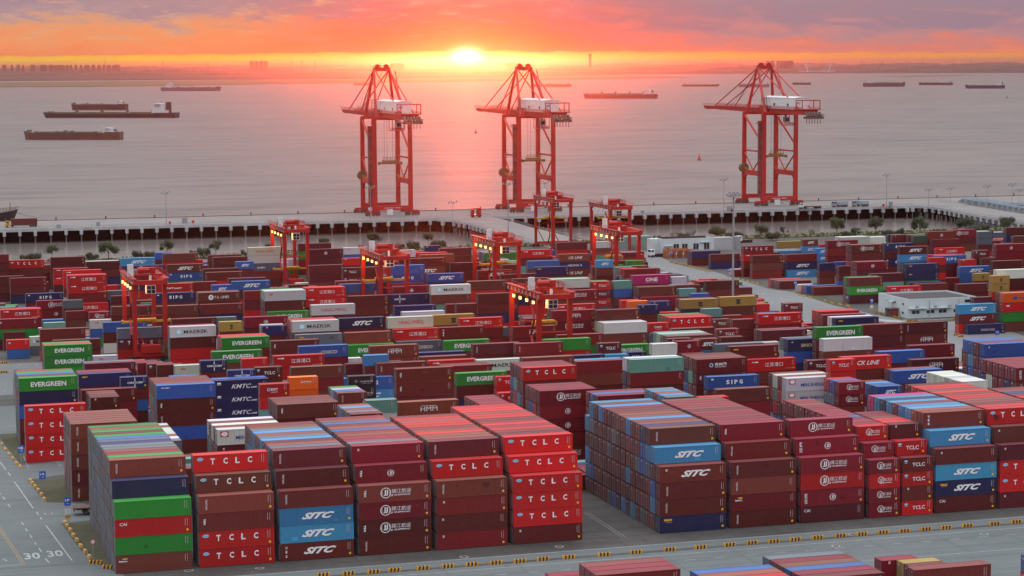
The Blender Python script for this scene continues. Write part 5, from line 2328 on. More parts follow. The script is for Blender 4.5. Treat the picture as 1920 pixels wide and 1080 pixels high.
LOGO = {
 'TCLC': tclc(), 'TCLCP': tclc()+[RC(1.4, 2.3, .9, 1.8, 'patch')], 'TCLCS': [EL(.75, 2.05, .36, .2, 'sky'), RC(.45, 1.05, 1.65, 1.7, 'white'), TX('TCLC', 3.25, 1.5, 2.5, .78, .015)],
 'SITC': [TX('SITC', 6.35, 1.5, 5.5, 1.15, .05, .55)], 'SITCU': [TX('SITC', 6.5, 1.55, 5.5, 1.15, .05, .55)]+[TX(ch, .95, z, .3, .42, .03) for ch, z in (('U', 2.25), ('E', 1.55), ('S', .8))],
 'SITCM': [TX('SITC', 6.6, 1.5, 5.5, 1.15, .05, .55), RC(1.0, 1.4, 2.1, 2.5, 'pale')], 'SEASITC': [TX('seaco', 1.6, 2.25, 1.4, .42, .05, 0, 'gold'), RC(1.1, 2.2, 1.85, 1.9, 'pale'), TX('SITC', 6.3, 1.5, 5.5, 1.15, .05, .55)],
 'SEACO': [TX('seaco', 1.4, 2.3, 1.5, .42, .05, 0, 'gold'), RC(.9, 2.1, 1.85, 1.91, 'pale')], 'GOLD': [TX('seaco', 1.5, 2.25, 1.3, .36, .05, 0, 'gold')],
 'SIPG': [TX(ch, x, 1.62, .26 if ch == 'I' else .78, .95, .04) for ch, x in zip('SIPG', (4.8, 5.75, 6.75, 7.95))]+[RC(.8, 1.4, 2.2, 2.5, 'white')],
 'EVG': [TX('EVERGREEN', 6.3, 1.5, 7.4, 1.12, .03)], 'MAERSK': [RC(1.6, 3.1, .8, 2.2, 'sky'), TX('✱', 2.35, 1.5, 1.1, 1.1, .05), TX('MAERSK', 6.9, 1.5, 6.4, .95, .008, 0, 'dark')],
 'YANG': [TX('YANG MING', 6.1, 1.5, 7.0, .92, .0, 0, 'red')], 'KMTC': [TX('KMTC', 6.2, 1.5, 4.4, .95, .01, .35), TX('LINE', 9.0, 1.2, 1.3, .35, .04, .3), RC(.9, 1.7, 2.1, 2.5, 'white'), RC(.8, 1.8, 1.9, 1.97, 'white')],
 'HMM': [TX('HMM', 6.2, 1.4, 3.4, .95, .0), RC(4.7, 7.7, 1.98, 2.06, 'white')], 'JJ': jj(4.5, 1.55, .9), 'JJT': jj(4.5, 1.55, .9)+[TX('TEX', 1.0, 1.6, 1.2, .35, .04, 0, 'white', 1)],
 'JJC': jj(6.0, 1.45, .58, 0), 'JJCT': jj(6.0, 1.45, .58, 0)+[TX('TEX', .95, 1.6, 1.2, .35, .04, 0, 'white', 1)], 'JJCV': jj(6.1, 1.45, .6, 0)+[TX('锦江', .95, 1.9, .55, .9), TX('航运', .95, .95, .55, .9)],
 'JJV': [TX('锦江', .95, 1.9, .55, .9), TX('航运', .95, .95, .55, .9)], 'JSG': [TX('江苏港口', 6.5, 1.6, 4.5, 1.0, .004), RC(.9, 1.7, 2.15, 2.45, 'pale'), RC(1.75, 2.5, 2.15, 2.45, 'white'), RC(9.3, 11.3, .5, .58, 'pale')],
 'PMARK': [RC(.9, 1.7, 2.15, 2.45, 'pale'), RC(1.75, 2.4, 2.15, 2.45, 'white')], 'SZP': [EL(3.6, 1.5, .48, .48, 'sky', .28), TX('苏州港', 5.9, 1.65, 2.9, .72, .03), TX('SUZHOU PORT', 5.9, 1.05, 2.8, .22, .02)],
 'TRI': [TX('TRITON', 1.15, 1.55, 1.65, .34, .05, 0, 'pale', 1)], 'TRIP': [TX('TRITON', 1.15, 1.55, 1.65, .34, .05, 0, 'pale', 1), RC(8.0, 9.1, 1.6, 2.3, 'patch'), RC(3.4, 3.7, 1.8, 2.2, 'patch')],
 'TEX': [TX('TEX', .95, 1.65, 1.1, .32, .05, 0, 'white', 1)], 'VMARK': [TX('TRITON', .95, 1.6, 1.5, .3, .04, 0, 'pale', 1)], 'BEAC': [TX('beacon', 1.3, 2.0, 1.3, .32, .04), RC(1.2, 2.0, 2.28, 2.48, 'yellow')],
 'CAI': [TX('CAI', 1.35, 2.15, 1.15, .5, .01)], 'MARK': [RC(.95, 1.3, 2.05, 2.45, 'pale')], 'UES': [TX(ch, 1.0, z, .36, .45, .05) for ch, z in (('U', 2.25), ('E', 1.55), ('S', .85))],
 'CMA': [TX('CMA CGM', 3.1, 1.5, 3.4, .5, .03), TX('(', 3.1, 2.1, 1.6, .3, .02, 0, 'white', 1), TX(')', 3.1, .95, 1.6, .3, .02, 0, 'white', 1)], 'COSCO': [TX('COSCO', 7.5, 1.3, 4.2, .9, .05, .2, 'pale')],
 'MIN': [RC(.6, 2.1, 1.6, 2.6, 'red'), EL(1.35, 2.1, .6, .4, 'white'), TX('MIN SHENG', 6.2, 1.35, 5.6, .7, .02, 0, 'blue')], 'SINO': [TX('SINOKOR', 6.0, 1.4, 5.2, .78, .02, 0, 'cream'), RC(.9, 1.3, 2.1, 2.4, 'pale')],
 'CKL': [TX('CK LINE', 6.5, 1.5, 5.6, 1.0, .015, .35)], 'HEU': [TX('HEUNG A', 6.3, 1.5, 5.6, .8, .015)], 'ONE': [TX('ONE', 6.3, 1.5, 4.0, 1.2, .03), RC(4.3, 8.3, .55, .62, 'pale')],
 'MSC': [TX('m', 6.2, 1.75, 1.3, .8, .08, 0, 'dark'), TX('sc', 6.2, .98, 1.3, .6, .07, 0, 'dark')], 'TSL': [EL(3.6, 1.5, .75, .75, 'white'), TX('TS', 3.6, 1.5, .8, .6, .03, .2, 'patch'), TX('T.S. LINES', 6.7, 1.5, 4.4, .7, .01)],
 'WHL': [TX('WAN HAI', 6.4, 1.3, 4.6, .75, .02, 0, 'pale')], 'DRI': [TX('DRI', 1.5, 2.0, 1.1, .5, .05)], 'HAP': [TX('◖◗', 3.9, 1.4, 1.5, 1.0, .03, .3, 'blue'), TX('Hapag-Lloyd', 8.2, 1.35, 6.0, .7, .02, 0, 'blue')],
 'TY': [TX('TaiYoung', 6.0, 1.45, 5.0, .72, .03)], 'CRL': [EL(1.7, 1.5, .28, .28, 'pale', .2), TX('中国铁路', 4.0, 1.55, 2.9, .5, .01, 0, 'pale'), TX('CHINA RAIL', 4.0, 1.05, 2.2, .2, .01, 0, 'pale')], 'JN': [TX('济宁港航', 3.4, 1.75, 2.3, .5, .02)],
 'RMARK': [TX('ZIM', 1.9, 2.0, 1.1, .4, .03, 0, 'red')], 'WMARK': [TX('HANJIN', 1.9, 2.35, 1.8, .3, .04)], 'DCL': [TX('dolfin', 4.6, 1.4, 3.0, .6, .03)], 'UNI': [TX('UNI EXPRESS', 3.2, .9, 3.6, .6, .02)],
}
WORDS = {'TCLC': 'four spaced white letters', 'TCLCP': 'four spaced white letters beside a brown patch', 'TCLCS': 'compact white capitals', 'SITC': 'slanted white capitals', 'SITCU': 'slanted white capitals and small column letters',
 'SITCM': 'slanted white capitals and corner mark', 'SEASITC': 'slanted white capitals under gold corner lettering', 'SEACO': 'gold corner lettering', 'GOLD': 'small gold corner lettering', 'SIPG': 'spaced bold white capitals', 'EVG': 'blocky white name',
 'MAERSK': 'star emblem and dark name', 'YANG': 'red two-word name', 'KMTC': 'slanted white name and corner badge', 'HMM': 'short bold white initials', 'JJ': 'ringed emblem and white characters', 'JJT': 'ringed emblem, characters and upright letters',
 'JJC': 'small ringed emblem', 'JJCT': 'small ringed emblem and upright letters', 'JJCV': 'small ringed emblem and upright characters', 'JJV': 'upright characters at one end', 'JSG': 'four white characters', 'PMARK': 'small pale corner label',
 'SZP': 'round emblem and three characters', 'TRI': 'upright sideways lettering', 'TRIP': 'upright lettering and dark patches', 'TEX': 'short upright letters', 'VMARK': 'thin upright lettering', 'BEAC': 'small white name and yellow wedge',
 'CAI': 'three small corner letters', 'MARK': 'small corner mark', 'UES': 'three stacked letters', 'CMA': 'white name between arcs', 'COSCO': 'pale slanted name', 'MIN': 'emblem and blue two-word name', 'SINO': 'cream capitals', 'CKL': 'slanted white two-word name',
 'HEU': 'bold white two-word name', 'ONE': 'three large white capitals', 'MSC': 'dark stacked letters', 'TSL': 'white round emblem and name', 'WHL': 'outlined two-word name', 'DRI': 'three corner letters', 'HAP': 'blue emblem and name', 'TY': 'white joined name',
 'CRL': 'ring emblem and four characters', 'JN': 'small white characters', 'RMARK': 'small red mark', 'WMARK': 'small white corner name', 'DCL': 'lowercase pale name', 'UNI': 'two-word pale name', '': ''}
CNAME = {'b': 'brown-red', 'm': 'maroon', 'r': 'bright red', 'o': 'rust-orange', 'n': 'navy', 'B': 'blue', 's': 'sky-blue', 'g': 'green', 'w': 'white-grey', 'k': 'slate grey', 't': 'teal', 'y': 'mustard', 'p': 'magenta', 'O': 'orange', 'd': 'black', 'G': 'dark green'}
LC = ['white', 'gold', 'dark', 'blue', 'red', 'grey', 'pale', 'yellow', 'sky', 'patch', 'cream']
LM = [MT[c] for c in LC]
def logo_mb(lg, ln, small=1):
    mb = MB(); L, Wd, H = DIM[ln]; sc = 1. if ln == 40 or lg in ('TCLCS', 'CMA', 'CRL', 'JN', 'UNI', 'MARK', 'VMARK', 'RMARK') else .5; yy = -.008
    for it in LOGO.get(lg, []):
        if it[0] == 'T':
            _, t, x, z, w, h, b, s, c, turn = it; V, Fs = text_polys(t, b, s)
            if not V: continue
            x *= sc; w *= (sc if not turn else 1); 
            if ln == 20: z = z*.9; h *= (.78 if sc < 1 else .9)
            if turn: P = [(x+b_*h, yy, z-a*w) for a, b_ in V]
            else: P = [(x+a*w, yy, z+b_*h) for a, b_ in V]
            mb.add(P, Fs, LC.index(c))
        elif it[0] == 'R':
            _, x0, x1, z0, z1, c = it
            mb.add([(x0*sc, yy+.002, z0), (x1*sc, yy+.002, z0), (x1*sc, yy+.002, z1), (x0*sc, yy+.002, z1)], [(0, 1, 2, 3)], LC.index(c))
        else:
            _, x, z, a, b, c, ring = it; n = 18; a *= (1 if sc == 1 else .7); b *= (1 if sc == 1 else .7); ring *= (1 if sc == 1 else .7)
            P = [(x*sc+a*math.cos(2*math.pi*i/n), yy+.001, z+b*math.sin(2*math.pi*i/n)) for i in range(n)]
            if ring:
                P += [(x*sc+ring*math.cos(2*math.pi*i/n), yy+.001, z+ring*math.sin(2*math.pi*i/n)) for i in range(n)]
                mb.add(P, [(i, (i+1) % n, n+(i+1) % n, n+i) for i in range(n)], LC.index(c))
            else: mb.add(P, [tuple(range(n))], LC.index(c))
    if small:   # number block and safety sticker at the right-hand end of the side
        for j in range(7): mb.add([(L-.72, yy, 2.45-j*.2), (L-.62, yy, 2.45-j*.2), (L-.62, yy, 2.55-j*.2), (L-.72, yy, 2.55-j*.2)], [(0, 1, 2, 3)], 6)
        mb.add([(L-1.05, yy, 1.35), (L-.98, yy, 1.35), (L-.98, yy, 2.5), (L-1.05, yy, 2.5)], [(0, 1, 2, 3)], 6)
        if small > 1: mb.add([(L-.85, yy, .45), (L-.5, yy, .45), (L-.5, yy, .8), (L-.85, yy, .8)], [(0, 1, 2, 3)], 7)
    return mb
_lm = {}
def logo_mesh(lg, ln, small):
    k = (lg, ln, small)
    if k not in _lm: _lm[k] = logo_mb(lg, ln, small).mesh('lettering', LM)
    return _lm[k]
# every stack
CONT = []
for line in DATA.strip().splitlines():
    row = line.split(); u = float(row[0]); v = float(row[1]); ln = int(row[2]); items = [int(q) for q in row[3:]]
    for t, it in enumerate(items):
        if it < 0: continue
        CONT.append(dict(u=u, v=v, z=t*DIM[ln][2], t=t, n=len(items), ln=ln, c=CK[it % 100], lg=LK[it % 10000//100], big=it >= 10000))
rj = random.Random(3)
stuff = [c for c in CONT if not c['big']]; things = [c for c in CONT if c['big']]
# labels -----------------------------------------------------------
MARKS = [('first front stack', 275, 960), ('second front stack', 437, 955), ('third front stack', 590, 945), ('fourth front stack', 735, 935), ('fifth front stack', 880, 925), ('sixth front stack', 1020, 915),
 ('seventh front stack', 1290, 900), ('eighth front stack', 1425, 890), ('ninth front stack', 1550, 880), ('tenth front stack', 1650, 870), ('eleventh front stack', 1715, 865), ('twelfth front stack', 1805, 855), ('rightmost front stack', 1900, 845),
 ('leftmost gantry', 268, 600), ('third gantry', 540, 500), ('blue-side gantry', 717, 540), ('middle gantry', 928, 520), ('nearest gantry', 1012, 620), ('loaded gantry', 1155, 500), ('tall mast', 1374, 540), ('white building', 1745, 575),
 ('bottom right corner', 1700, 1060), ('navy corner stack', 460, 730), ('left pier edge', 60, 560), ('grey blue-lettered stack', 1560, 735), ('orange corner stack', 1900, 590), ('left green stack', 90, 720)]
ORD = ['bottom', 'second', 'third', 'fourth', 'fifth', 'sixth']
def describe(c):
    s = CNAME[c['c']]+(' long' if c['ln'] == 40 else ' short')+' container'
    if WORDS.get(c['lg']): s += ' with '+WORDS[c['lg']]
    return s
for c in things:
    L, Wd, H = DIM[c['ln']]; x, y = proj((c['u']+L/2, c['v'], c['z']+H)); c['px'], c['py'] = x, y; c['d'] = describe(c)
    best = min(MARKS, key=lambda m: abs(m[1]-x)*.7+abs(m[2]-y)); nm_, mx, my = best
    if abs(x-mx) > 1.4*abs(y-my): rel = 'right of' if x > mx else 'left of'
    else: rel = 'in front of' if y > my else 'behind'
    c['place'] = rel+' '+nm_; c['tier'] = ('top' if c['t'] == c['n']-1 else ORD[c['t']])+' tier'
groups = {}
for c in things: groups.setdefault((c['d'], c['tier'], c['place']), []).append(c)
RANK = ['leftmost', 'second from left', 'third from left', 'fourth from left', 'fifth from left', 'sixth from left', 'seventh from left', 'eighth from left', 'ninth from left', 'tenth from left']
for k, g in groups.items():
    g.sort(key=lambda c: c['px'])
    for i, c in enumerate(g):
        lab = c['d']+', '+c['tier']+', '+c['place']
        if len(g) > 1: lab = ((RANK[i] if i < 10 else 'rightmost') if i < len(g)-1 or i < 2 else 'rightmost')+' '+lab
        if len(g) == 2: lab = ('left ' if i == 0 else 'right ')+c['d']+', '+c['tier']+', '+c['place']
        w = lab.split()
        if len(w) > 16:
            lab = lab.replace(' container', '').replace(' and ', ' & '); w = lab.split()
        if len(w) > 16: lab = lab.replace(' tier', '').replace(' of the', ' of').replace(' the ', ' '); w = lab.split()
        c['label'] = ' '.join(w[:16])
def tone(c, r):
    f = .74+.46*r.random(); g_ = .90+.2*r.random(); a = PAINT[c]
    if c == 'b': a = r.choice((a, a, (.14, .030, .022), (.105, .010, .018), (.15, .018, .016), (.17, .010, .013)))
    return (a[0]*f, a[1]*f*g_, a[2]*f/g_)
for c in things:
    L, Wd, H = DIM[c['ln']]; me = CM[c['ln']]; jx = rj.uniform(-.04, .04) if c['z'] > 0 else 0
    t = thing('shipping_container', c['label'], 'shipping container', (c['u']+jx, c['v']+rj.uniform(-.006, .006), c['z']), 0, 'shipping containers stacked in the yard')
    col = tone(c['c'], rj)
    inst('frame', me['frame'], t, color=col); inst('side_wall', me['side_wall'], t, color=col); inst('roof', me['roof'], t, color=col)
    for q in 'ab': d = inst('door', me['door'+q], t, color=col); inst('locking_bar', me['bar'+q], d)
    sm = 2 if (c['c'] in 'bmrons' and rj.random() < .7) else 1
    le = inst('lettering', logo_mesh(c['lg'], c['ln'], sm), t); f_ = rj.uniform(.94, 1.03); le.scale = (1, 1, f_); le.location = (rj.uniform(-.12, .1), 0, (1-f_)*1.5)
    if rj.random() < .38:      # a repaired spot in the side wall
        pm = MB(); px_ = rj.uniform(1.5, L-2.5); pz = rj.choice((.35, .35, 1.0, 1.7)); pw = rj.uniform(.35, 1.2); ph = rj.uniform(.3, .75)
        pm.box(px_, px_+pw, .0, .019, pz, pz+ph); pt = pm.obj('repair_patch', MP[0, 0], t); q3 = rj.choice((.55, .7, 1.35)); pt.color = (col[0]*q3, col[1]*q3, col[2]*q3, 1)
# the rest, past three hundred, as one mass of the same containers
allv = []; allf = []; allm = []; cols = []
def simple(ln):
    L, Wd, H = DIM[ln]; H -= .004; mb = MB(); zb = .07
    mb.box(.0, L, .035, Wd-.035, zb, H-.06)
    for x in (0, L-.16):
        for y in (0, Wd-.16): mb.box(x-.001, x+.161, y, y+.16, 0, H-.002)
    for y in (.004, Wd-.084): mb.box(.16, L-.16, y, y+.08, H-.14, H-.006); mb.box(.16, L-.16, y, y+.08, zb-.003, zb+.16)
    fm = [0]*len(mb.f); 
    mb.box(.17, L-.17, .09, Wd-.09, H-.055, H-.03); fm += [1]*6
    for yy in (.42, .88, Wd-.88, Wd-.42): mb.box(-.04, -.001, yy-.035, yy+.035, .12, H-.1); fm += [2]*6
    for zz in (.5, 1.05, 1.6, 2.1): mb.box(-.015, -.0005, .22, Wd/2-.05, zz, zz+.24); mb.box(-.015, -.0005, Wd/2+.05, Wd-.22, zz, zz+.24); fm += [0]*12
    mb.box(-.02, -.0005, Wd/2-.02, Wd/2+.02, .12, H-.1); fm += [3]*6
    mb.box(-.022, -.0155, Wd-1.05, Wd-.5, H-.62, H-.42); fm += [4]*6
    return mb.v, mb.f, fm
SM = {ln: simple(ln) for ln in (40, 20)}
lt = MB()
for c in stuff:
    v, f, fm = SM[c['ln']]; o = len(allv); jx = rj.uniform(-.04, .04); col = tone(c['c'], rj)
    allv += [(a+c['u']+jx, b+c['v'], d+c['z']) for a, b, d in v]; allf += [tuple(i+o for i in q) for q in f]; allm += fm; cols += [col]*len(f)
    if c['lg']:
        mb = logo_mb(c['lg'], c['ln'], 1 if c['v'] < 640 else 0); lt.add([(a+c['u']+jx, b+c['v'], d+c['z']) for a, b, d in mb.v], mb.f); lt.m[-len(mb.m):] = mb.m
me = bpy.data.meshes.new('stacked_containers'); me.from_pydata(allv, [], allf)
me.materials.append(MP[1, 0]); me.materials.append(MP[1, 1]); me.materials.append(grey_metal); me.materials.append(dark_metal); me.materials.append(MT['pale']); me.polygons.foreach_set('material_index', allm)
at_ = me.color_attributes.new('tone', 'FLOAT_COLOR', 'CORNER'); lt_ = []
for f, cc in zip(allf, cols): lt_ += list(cc+(1.,))*len(f)
at_.data.foreach_set('color', lt_)
o = bpy.data.objects.new('stacked_containers', me); COL.objects.link(o); o['kind'] = 'stuff'; o['label'] = 'the many other stacked containers filling the yard behind'; mass = o
lt.obj('lettering', LM, o)

# ------------------------------------------------------------------ kerb blocks
kb = MB(); L_ = 1.75
kb.box(-L_/2, L_/2, -.2, .2, 0, .42)
blk = thing('kerb_block', 'x', 'kerb block'); COL.objects.unlink(blk)
bm_y = MB(); n_ = 7
for i in range(n_): pass
def striped(n, L, w, h, c1, c2, name):
    mb = MB(); s = L/n
    for i in range(n):
        x0 = -L/2+i*s; sk = .10
        a = [(x0, -w/2, 0), (x0+s, -w/2, 0), (x0+s, w/2, 0), (x0, w/2, 0), (x0+sk, -w/2+.05, h), (x0+s+sk, -w/2+.05, h), (x0+s+sk, w/2-.05, h), (x0+sk, w/2-.05, h)]
        mb.add(a, [(0, 3, 2, 1), (4, 5, 6, 7), (0, 1, 5, 4), (1, 2, 6, 5), (2, 3, 7, 6), (3, 0, 4, 7)], i % 2)
    return mb.mesh(name, [c1, c2])
dark_paint = tint('black_road_paint', (.06, .02, .015), (.03, .015, .01), 2., .7)
km = striped(7, 2.1, .55, .55, yellow_paint, dark_paint, 'kerb_block')
km2 = striped(3, 1.5, .5, .5, yellow_paint, line_w, 'kerb_block')
front_px = [(605, 1078), (653, 1075), (700, 1072), (739, 1068.5), (792.5, 1065), (839, 1061.5), (884, 1058), (929, 1055), (974, 1052), (1017.5, 1048), (1066, 1044.5), (1131.5, 1039.5), (1191.5, 1035), (1255, 1030),
            (1313, 1025.5), (1367.5, 1021), (1409, 1017.5), (1450, 1014.5), (1490, 1011), (1532, 1007.5), (1575, 1004), (1615.5, 1001), (1655, 997.5), (1695, 995), (1735.5, 991.5), (1773, 988.5), (1813, 985), (1864, 981.5), (1904.5, 978)]
for i, (x, y) in enumerate(front_px):
    q = at(x, y+3); inst('kerb_block', km, None, (q.x, q.y, .006), label='black and yellow striped kerb block in the row along the front road', category='kerb block', group='striped kerb blocks along the front road')
def kerbrow(pts, me, lab, grp, rot=math.pi/2, s=1.):
    for x, y in pts:
        q = at(x, y+2); o = inst('kerb_block', me, None, (q.x, q.y, .014), label=lab, category='kerb block', group=grp); o.rotation_euler.z = rot; o.scale = (s, s, s)
kerbrow([(122, 980), (126, 986), (132, 994), (138, 1004), (144.5, 1013), (152, 1024), (160, 1034), (168, 1044)], km2, 'yellow kerb block on the curved edge beside the leftmost front stack', 'yellow kerb blocks beside the leftmost front stack', math.radians(98))
kerbrow([(178, 1055), (203, 1064)], km, 'striped kerb block at the corner of the left island', 'striped kerb blocks at the island corner', math.radians(-20))
kerbrow([(57, 901), (61, 906), (66, 912), (72, 919), (78, 927), (83, 936)], km2, 'yellow kerb block beside the middle soil patch on the left', 'yellow kerb blocks beside the middle soil patch', math.radians(98))
kerbrow([(4, 833), (10, 843), (17, 852), (24, 860), (31, 869), (38, 875)], km2, 'yellow kerb block at the far left soil patch', 'yellow kerb blocks at the far left soil patch', math.radians(98))
kerbrow([(2+i*6, 679.5) for i in range(2)], km, 'striped kerb block on the cross road near the left edge', 'striped kerb blocks on the left cross road', 0)
kerbrow([(2+i*5, 697.5) for i in range(2)], km, 'lower striped kerb block on the left edge', 'lower striped kerb blocks on the left edge', 0)
kerbrow([(1258+i*5.8, 488.2+i*1.55) for i in range(14)], km2, 'orange yellow kerb block along the road past the white office', 'kerb blocks along the road past the white office', math.radians(98), .95)
kerbrow([(1366+i*9, 517.5+i*2.2) for i in range(7)], km2, 'orange yellow kerb block beside the tall lamp mast', 'kerb blocks beside the tall lamp mast', math.radians(98), .95)
kerbrow([(1490, 547), (1499, 552), (1508, 554), (1519, 557), (1547, 563), (1560, 567), (1575, 570), (1590, 573)], km2, 'orange yellow kerb block in front of the green container stack', 'kerb blocks in front of the green container stack', math.radians(98), .95)
kerbrow([(1645+i*9, 586+i*1.9) for i in range(5)], km, 'striped kerb block before the white building', 'striped kerb blocks before the white building', math.radians(-60), .9)
kerbrow([(1704, 601), (1715, 601), (1790, 598)], km, 'striped kerb block under the front wall of the white building', 'striped kerb blocks under the white building', 0, .9)
kerbrow([(1792, 627), (1801, 630), (1345, 551), (1352, 554)], km, 'striped kerb block at a container bay corner', 'striped kerb blocks at bay corners', 0, .9)

# ------------------------------------------------------------------ road signs
sign_blue = mat('sign_blue', (.02, .10, .50), .4)
def road_sign(x, y, h, txt, lab, w=1.1, hh=1.5, extra=False, rnd_=False):
    q = at(x, y); t = thing('road_sign', lab, 'sign', q)
    mb = MB(); mb.tube((0, 0, 0), (0, 0, h), .06, n=6); mb.obj('post', grey_metal, t)
    if rnd_:
        mb = MB(); mb.tube((0, -.07, h), (0, -.12, h), .45, n=16); b = mb.obj('sign_face', MT['red'], t); mb = MB(); mb.tube((0, -.125, h), (0, -.135, h), .33, n=16); mb.obj('disc', white_paint, b); return t
    mb = MB(); mb.box(-w/2, w/2, -.12, -.07, h-hh/2, h+hh/2); b = mb.obj('sign_face', sign_blue, t)
    mb = MB(); V, Fs = text_polys(txt, .03); mb.add([(a*w*.75, -.13, h+c*hh*.32+hh*.15) for a, c in V], Fs); V, Fs = text_polys('→', .03); mb.add([(a*w*.6, -.13, h+c*hh*.15-hh*.25) for a, c in V], Fs); mb.obj('lettering', MT['white'], b)
    if extra:
        mb = MB(); mb.box(-.5, .5, -.11, -.07, h-2.3, h-1.3); mb.obj('lower_plate', white_paint, t); mb = MB(); mb.box(-.5, .5, -.11, -.07, h-3.0, h-2.5); mb.obj('yellow_plate', yellow_paint, t)
    return t
road_sign(127.5, 984, 4.2, '1P', 'blue arrow sign with white and yellow plates on the lowest left island', extra=True)
road_sign(80.5, 926, 3.6, '1A', 'blue arrow sign on the middle left soil patch', 1.2, 1.5)
road_sign(40, 873, 3.4, '1B', 'blue arrow sign below the four stacked red containers', 1.2, 1.5)
road_sign(175, 1054, 3.4, '', 'small round red-rimmed sign beside the leftmost front stack', rnd_=True)
road_sign(1491, 549, 3.4, 'B1', 'blue sign on the kerb island left of the green container stack', 1.2, 1.4)
road_sign(1588, 575, 3.0, 'B2', 'small round-topped blue sign before the green container stack', 1.0, 1.0)
road_sign(1634, 590, 4.4, 'B3', 'blue sign with white and yellow plates near the white building kiosk', 1.1, 1.4, extra=True)
road_sign(1366, 524, 3.4, 'B4', 'blue sign beside the tall lamp mast', 1.1, 1.3)
road_sign(1259, 488, 3.2, 'B5', 'blue sign in front of the low white office', 1.1, 1.2)
road_sign(1869, 650, 4.0, 'C1', 'blue sign at the right edge below the navy container', 1.2, 1.3)

# ------------------------------------------------------------------ half-hidden flatbed trailer on the left
q = at(171, 966); t = thing('flatbed_trailer', 'rusty flatbed trailer tail sticking out behind the leftmost front stack', 'trailer', (q.x, q.y, 0), 0)
mb = MB(); mb.box(-3., 9, 0, 2.45, 1.25, 1.45); mb.box(-3.0, -2.85, .1, 2.35, .75, 1.25); mb.obj('deck', tint('rusty_deck', (.20, .09, .07), (.12, .06, .05), 1., .8), t)
mb = MB(); mb.box(-2.6, 9, .7, .95, .9, 1.25); mb.box(-2.6, 9, 1.5, 1.75, .9, 1.25); mb.obj('chassis', dark_metal, t)
for x in (-.9, .5, 1.9):
    for y in (.05, 1.9):
        mb = MB(); mb.tube((x, y, .52), (x, y+.5, .52), .52, n=16); w = mb.obj('wheel', rubber, t); mb = MB(); mb.tube((x, y-.01, .52), (x, y+.51, .52), .26, n=10); mb.obj('rim', dark_metal, w)

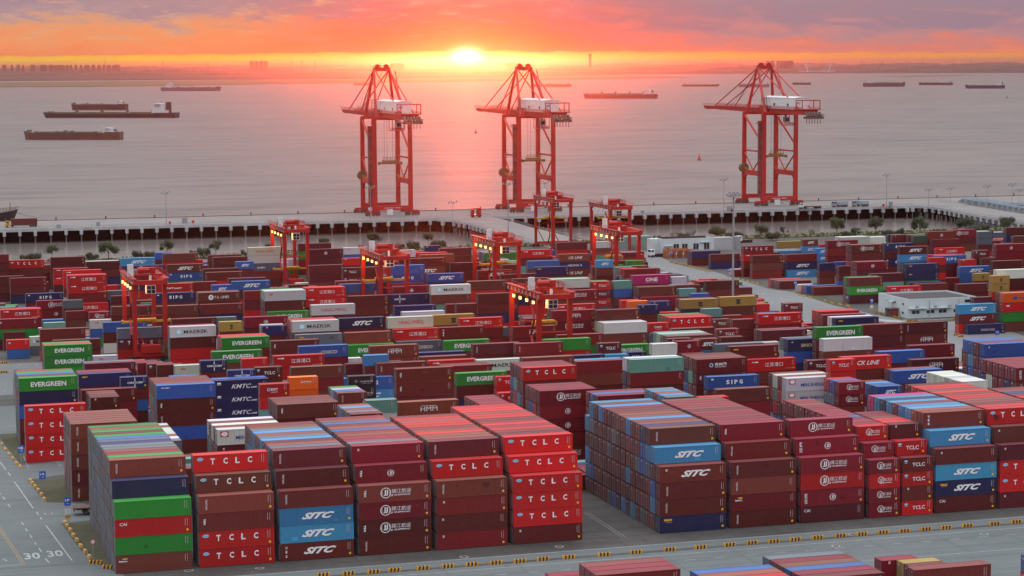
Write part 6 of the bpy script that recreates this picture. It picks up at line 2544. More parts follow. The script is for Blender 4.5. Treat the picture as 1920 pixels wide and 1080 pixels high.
# ------------------------------------------------------------------ rubber-tyred gantry cranes
def rtg(u, v, lab, lit, trolley=.5, spread=7., reel=True, held=None):
    t = thing('gantry_crane', lab, 'gantry crane', (u, v, 0), 0, 'red yard gantry cranes straddling the stacks')
    WB, SP, HT = 8.2, 23.5, 21.
    for x in (0, WB):
        for y in (0, SP):
            mb = MB(); mb.beam((x, y, 2.2), (x, y, HT), .95, 1.0, w2=1.2, h2=1.25); mb.obj('leg', crane_red, t)
    for y in (0, SP):
        mb = MB(); mb.box(-.6, WB+.6, y-.55, y+.55, 1.5, 2.5); mb.obj('sill_beam', crane_red, t)
        for x in (-.9, .9, WB-.9, WB+.9):
            mb = MB(); mb.tube((x, y-.35, .8), (x, y+.35, .8), .8, n=14); mb.obj('wheel', rubber, t)
        mb = MB(); mb.beam((0, y, 12.6), (WB, y, 12.6), .35); mb.obj('tie_beam', crane_red, t)
        mb = MB(); mb.beam((.2, y, 9), (WB*.45, y, 2.6), .3); mb.obj('brace', crane_red, t)
    for x in (0, WB):
        mb = MB(); mb.box(x-.5, x+.5, -2.2, SP+2.0, HT+.2, HT+1.8)
        mb.obj('girder', crane_red, t)
        xo = x-1.0 if x == 0 else x+1.0
        mb = MB(); mb.box(min(x, xo)-.1, max(x, xo)+.1, -2.2, SP+2, HT+1.8, HT+1.88); mb.rail([(xo, -2.2, HT+1.9), (xo, SP+2, HT+1.9)], 1.1, 1.8, .035); mb.obj('walkway', crane_red, t)
    mb = MB(); mb.box(.5, WB-.5, -2.2, -1.2, HT+.2, HT+1.4); mb.box(.5, WB-.5, SP+1.2, SP+2, HT+.2, HT+1.4); mb.obj('end_beam', crane_red, t)
    # floodlights under the left girder
    for j in range(4):
        y = 2.2+j*5.6
        mb = MB(); mb.box(-.95, -.55, y-.42, y+.42, HT-1.3, HT-.4); mb.box(-.8, -.6, y-.1, y+.1, HT-.4, HT+.1); h = mb.obj('floodlight', crane_red if lit else white_paint, t)
        mb = MB(); mb.box(-1.03, -.955, y-.38, y+.38, HT-1.25, HT-.45); mb.box(-.9, -.6, y-.5, y-.43, HT-1.25, HT-.5); mb.obj('lens', lamp_on if lit else lamp_off, h)
    if lit:
        l = bpy.data.lights.new('floodlight', 'POINT'); l.energy = 1000; l.color = (1, .42, .10); l.shadow_soft_size = .5
        lo = bpy.data.objects.new('floodlight_glow', l); COL.objects.link(lo); lo.parent = t; lo.location = (-1.6, 19.2, HT-1.8)
        l2 = bpy.data.objects.new('floodlight_glow', l); COL.objects.link(l2); l2.parent = t; l2.location = (1.3, 6.0, HT-1.6)
    mb = MB()
    for x in (-.62, WB+.62):
        for j in range(9): y = -1.5+j*3.2; mb.box(min(x, x*1.0)-.03, x+.03, y, y+.9, HT+.45, HT+1.45)
    mb.obj('girder_sign', tint('faded_white_board', (.5, .42, .42), (.4, .3, .3), .8, .7) if 'faded_white_board' not in bpy.data.materials else bpy.data.materials['faded_white_board'], t)
    # trolley with machinery, cab and spreader
    ty = trolley*SP
    mb = MB(); mb.box(-.4, WB+.4, ty-2.4, ty+2.4, HT+2.0, HT+2.35); mb.rail([(-.4, ty-2.4, HT+2.35), (WB+.4, ty-2.4, HT+2.35), (WB+.4, ty+2.4, HT+2.35), (-.4, ty+2.4, HT+2.35), (-.4, ty-2.4, HT+2.35)], 1.2, 1.3, .05)
    tr = mb.obj('trolley', crane_red, t)
    mb = MB(); mb.tube((2., ty-.5, HT+3.3), (5.2, ty-.5, HT+3.3), .85, n=12); mb.box(5.4, 6.8, ty-1.2, ty+.6, HT+2.35, HT+4.0); mb.obj('hoist_drum', crane_red, tr)
    mb = MB(); mb.box(1.0, 2.1, ty+.6, ty+1.8, HT+2.35, HT+3.4); mb.tube((3.2, ty+1.2, HT+2.4), (3.2, ty+1.2, HT+4.2), .35, n=8); mb.obj('motor', grey_metal, tr)
    mb = MB(); mb.box(-1.1, .5, ty-3.4, ty-2.5, HT+1.9, HT+5.2); mb.obj('electric_cabinet', white_paint, t)
    cx = WB*.62
    mb = MB(); mb.box(cx-1.3, cx+1.3, ty-4.2, ty-2.0, HT-2.9, HT-.4); mb.box(cx-1.45, cx+1.45, ty-4.35, ty-1.9, HT-.4, HT-.25); mb.box(cx-.3, cx+.3, ty-3., ty-2.5, HT-.3, HT+2.); cb = mb.obj('cab', white_paint, t)
    mb = MB(); mb.box(cx-1.1, cx-.08, ty-4.23, ty-4.19, HT-1.7, HT-.75); mb.box(cx+.08, cx+1.1, ty-4.23, ty-4.19, HT-1.7, HT-.75); mb.box(cx-1.1, cx-.08, ty-4.23, ty-4.19, HT-2.75, HT-1.85); mb.box(cx+.08, cx+1.1, ty-4.23, ty-4.19, HT-2.75, HT-1.85); mb.obj('cab_window', glass, cb)
    sz = spread
    mb = MB()
    mb.box(-2.6 if held != 20 else 1.0, WB+2.6 if held != 20 else WB-1., ty-.45, ty+.45, sz, sz+.55); mb.box(1.4, WB-1.4, ty-1.1, ty+1.1, sz+.55, sz+1.1)
    e0, e1 = (-2.6, WB+2.6) if held != 20 else (1.0, WB-1.)
    for x in (e0, e1-.4): mb.box(x, x+.4, ty-1.2, ty+1.2, sz-.05, sz+.75)
    mb.obj('spreader', yellow_paint, t)
    mb = MB()
    for x in (2.2, WB-2.2):
        for y in (-.8, .8): mb.beam((x, ty+y, sz+1.1), (x, ty+y, HT+2.2), .06)
    mb.obj('hoist_rope', dark_metal, t)
    if reel:
        mb = MB()
        for k in range(36):
            a = 2*math.pi*k/36; mb.beam((WB+1.1-.0, -1.3, 4.2), (WB+1.1+2.9*math.cos(a), -1.3, 4.2+2.9*math.sin(a)), .10)
        mb.tube((WB+1.1, -1.6, 4.2), (WB+1.1, -1.0, 4.2), .9, n=14); mb.obj('cable_reel', tint('reel_brown', (.22, .12, .05), (.12, .07, .04), 1.5, .6) if 'reel_brown' not in bpy.data.materials else bpy.data.materials['reel_brown'], t)
    mb = MB(); mb.box(1.4, WB-1.6, -1.1, .9, 2.5, 4.6); mb.obj('power_unit', crane_red, t)
    mb = MB()
    for j in range(4):
        z = 3+j*4.3; s = 1 if j % 2 else -1
        mb.beam((-.8, 1.2 if s > 0 else 4.2, z), (-.8, 4.2 if s > 0 else 1.2, z+4.3), .5, .12)
    mb.obj('stair', crane_red, t)
    return t
RT = [rtg(162.2, 504.8, 'nearest red yard gantry with lit lamps and brown spoked reel, right of centre', 1, .35, 13.6, held=20),
      rtg(69.4, 574.3, 'leftmost red yard gantry with white cab and wide yellow spreader', 1, .35, 9.8),
      rtg(141.9, 735.3, 'red yard gantry standing before the mooring basin left of the first quay crane', 1, .35, 7.2),
      rtg(149.4, 621.9, 'red yard gantry with lit lamps over the blue containers, below the leftmost quay crane', 1, .55, 13.4),
      rtg(196.2, 657.7, 'red yard gantry with lit lamps below the middle quay crane', 1, .35, 14.2),
      rtg(248., 684.2, 'red yard gantry holding a short blue container beside the pale road', 1, .6, 12.0, held=20),
      rtg(289., 804.3, 'unlit red yard gantry behind the one holding the blue container', 0, .35, 17.),
      rtg(281.3, 856.1, 'farthest unlit red yard gantry in front of the access bridge', 0, .6, 13.)]
# the container held by the sixth gantry
mec = CM[20]; hy = 684.2+.6*23.5
t = thing('shipping_container', 'short sky-blue container hanging from the yellow spreader of a gantry', 'shipping container', (248+1.05, hy-1.22, 12.0-2.62), 0, 'shipping containers stacked in the yard')
for kname in ('frame', 'side_wall', 'roof'): inst(kname, mec[kname], t, color=PAINT['s'])
for q_ in 'ab': d = inst('door', mec['door'+q_], t, color=PAINT['s']); inst('locking_bar', mec['bar'+q_], d)
inst('lettering', logo_mesh('SITC', 20, 1), t)

# ------------------------------------------------------------------ quay cranes
def sts(u0, lab):
    t = thing('quay_crane', lab, 'quay crane', (u0, 0, 0), 0, 'tall red quay cranes on the wharf')
    UL, VL, VS = 19.6, 1087.5, 1116.; HT = 51.5; um = UL/2; R = sts_red
    for x, y, nm_ in ((0, VL, 1), (UL, VL, 0), (0, VS-1.5, 0), (UL, VS-1.5, 0)):
        mb = MB(); w = 2.3 if not nm_ else 2.8; mb.beam((x, y, 3.6), (x, y, HT), w, 1.7, w2=w*.9, h2=1.5)
        mb.beam((x, y, 3.6), (x+(1.4 if x == 0 else -1.4), y, 4.2), 1.2); mb.obj('leg', R, t)
    for y in (VL, VS-1.5):
        mb = MB(); mb.box(-1.2, UL+1.2, y-.9, y+.9, 3., 5.4)
        for x in (1.6, UL-1.6): mb.beam((x-.0, y, 8.4), (x+(1.8 if x < um else -1.8), y, 5.), .01)
        sb = mb.obj('sill_beam', R, t)
        if y == VL: mb = MB(); V, Fs = text_polys('SAFETY FIRST  安全第一', .02); mb.add([(um+a*9.5, y-.93, 4.3+c*.6) for a, c in V], Fs); mb.obj('lettering', MT['white'], sb)
        mb = MB(); mb.box(-.8, UL+.8, y-.7, y+.7, HT-.8, HT+.7); mb.obj('cross_beam', R, t)
        for x in (-1., UL+1.):
            for s in (-3.2, 3.2):
                xx = x+s*.55 if x < um else x+s*.55
            mb = MB(); mb.box(x-3.6, x+3.6, y-.55, y+.55, 1.9, 2.95); mb.obj('bogie', crane_red if 0 else R, t)
            for s in (-3.4, -1.8, -.2+.4, 1.8, 3.2):
                mb = MB(); mb.box(x+s-.75, x+s+.75, y-.45, y+.45, .5, 1.9); mb.tube((x+s-.0, y-.5, .45), (x+s, y+.5, .45), .45, n=12); mb.obj('wheel', dark_metal, t)
    for x in (0, UL):
        mb = MB(); mb.box(x-.75, x+.75, VL, VS-1.5, 16.6, 19.4); pb = mb.obj('portal_beam', R, t)
        mb = MB(); mb.rail([(x-.9, VL+1, 19.4), (x-.9, VS-3, 19.4)], 1.2, 2.2, .06); mb.obj('railing', yellow_paint, pb)
        mb = MB(); mb.tube((x, VL, 30.5), (x, VS-1.5, 30.5), .5); mb.obj('tie_tube', R, t)
        mb = MB(); mb.tube((x, VS-1.5, 30), (x, (VL+VS)/2, 19.4), .4); mb.tube((x, VL, 30), (x, (VL+VS)/2, 19.4), .4); mb.obj('brace', R, t)
        mb = MB(); mb.tube((x, VS-1.5, HT-1), (x, VL, 34.), .62); mb.obj('diagonal_brace', R, t)
        for y in (VL, VS-1.5):
            mb = MB(); s = 1 if y == VL else -1; mb.add([(x-.6, y, 12.), (x-.6, y+s*3.4, 16.65), (x-.6, y, 16.65), (x+.6, y, 12.), (x+.6, y+s*3.4, 16.65), (x+.6, y, 16.65)], [(0, 1, 2), (5, 4, 3), (0, 3, 4, 1), (1, 4, 5, 2), (2, 5, 3, 0)]); mb.obj('gusset', R, t)
    # girders
    TIP, REAR = 1189., 1047.
    for x in (um-3.4, um+3.4):
        mb = MB(); mb.beam((x, REAR, HT+1.6), (x, VS+6, HT+1.6), 1.5, 2.8); mb.beam((x, VS+6.02, HT+1.6), (x, TIP, HT+2.), 1.4, 2.6, h2=1.6); mb.obj('girder', R, t)
        xo = x+(-1.5 if x < um else 1.5); mb = MB(); mb.rail([(xo, REAR, HT+3.), (xo, TIP, HT+3.)], 1.3, 2.4, .07); mb.beam((xo, REAR, HT+2.9), (xo, TIP, HT+2.9), 1., .1); mb.obj('walkway', R, t)
    mb = MB()
    for y in (REAR+.5, REAR+12, VL+8, VS+8, TIP-1.5, TIP-22, TIP-44): mb.box(um-3., um+3., y-.6, y+.6, HT+.6, HT+2.4)
    mb.obj('girder_cross_tie', R, t)
    mb = MB(); mb.box(um-5, um+5, VL+6, VL+18, HT+1.2, HT+4.6); mb.obj('girder_hinge_block', R, t)
    # A-frame
    AP = 77.6; av = VS-7
    mb = MB(); mb.box(um-4.6, um+4.6, av-1.1, av+1.1, AP-1.4, AP+.6); mb.tube((um-2.4, av-.8, AP+1.1), (um-2.4, av+.8, AP+1.1), 1.3, n=12); mb.tube((um+2.4, av-.8, AP+1.1), (um+2.4, av+.8, AP+1.1), 1.3, n=12); mb.rail([(um-5, av-1.4, AP+.4), (um+5, av-1.4, AP+.4)], 1.2, 1.4, .06); mb.beam((um-.6, av, AP), (um-.6, av, AP+3.2), .2); mb.obj('apex_beam', R, t)
    for x in (um-4.4, um+4.4):
        s = -1 if x < um else 1
        mb = MB(); mb.tube((x+s*3.6, VS-1.5, HT+.6), (x, av+.6, AP-1), .95, .7, 8); mb.obj('mast_leg', R, t)
        mb = MB(); mb.tube((x+s*3.6, VL+2, HT+.6), (x, av-.6, AP-1), .85, .6, 8); mb.obj('mast_back_leg', R, t)
        mb = MB(); mb.tube((x*.9+um*.1, av+.8, AP-.6), (x*.8+um*.2, TIP-16, HT+3.2), .34, n=6); mb.obj('boom_stay', R, t)
        mb = MB(); mb.tube((x*.9+um*.1, av+.8, AP-.9), (x*.8+um*.2, TIP-46, HT+3.2), .30, n=6); mb.obj('boom_stay', R, t)
        mb = MB(); mb.tube((x*.9+um*.1, av-.8, AP-.6), (x*.8+um*.2, REAR+7, HT+3.2), .36, n=6); mb.obj('back_stay', R, t)
    mb = MB()
    for k in range(5):
        z0 = HT+2+k*4.6; mb.box(um+6.6-k*.45, um+8.4-k*.45, VL+5+k*3., VL+8+k*3., z0, z0+.15); mb.beam((um+7.2, VL+5.5+k*3, z0), (um+7.0, VL+8.5+k*3, z0+4.6), .5, .1)
    mb.rail([(um+8.4, VL+5, HT+3), (um+6, VL+18, HT+20)], 1.1, 1.5, .05); mb.obj('mast_stair', R, t)
    for x in (um-1.2, um+1.2):
        mb = MB(); mb.beam((x, av+1, AP-.3), (x, TIP-34, HT+3), .10); mb.obj('hoist_rope', dark_metal, t)
    # machinery house
    hv0, hv1 = 1058., 1103.
    mb = MB(); mb.box(um-4.6, um+3.6, hv0, hv1, HT+2.9, HT+9.1); mb.add([(um-4.9, hv0-.3, HT+9.1), (um+3.9, hv0-.3, HT+9.1), (um+3.9, hv1+.3, HT+9.1), (um-4.9, hv1+.3, HT+9.1), (um-.5, hv0-.3, HT+9.9), (um-.5, hv1+.3, HT+9.9)], [(0, 1, 4), (1, 2, 5, 4), (2, 3, 5), (3, 0, 4, 5)])
    h = mb.obj('machinery_house', white_paint, t)
    for y, z0, s in ((1066, 5.0, 1.3), (1084, 5.0, 1.3), (1090, 3.5, 1.), (1094, 3.5, 1.)):
        mb = MB(); mb.box(um-4.65, um-4.6, y, y+s*1.6, HT+z0-.4, HT+z0+s*.8); mb.obj('window', glass, h)
    mb = MB(); V, Fs = text_polys('SIPG', .02); mb.add([(um-3.2+(a+.5)*2.4-.6, hv0-.02, HT+6.3+c*1.3) for a, c in V], Fs); mb.obj('lettering', MT['blue'], h)
    mb = MB(); mb.rail([(um-5.4, hv0-9, HT+3.), (um-5.4, hv0, HT+3.)], 1.3, 1.6, .07); mb.box(um-5.6, um+5.6, REAR-1, REAR+9, HT+3., HT+3.3)
    for x in (um-5.2, um+5.2):
        for y in (REAR, REAR+8): mb.beam((x, y, HT+3), (x, y, HT+8.), .4)
    mb.box(um-5.4, um+5.4, REAR-.2, REAR+.2, HT+7.7, HT+8.2); mb.box(um-5.4, um-5., REAR, REAR+8, HT+7.7, HT+8.2); mb.box(um+5., um+5.4, REAR, REAR+8, HT+7.7, HT+8.2); mb.obj('rear_platform', R, t)
    mb = MB(); mb.box(um-4.8, um+4.8, REAR-6, REAR-.8, HT-1.8, HT-.6); mb.rail([(um-4.8, REAR-6, HT-.6), (um+4.8, REAR-6, HT-.6), (um+4.8, REAR+4, HT-.6)], 1.3, 1.4, .07)
    for x in np.linspace(um-4, um+4, 6): mb.tube((x, REAR-4, HT-.6), (x, REAR-2, HT+1.6), .7, n=8); mb.beam((x, REAR-3, HT-4.5), (x, REAR-3, HT-1.8), .25)
    mb.obj('rope_sheave_platform', dark_metal, t)
    mb = MB(); mb.box(um-3, um+3, VL-14, VL-6, HT-6.2, HT-6.); mb.rail([(um-3, VL-14, HT-6), (um+3, VL-14, HT-6), (um+3, VL-6, HT-6), (um-3, VL-6, HT-6)], 1.2, 1.3, .07)
    for x in (um-3, um+3):
        for y in (VL-14, VL-6): mb.beam((x, y, HT-6), (x, y, HT+.4), .25)
    mb.obj('maintenance_platform', R, t)
    # trolley, cab, spreader
    ty = VL+3
    mb = MB(); mb.box(um-3.8, um+3.8, ty-3, ty+3, HT-.6, HT+.1); mb.obj('trolley', dark_metal, t)
    mb = MB()
    for zz in (56.5, 62): mb.rail([(um-4.9, VL+4, zz-3), (um+4.9, VL+4, zz-3)], 1.2, 1.2, .06)
    for j in range(6): y = VL+3+j*4.2; mb.beam((um-3.4, y, HT+3), (um+3.4, y+2, HT+3), .2)
    mb.obj('handrail', R, t)
    mb = MB(); mb.box(um-1.4+3, um+1.4+3, ty-6.6, ty-3.6, HT-4.6, HT-1.6); mb.box(um+2.4, um+3.4, ty-5, ty-4, HT-1.6, HT); c = mb.obj('cab', grey_metal, t); mb = MB(); mb.box(um+1.8, um+4.2, ty-6.65, ty-6.6, HT-4.2, HT-2.4); mb.obj('cab_window', glass, c)
    sv = ty+2; mb = MB(); mb.box(um-6.1, um+6.1, sv-1.2, sv-.7, 27.2, 28.2); mb.box(um-6.1, um+6.1, sv+.7, sv+1.2, 27.2, 28.2); mb.box(um-4, um+4, sv-1.4, sv+1.4, 28.4, 29.2); mb.rail([(um-4, sv-1.4, 29.2), (um+4, sv-1.4, 29.2)], 1.6, 2., .1); mb.box(um-6.4, um-5.8, sv-1.3, sv+1.3, 26.8, 28.4); mb.box(um+5.8, um+6.4, sv-1.3, sv+1.3, 26.8, 28.4); mb.obj('spreader', tint('worn_yellow', (.40, .20, .03), (.16, .08, .03), .8, .6) if 'worn_yellow' not in bpy.data.materials else bpy.data.materials['worn_yellow'], t)
    mb = MB()
    for x in (um-3, um-1.5, um+1.5, um+3): mb.beam((x, sv, 29), (x, sv, HT), .09)
    mb.obj('hoist_rope', dark_metal, t)
    # lift shaft and landings on the near left leg
    mb = MB(); mb.box(-3.2, -1.2, VL-.8, VL+.8, 6, HT-4); 
    ls = mb.obj('lift_shaft', tint('rusty_mesh', (.22, .06, .05), (.12, .05, .045), .8, .7) if 'rusty_mesh' not in bpy.data.materials else bpy.data.materials['rusty_mesh'], t)
    mb = MB()
    for z in range(8, 47, 5): mb.box(-3.6, -1., VL-1.4, VL-.85, z, z+.2); mb.rail([(-3.6, VL-1.4, z+.2), (-1., VL-1.4, z+.2)], 1.1, 1.2, .07)
    mb.box(-4.6, -1, VL-1.6, VL+1, HT-5.4, HT-5.1); mb.rail([(-4.6, VL-1.6, HT-5.1), (-1, VL-1.6, HT-5.1)], 1.2, 1., .08); mb.obj('landing', R, ls)
    mb = MB()
    for x in (-1.0, 1.0):
        for y in (VL-1.1, VL+1.1): mb.beam((x, y, HT+2.8), (x, y, HT+10.), .18)
    for z in np.arange(HT+4, HT+10.1, 1.5): mb.rail([(-1., VL-1.1, z-.9), (1., VL-1.1, z-.9)], .9, 1., .08)
    mb.obj('lattice_head', dark_metal, t)
    mb = MB(); mb.tube((-.4, VS-3.4, 20.5), (-.4, VS-.4, 20.5), 2.6, n=20); mb.obj('cable_reel', bpy.data.materials['reel_brown'], t)
    mb = MB(); mb.box(6.4, 9.6, VL-1.7, VL+.6-1.6, .6, 3.6); 
    mb.box(UL-7.5, UL-4.2, VS-3.2, VS-2.5, .6, 3.4); mb.obj('transformer_house', white_paint, t)
    for y in (VL, VS-1.5):
        mb = MB(); mb.box(10, 14, y-.5, y+.5, 2.2, 2.9); mb.obj('cable_tray', white_paint, t)
    return t
sts(258.4, 'leftmost tall red quay crane with white machinery house on the wharf')
sts(338.2, 'middle tall red quay crane right below the setting sun')
sts(481.3, 'rightmost tall red quay crane standing apart on the wharf')

# ------------------------------------------------------------------ ships at anchor
hullm = {}
def hull_mat(n, a, b):
    if n not in hullm: hullm[n] = tint(n, a, b, .06, .6)
    return hullm[n]
def ship(x0, x1, yw, hh, lab, hc, sup='r', sh=10, deck='barge', funnel=None, bow='l', load=None, mast=6):
    """a hull between two photograph positions on the waterline, hh pixels high at midships"""
    A = at(x0, yw, WZ); B = at(x1, yw, WZ)
    if bow == 'r': A, B = B, A          # A is the bow
    d = B-A; L = d.length; Z = np.dot(np.array(A)-CAM, cf); px = Z/FPX
    H = hh*px; Bm = min(L*.16, 32); rz = math.atan2(d.y, d.x)
    t = thing('cargo_ship', lab, 'ship', (A.x, A.y, WZ), rz, 'ships at anchor in the estuary')
    st = [(0, .05, 1.28), (.02, .5, 1.24), (.06, .88, 1.14), (.12, 1, 1.02), (.5, 1, 1.), (.84, 1, 1.0), (.85, .99, 1.14), (1., .9, 1.16)]
    mb = MB(); P = []
    for f, w, h in st:
        fl = .012 if f == 0 else 0
        P += [((f-fl)*L, -w*Bm/2, H*h), (f*L+(.02*L if f == 0 else 0), -w*Bm*.42, -1), (f*L+(.02*L if f == 0 else 0), w*Bm*.42, -1), ((f-fl)*L, w*Bm/2, H*h)]
    F = []
    for i in range(len(st)-1):
        a = i*4; b = a+4; F += [(a, a+1, b+1, b), (a+1, a+2, b+2, b+1), (a+2, a+3, b+3, b+2), (a+3, a, b, b+3)]
    F += [(0, 3, 2, 1), (len(P)-4, len(P)-3, len(P)-2, len(P)-1)]; mb.add(P, F); mb.obj('hull', hull_mat(*hc), t)
    mb = MB(); mb.box(.02*L, .99*L, -Bm*.35, Bm*.35, H*.9, H*1.03)
    mb.obj('deck', hull_mat('ship_deck', (.12, .13, .10), (.09, .08, .07)), t)
    if deck == 'hatch':
        for i in range(4):
            a = (.09+i*.19)*L; mb = MB(); mb.box(a, a+.155*L, -Bm*.32, Bm*.32, H*1.03, H*1.32); mb.box(a+.15*L, a+.165*L, -Bm*.1, Bm*.1, H, H*1.75); mb.obj('hatch_cover', hull_mat('hatch_green', (.13, .16, .10), (.10, .11, .08)), t)
    elif deck == 'barge':
        mb = MB(); mb.box(.12*L, .78*L, -Bm*.5, -Bm*.47, H, H*1.12); mb.box(.12*L, .78*L, Bm*.47, Bm*.5, H, H*1.12); mb.obj('coaming', hull_mat('ship_deck', 0, 0), t)
    if load:
        for i in range(load[0]):
            a = (.12+i*.62/load[0])*L; mb = MB(); mb.box(a, a+.55*L/load[0], -Bm*.36, Bm*.36, H, H*(1+load[1]*(.7+.3*((i*7) % 3)/2))); mb.obj('cargo', hull_mat('pale_cargo', (.42, .42, .44), (.30, .30, .34)), t)
    hs = sh*px; s0 = .82 if sup == 'r' else .03; s0 = (.86 if bow == 'l' else .86)
    mb = MB()
    for k, (w0, w1, wd) in enumerate(((-.03, .085, .86), (-.02, .06, .78), (-.015, .045, .7))):
        mb.box((s0+w0)*L, (s0+w1)*L, -Bm*wd/2, Bm*wd/2, H*1.0+k*hs/3, H*1.0+(k+1)*hs/3*.97)
    mb.box((s0-.012)*L, (s0+.03)*L, -Bm*.5, Bm*.5, H+hs*.93, H+hs*1.02); su = mb.obj('superstructure', hull_mat('ship_white', (.66, .67, .70), (.48, .48, .5)), t)
    mb = MB()
    for k in range(3):
        mb.box((s0-.031+k*.011)*L, (s0-.0299+k*.011)*L, -Bm*.34, Bm*.34, H+(k+.45)*hs/3, H+(k+.72)*hs/3)
    mb.obj('window_band', glass, su)
    mb = MB(); rr_ = random.Random(int(x0))
    for k in range(7):
        f_ = rr_.uniform(.1, .76)*L; ww_ = rr_.uniform(.008, .02)*L; hh_ = rr_.uniform(.12, .34)*H; mb.box(f_, f_+ww_, -Bm*.3, Bm*rr_.uniform(-.1, .3), H*1.02, H*1.02+hh_)
    mb.box(.03*L, .06*L, -Bm*.2, Bm*.2, H*1.1, H*1.42); mb.obj('deck_gear', hull_mat('ship_deck', 0, 0), t)
    mb = MB(); mb.box(.14*L, .985*L, -Bm*.502, -Bm*.5, H*.90, H*.96); mb.box(.06*L, .99*L, -Bm*.46, -Bm*.44, -.2, H*.14); mb.obj('hull_stripe', hull_mat('hull_rust', (.24, .09, .06), (.14, .05, .04)), t)
    mb = MB(); fx = (s0+.075)*L; fh = hs*1.15 if funnel and funnel[1] > 1 else hs*.8; mb.beam((fx, 0, H), (fx+.004*L, 0, H+fh), Bm*.28, .03*L, w2=Bm*.24, h2=.024*L); mb.obj('funnel', hull_mat(*(funnel[0] if funnel else ('funnel_grey', (.2, .2, .22), (.1, .1, .1)))), t)
    mb = MB(); mb.beam((.04*L, 0, H), (.04*L, 0, H+mast*px), .5*px); mb.beam((s0*L, 0, H+hs), ((s0)*L, 0, H+hs+mast*.7*px), .5*px); mb.beam((.04*L, -1*px, H+mast*.7*px), (.04*L, 1*px, H+mast*.7*px), .35*px); mb.obj('mast', hull_mat('ship_white', 0, 0), t)
    return t
red_h = ('hull_red', (.22, .05, .04), (.14, .04, .04)); dark_h = ('hull_dark', (.035, .03, .04), (.07, .04, .04)); blue_h = ('hull_grey_blue', (.10, .13, .22), (.14, .13, .17)); brown_h = ('hull_brown', (.20, .07, .05), (.13, .055, .05))
ship(47, 228, 262, 13, 'long rusty red barge with low bridge, nearest of the ships on the left', brown_h, sh=9, mast=3)
ship(84, 332, 221, 8.5, 'longest dark bulk carrier with green hatches and tall dark funnel', dark_h, sh=18, deck='hatch', funnel=(('funnel_maroon', (.06, .02, .02), (.04, .02, .02)), 2), mast=12)
ship(135, 238, 206.5, 10, 'dark hulled coaster with yellow funnel behind the long bulk carrier', ('hull_dark_red', (.10, .035, .04), (.05, .03, .04)), sh=8, funnel=(('funnel_yellow', (.55, .30, .05), (.4, .2, .04)), 1), mast=8)
ship(305, 413, 170.5, 6, 'blue grey ship with tall stern tower near the green spit', blue_h, bow='r', sh=9, mast=3)
ship(1095, 1232, 185, 7.5, 'red and blue cargo ship right of the sun glow', ('hull_wine', (.20, .05, .06), (.10, .06, .10)), sh=10, deck='hatch', mast=5)
ship(1000, 1070, 163, 4.5, 'faint barge in the glow right of the middle quay crane', brown_h, sh=5, mast=3)
ship(1280, 1348, 162, 3.2, 'low brown barge left of the rightmost quay crane', brown_h, bow='r', sh=5, mast=2)
ship(1385, 1442, 163.5, 5, 'pale ship seen through the stays of the rightmost quay crane', blue_h, sh=5, load=(3, .5), mast=3)
ship(1486, 1520, 159, 3.5, 'smallest dark coaster just right of the rightmost quay crane', dark_h, sh=3, mast=2)
ship(1619, 1697, 162.5, 6.5, 'grey red ship carrying pale blocks on deck at right', ('hull_mauve', (.16, .08, .09), (.10, .07, .10)), sh=7, load=(2, .55), mast=2, bow='r')
ship(1723, 1786, 159.5, 4.2, 'brown coaster with deck posts between two larger ships at right', brown_h, sh=4, load=(4, .2), mast=4)
ship(1810, 1884, 166, 5.5, 'blue tanker with white stern house near the right edge', ('hull_navy', (.05, .08, .16), (.04, .05, .10)), sh=8, mast=5)
ship(663, 702, 160, 3.5, 'faint small ship behind the leftmost quay crane stays', blue_h, sh=4, mast=2)
# moored ship whose bow enters at the left edge, with its lines
q = at(2, 413); t = thing('moored_ship', 'dark ship bow entering at the left edge, moored to the wharf', 'ship', (q.x, SEA+3, WZ), 0)
mb = MB(); P = []
for f, w, h in ((9, .3, 12.5), (6, 4, 12), (-2, 9, 11), (-60, 10, 10)): P += [(f, 10-w, h), (min(f, 3.5), 10-w*.35, -1), (min(f, 3.5), 10+w*.35, -1), (f, 10+w, h)]
F = []
for i in range(3): a = i*4; b = a+4; F += [(a, b, b+1, a+1), (a+1, b+1, b+2, a+2), (a+2, b+2, b+3, a+3), (a+3, b+3, b, a)]
F += [(0, 1, 2, 3)]; mb.add(P, F); mb.obj('hull', hull_mat(*dark_h), t)
mb = MB(); mb.rail([(-20, 2, 11.5), (6, 6.5, 12.2), (9, 10, 12.5)], 1.3, 1.6, .1); mb.beam((5, 10, 12), (5, 10, 16), .3); mb.obj('railing', dark_metal, t)
mb = MB(); mb.beam((7, 9, 11), (30, -4, 5.4), .1); mb.beam((7, 9, 11), (24, -4, 5.4), .1); mb.obj('mooring_line', dark_metal, t)
def buoy(x, y, s, lab, c):
    q = at(x, y, WZ); t = thing('navigation_buoy', lab, 'buoy', q)
    mb = MB(); mb.tube((0, 0, -.3), (0, 0, 1.6*s), 1.9*s, 1.5*s, 12); mb.obj('float', c, t)
    mb = MB(); mb.tube((0, 0, 1.6*s), (0, 0, 4*s), .8*s, .35*s, 8); mb.tube((0, 0, 4*s), (0, 0, 6*s), .12*s, n=6); mb.tube((0, 0, 5.2*s), (0, 0, 6*s), .4*s, .1*s, 8); mb.obj('tower', c, t)
buoy(1311, 300.5, 1.1, 'red navigation buoy on the water left of the rightmost quay crane', mat('buoy_red', (.5, .02, .02), .4))
buoy(892, 249.5, 1.0, 'small dark buoy under the sun left of the middle quay crane', mat('buoy_dark', (.2, .03, .02), .4))
buoy(1888, 184, 1.3, 'tiny distant buoy on the water near the right edge', mat('buoy_grey', (.2, .12, .12), .4))

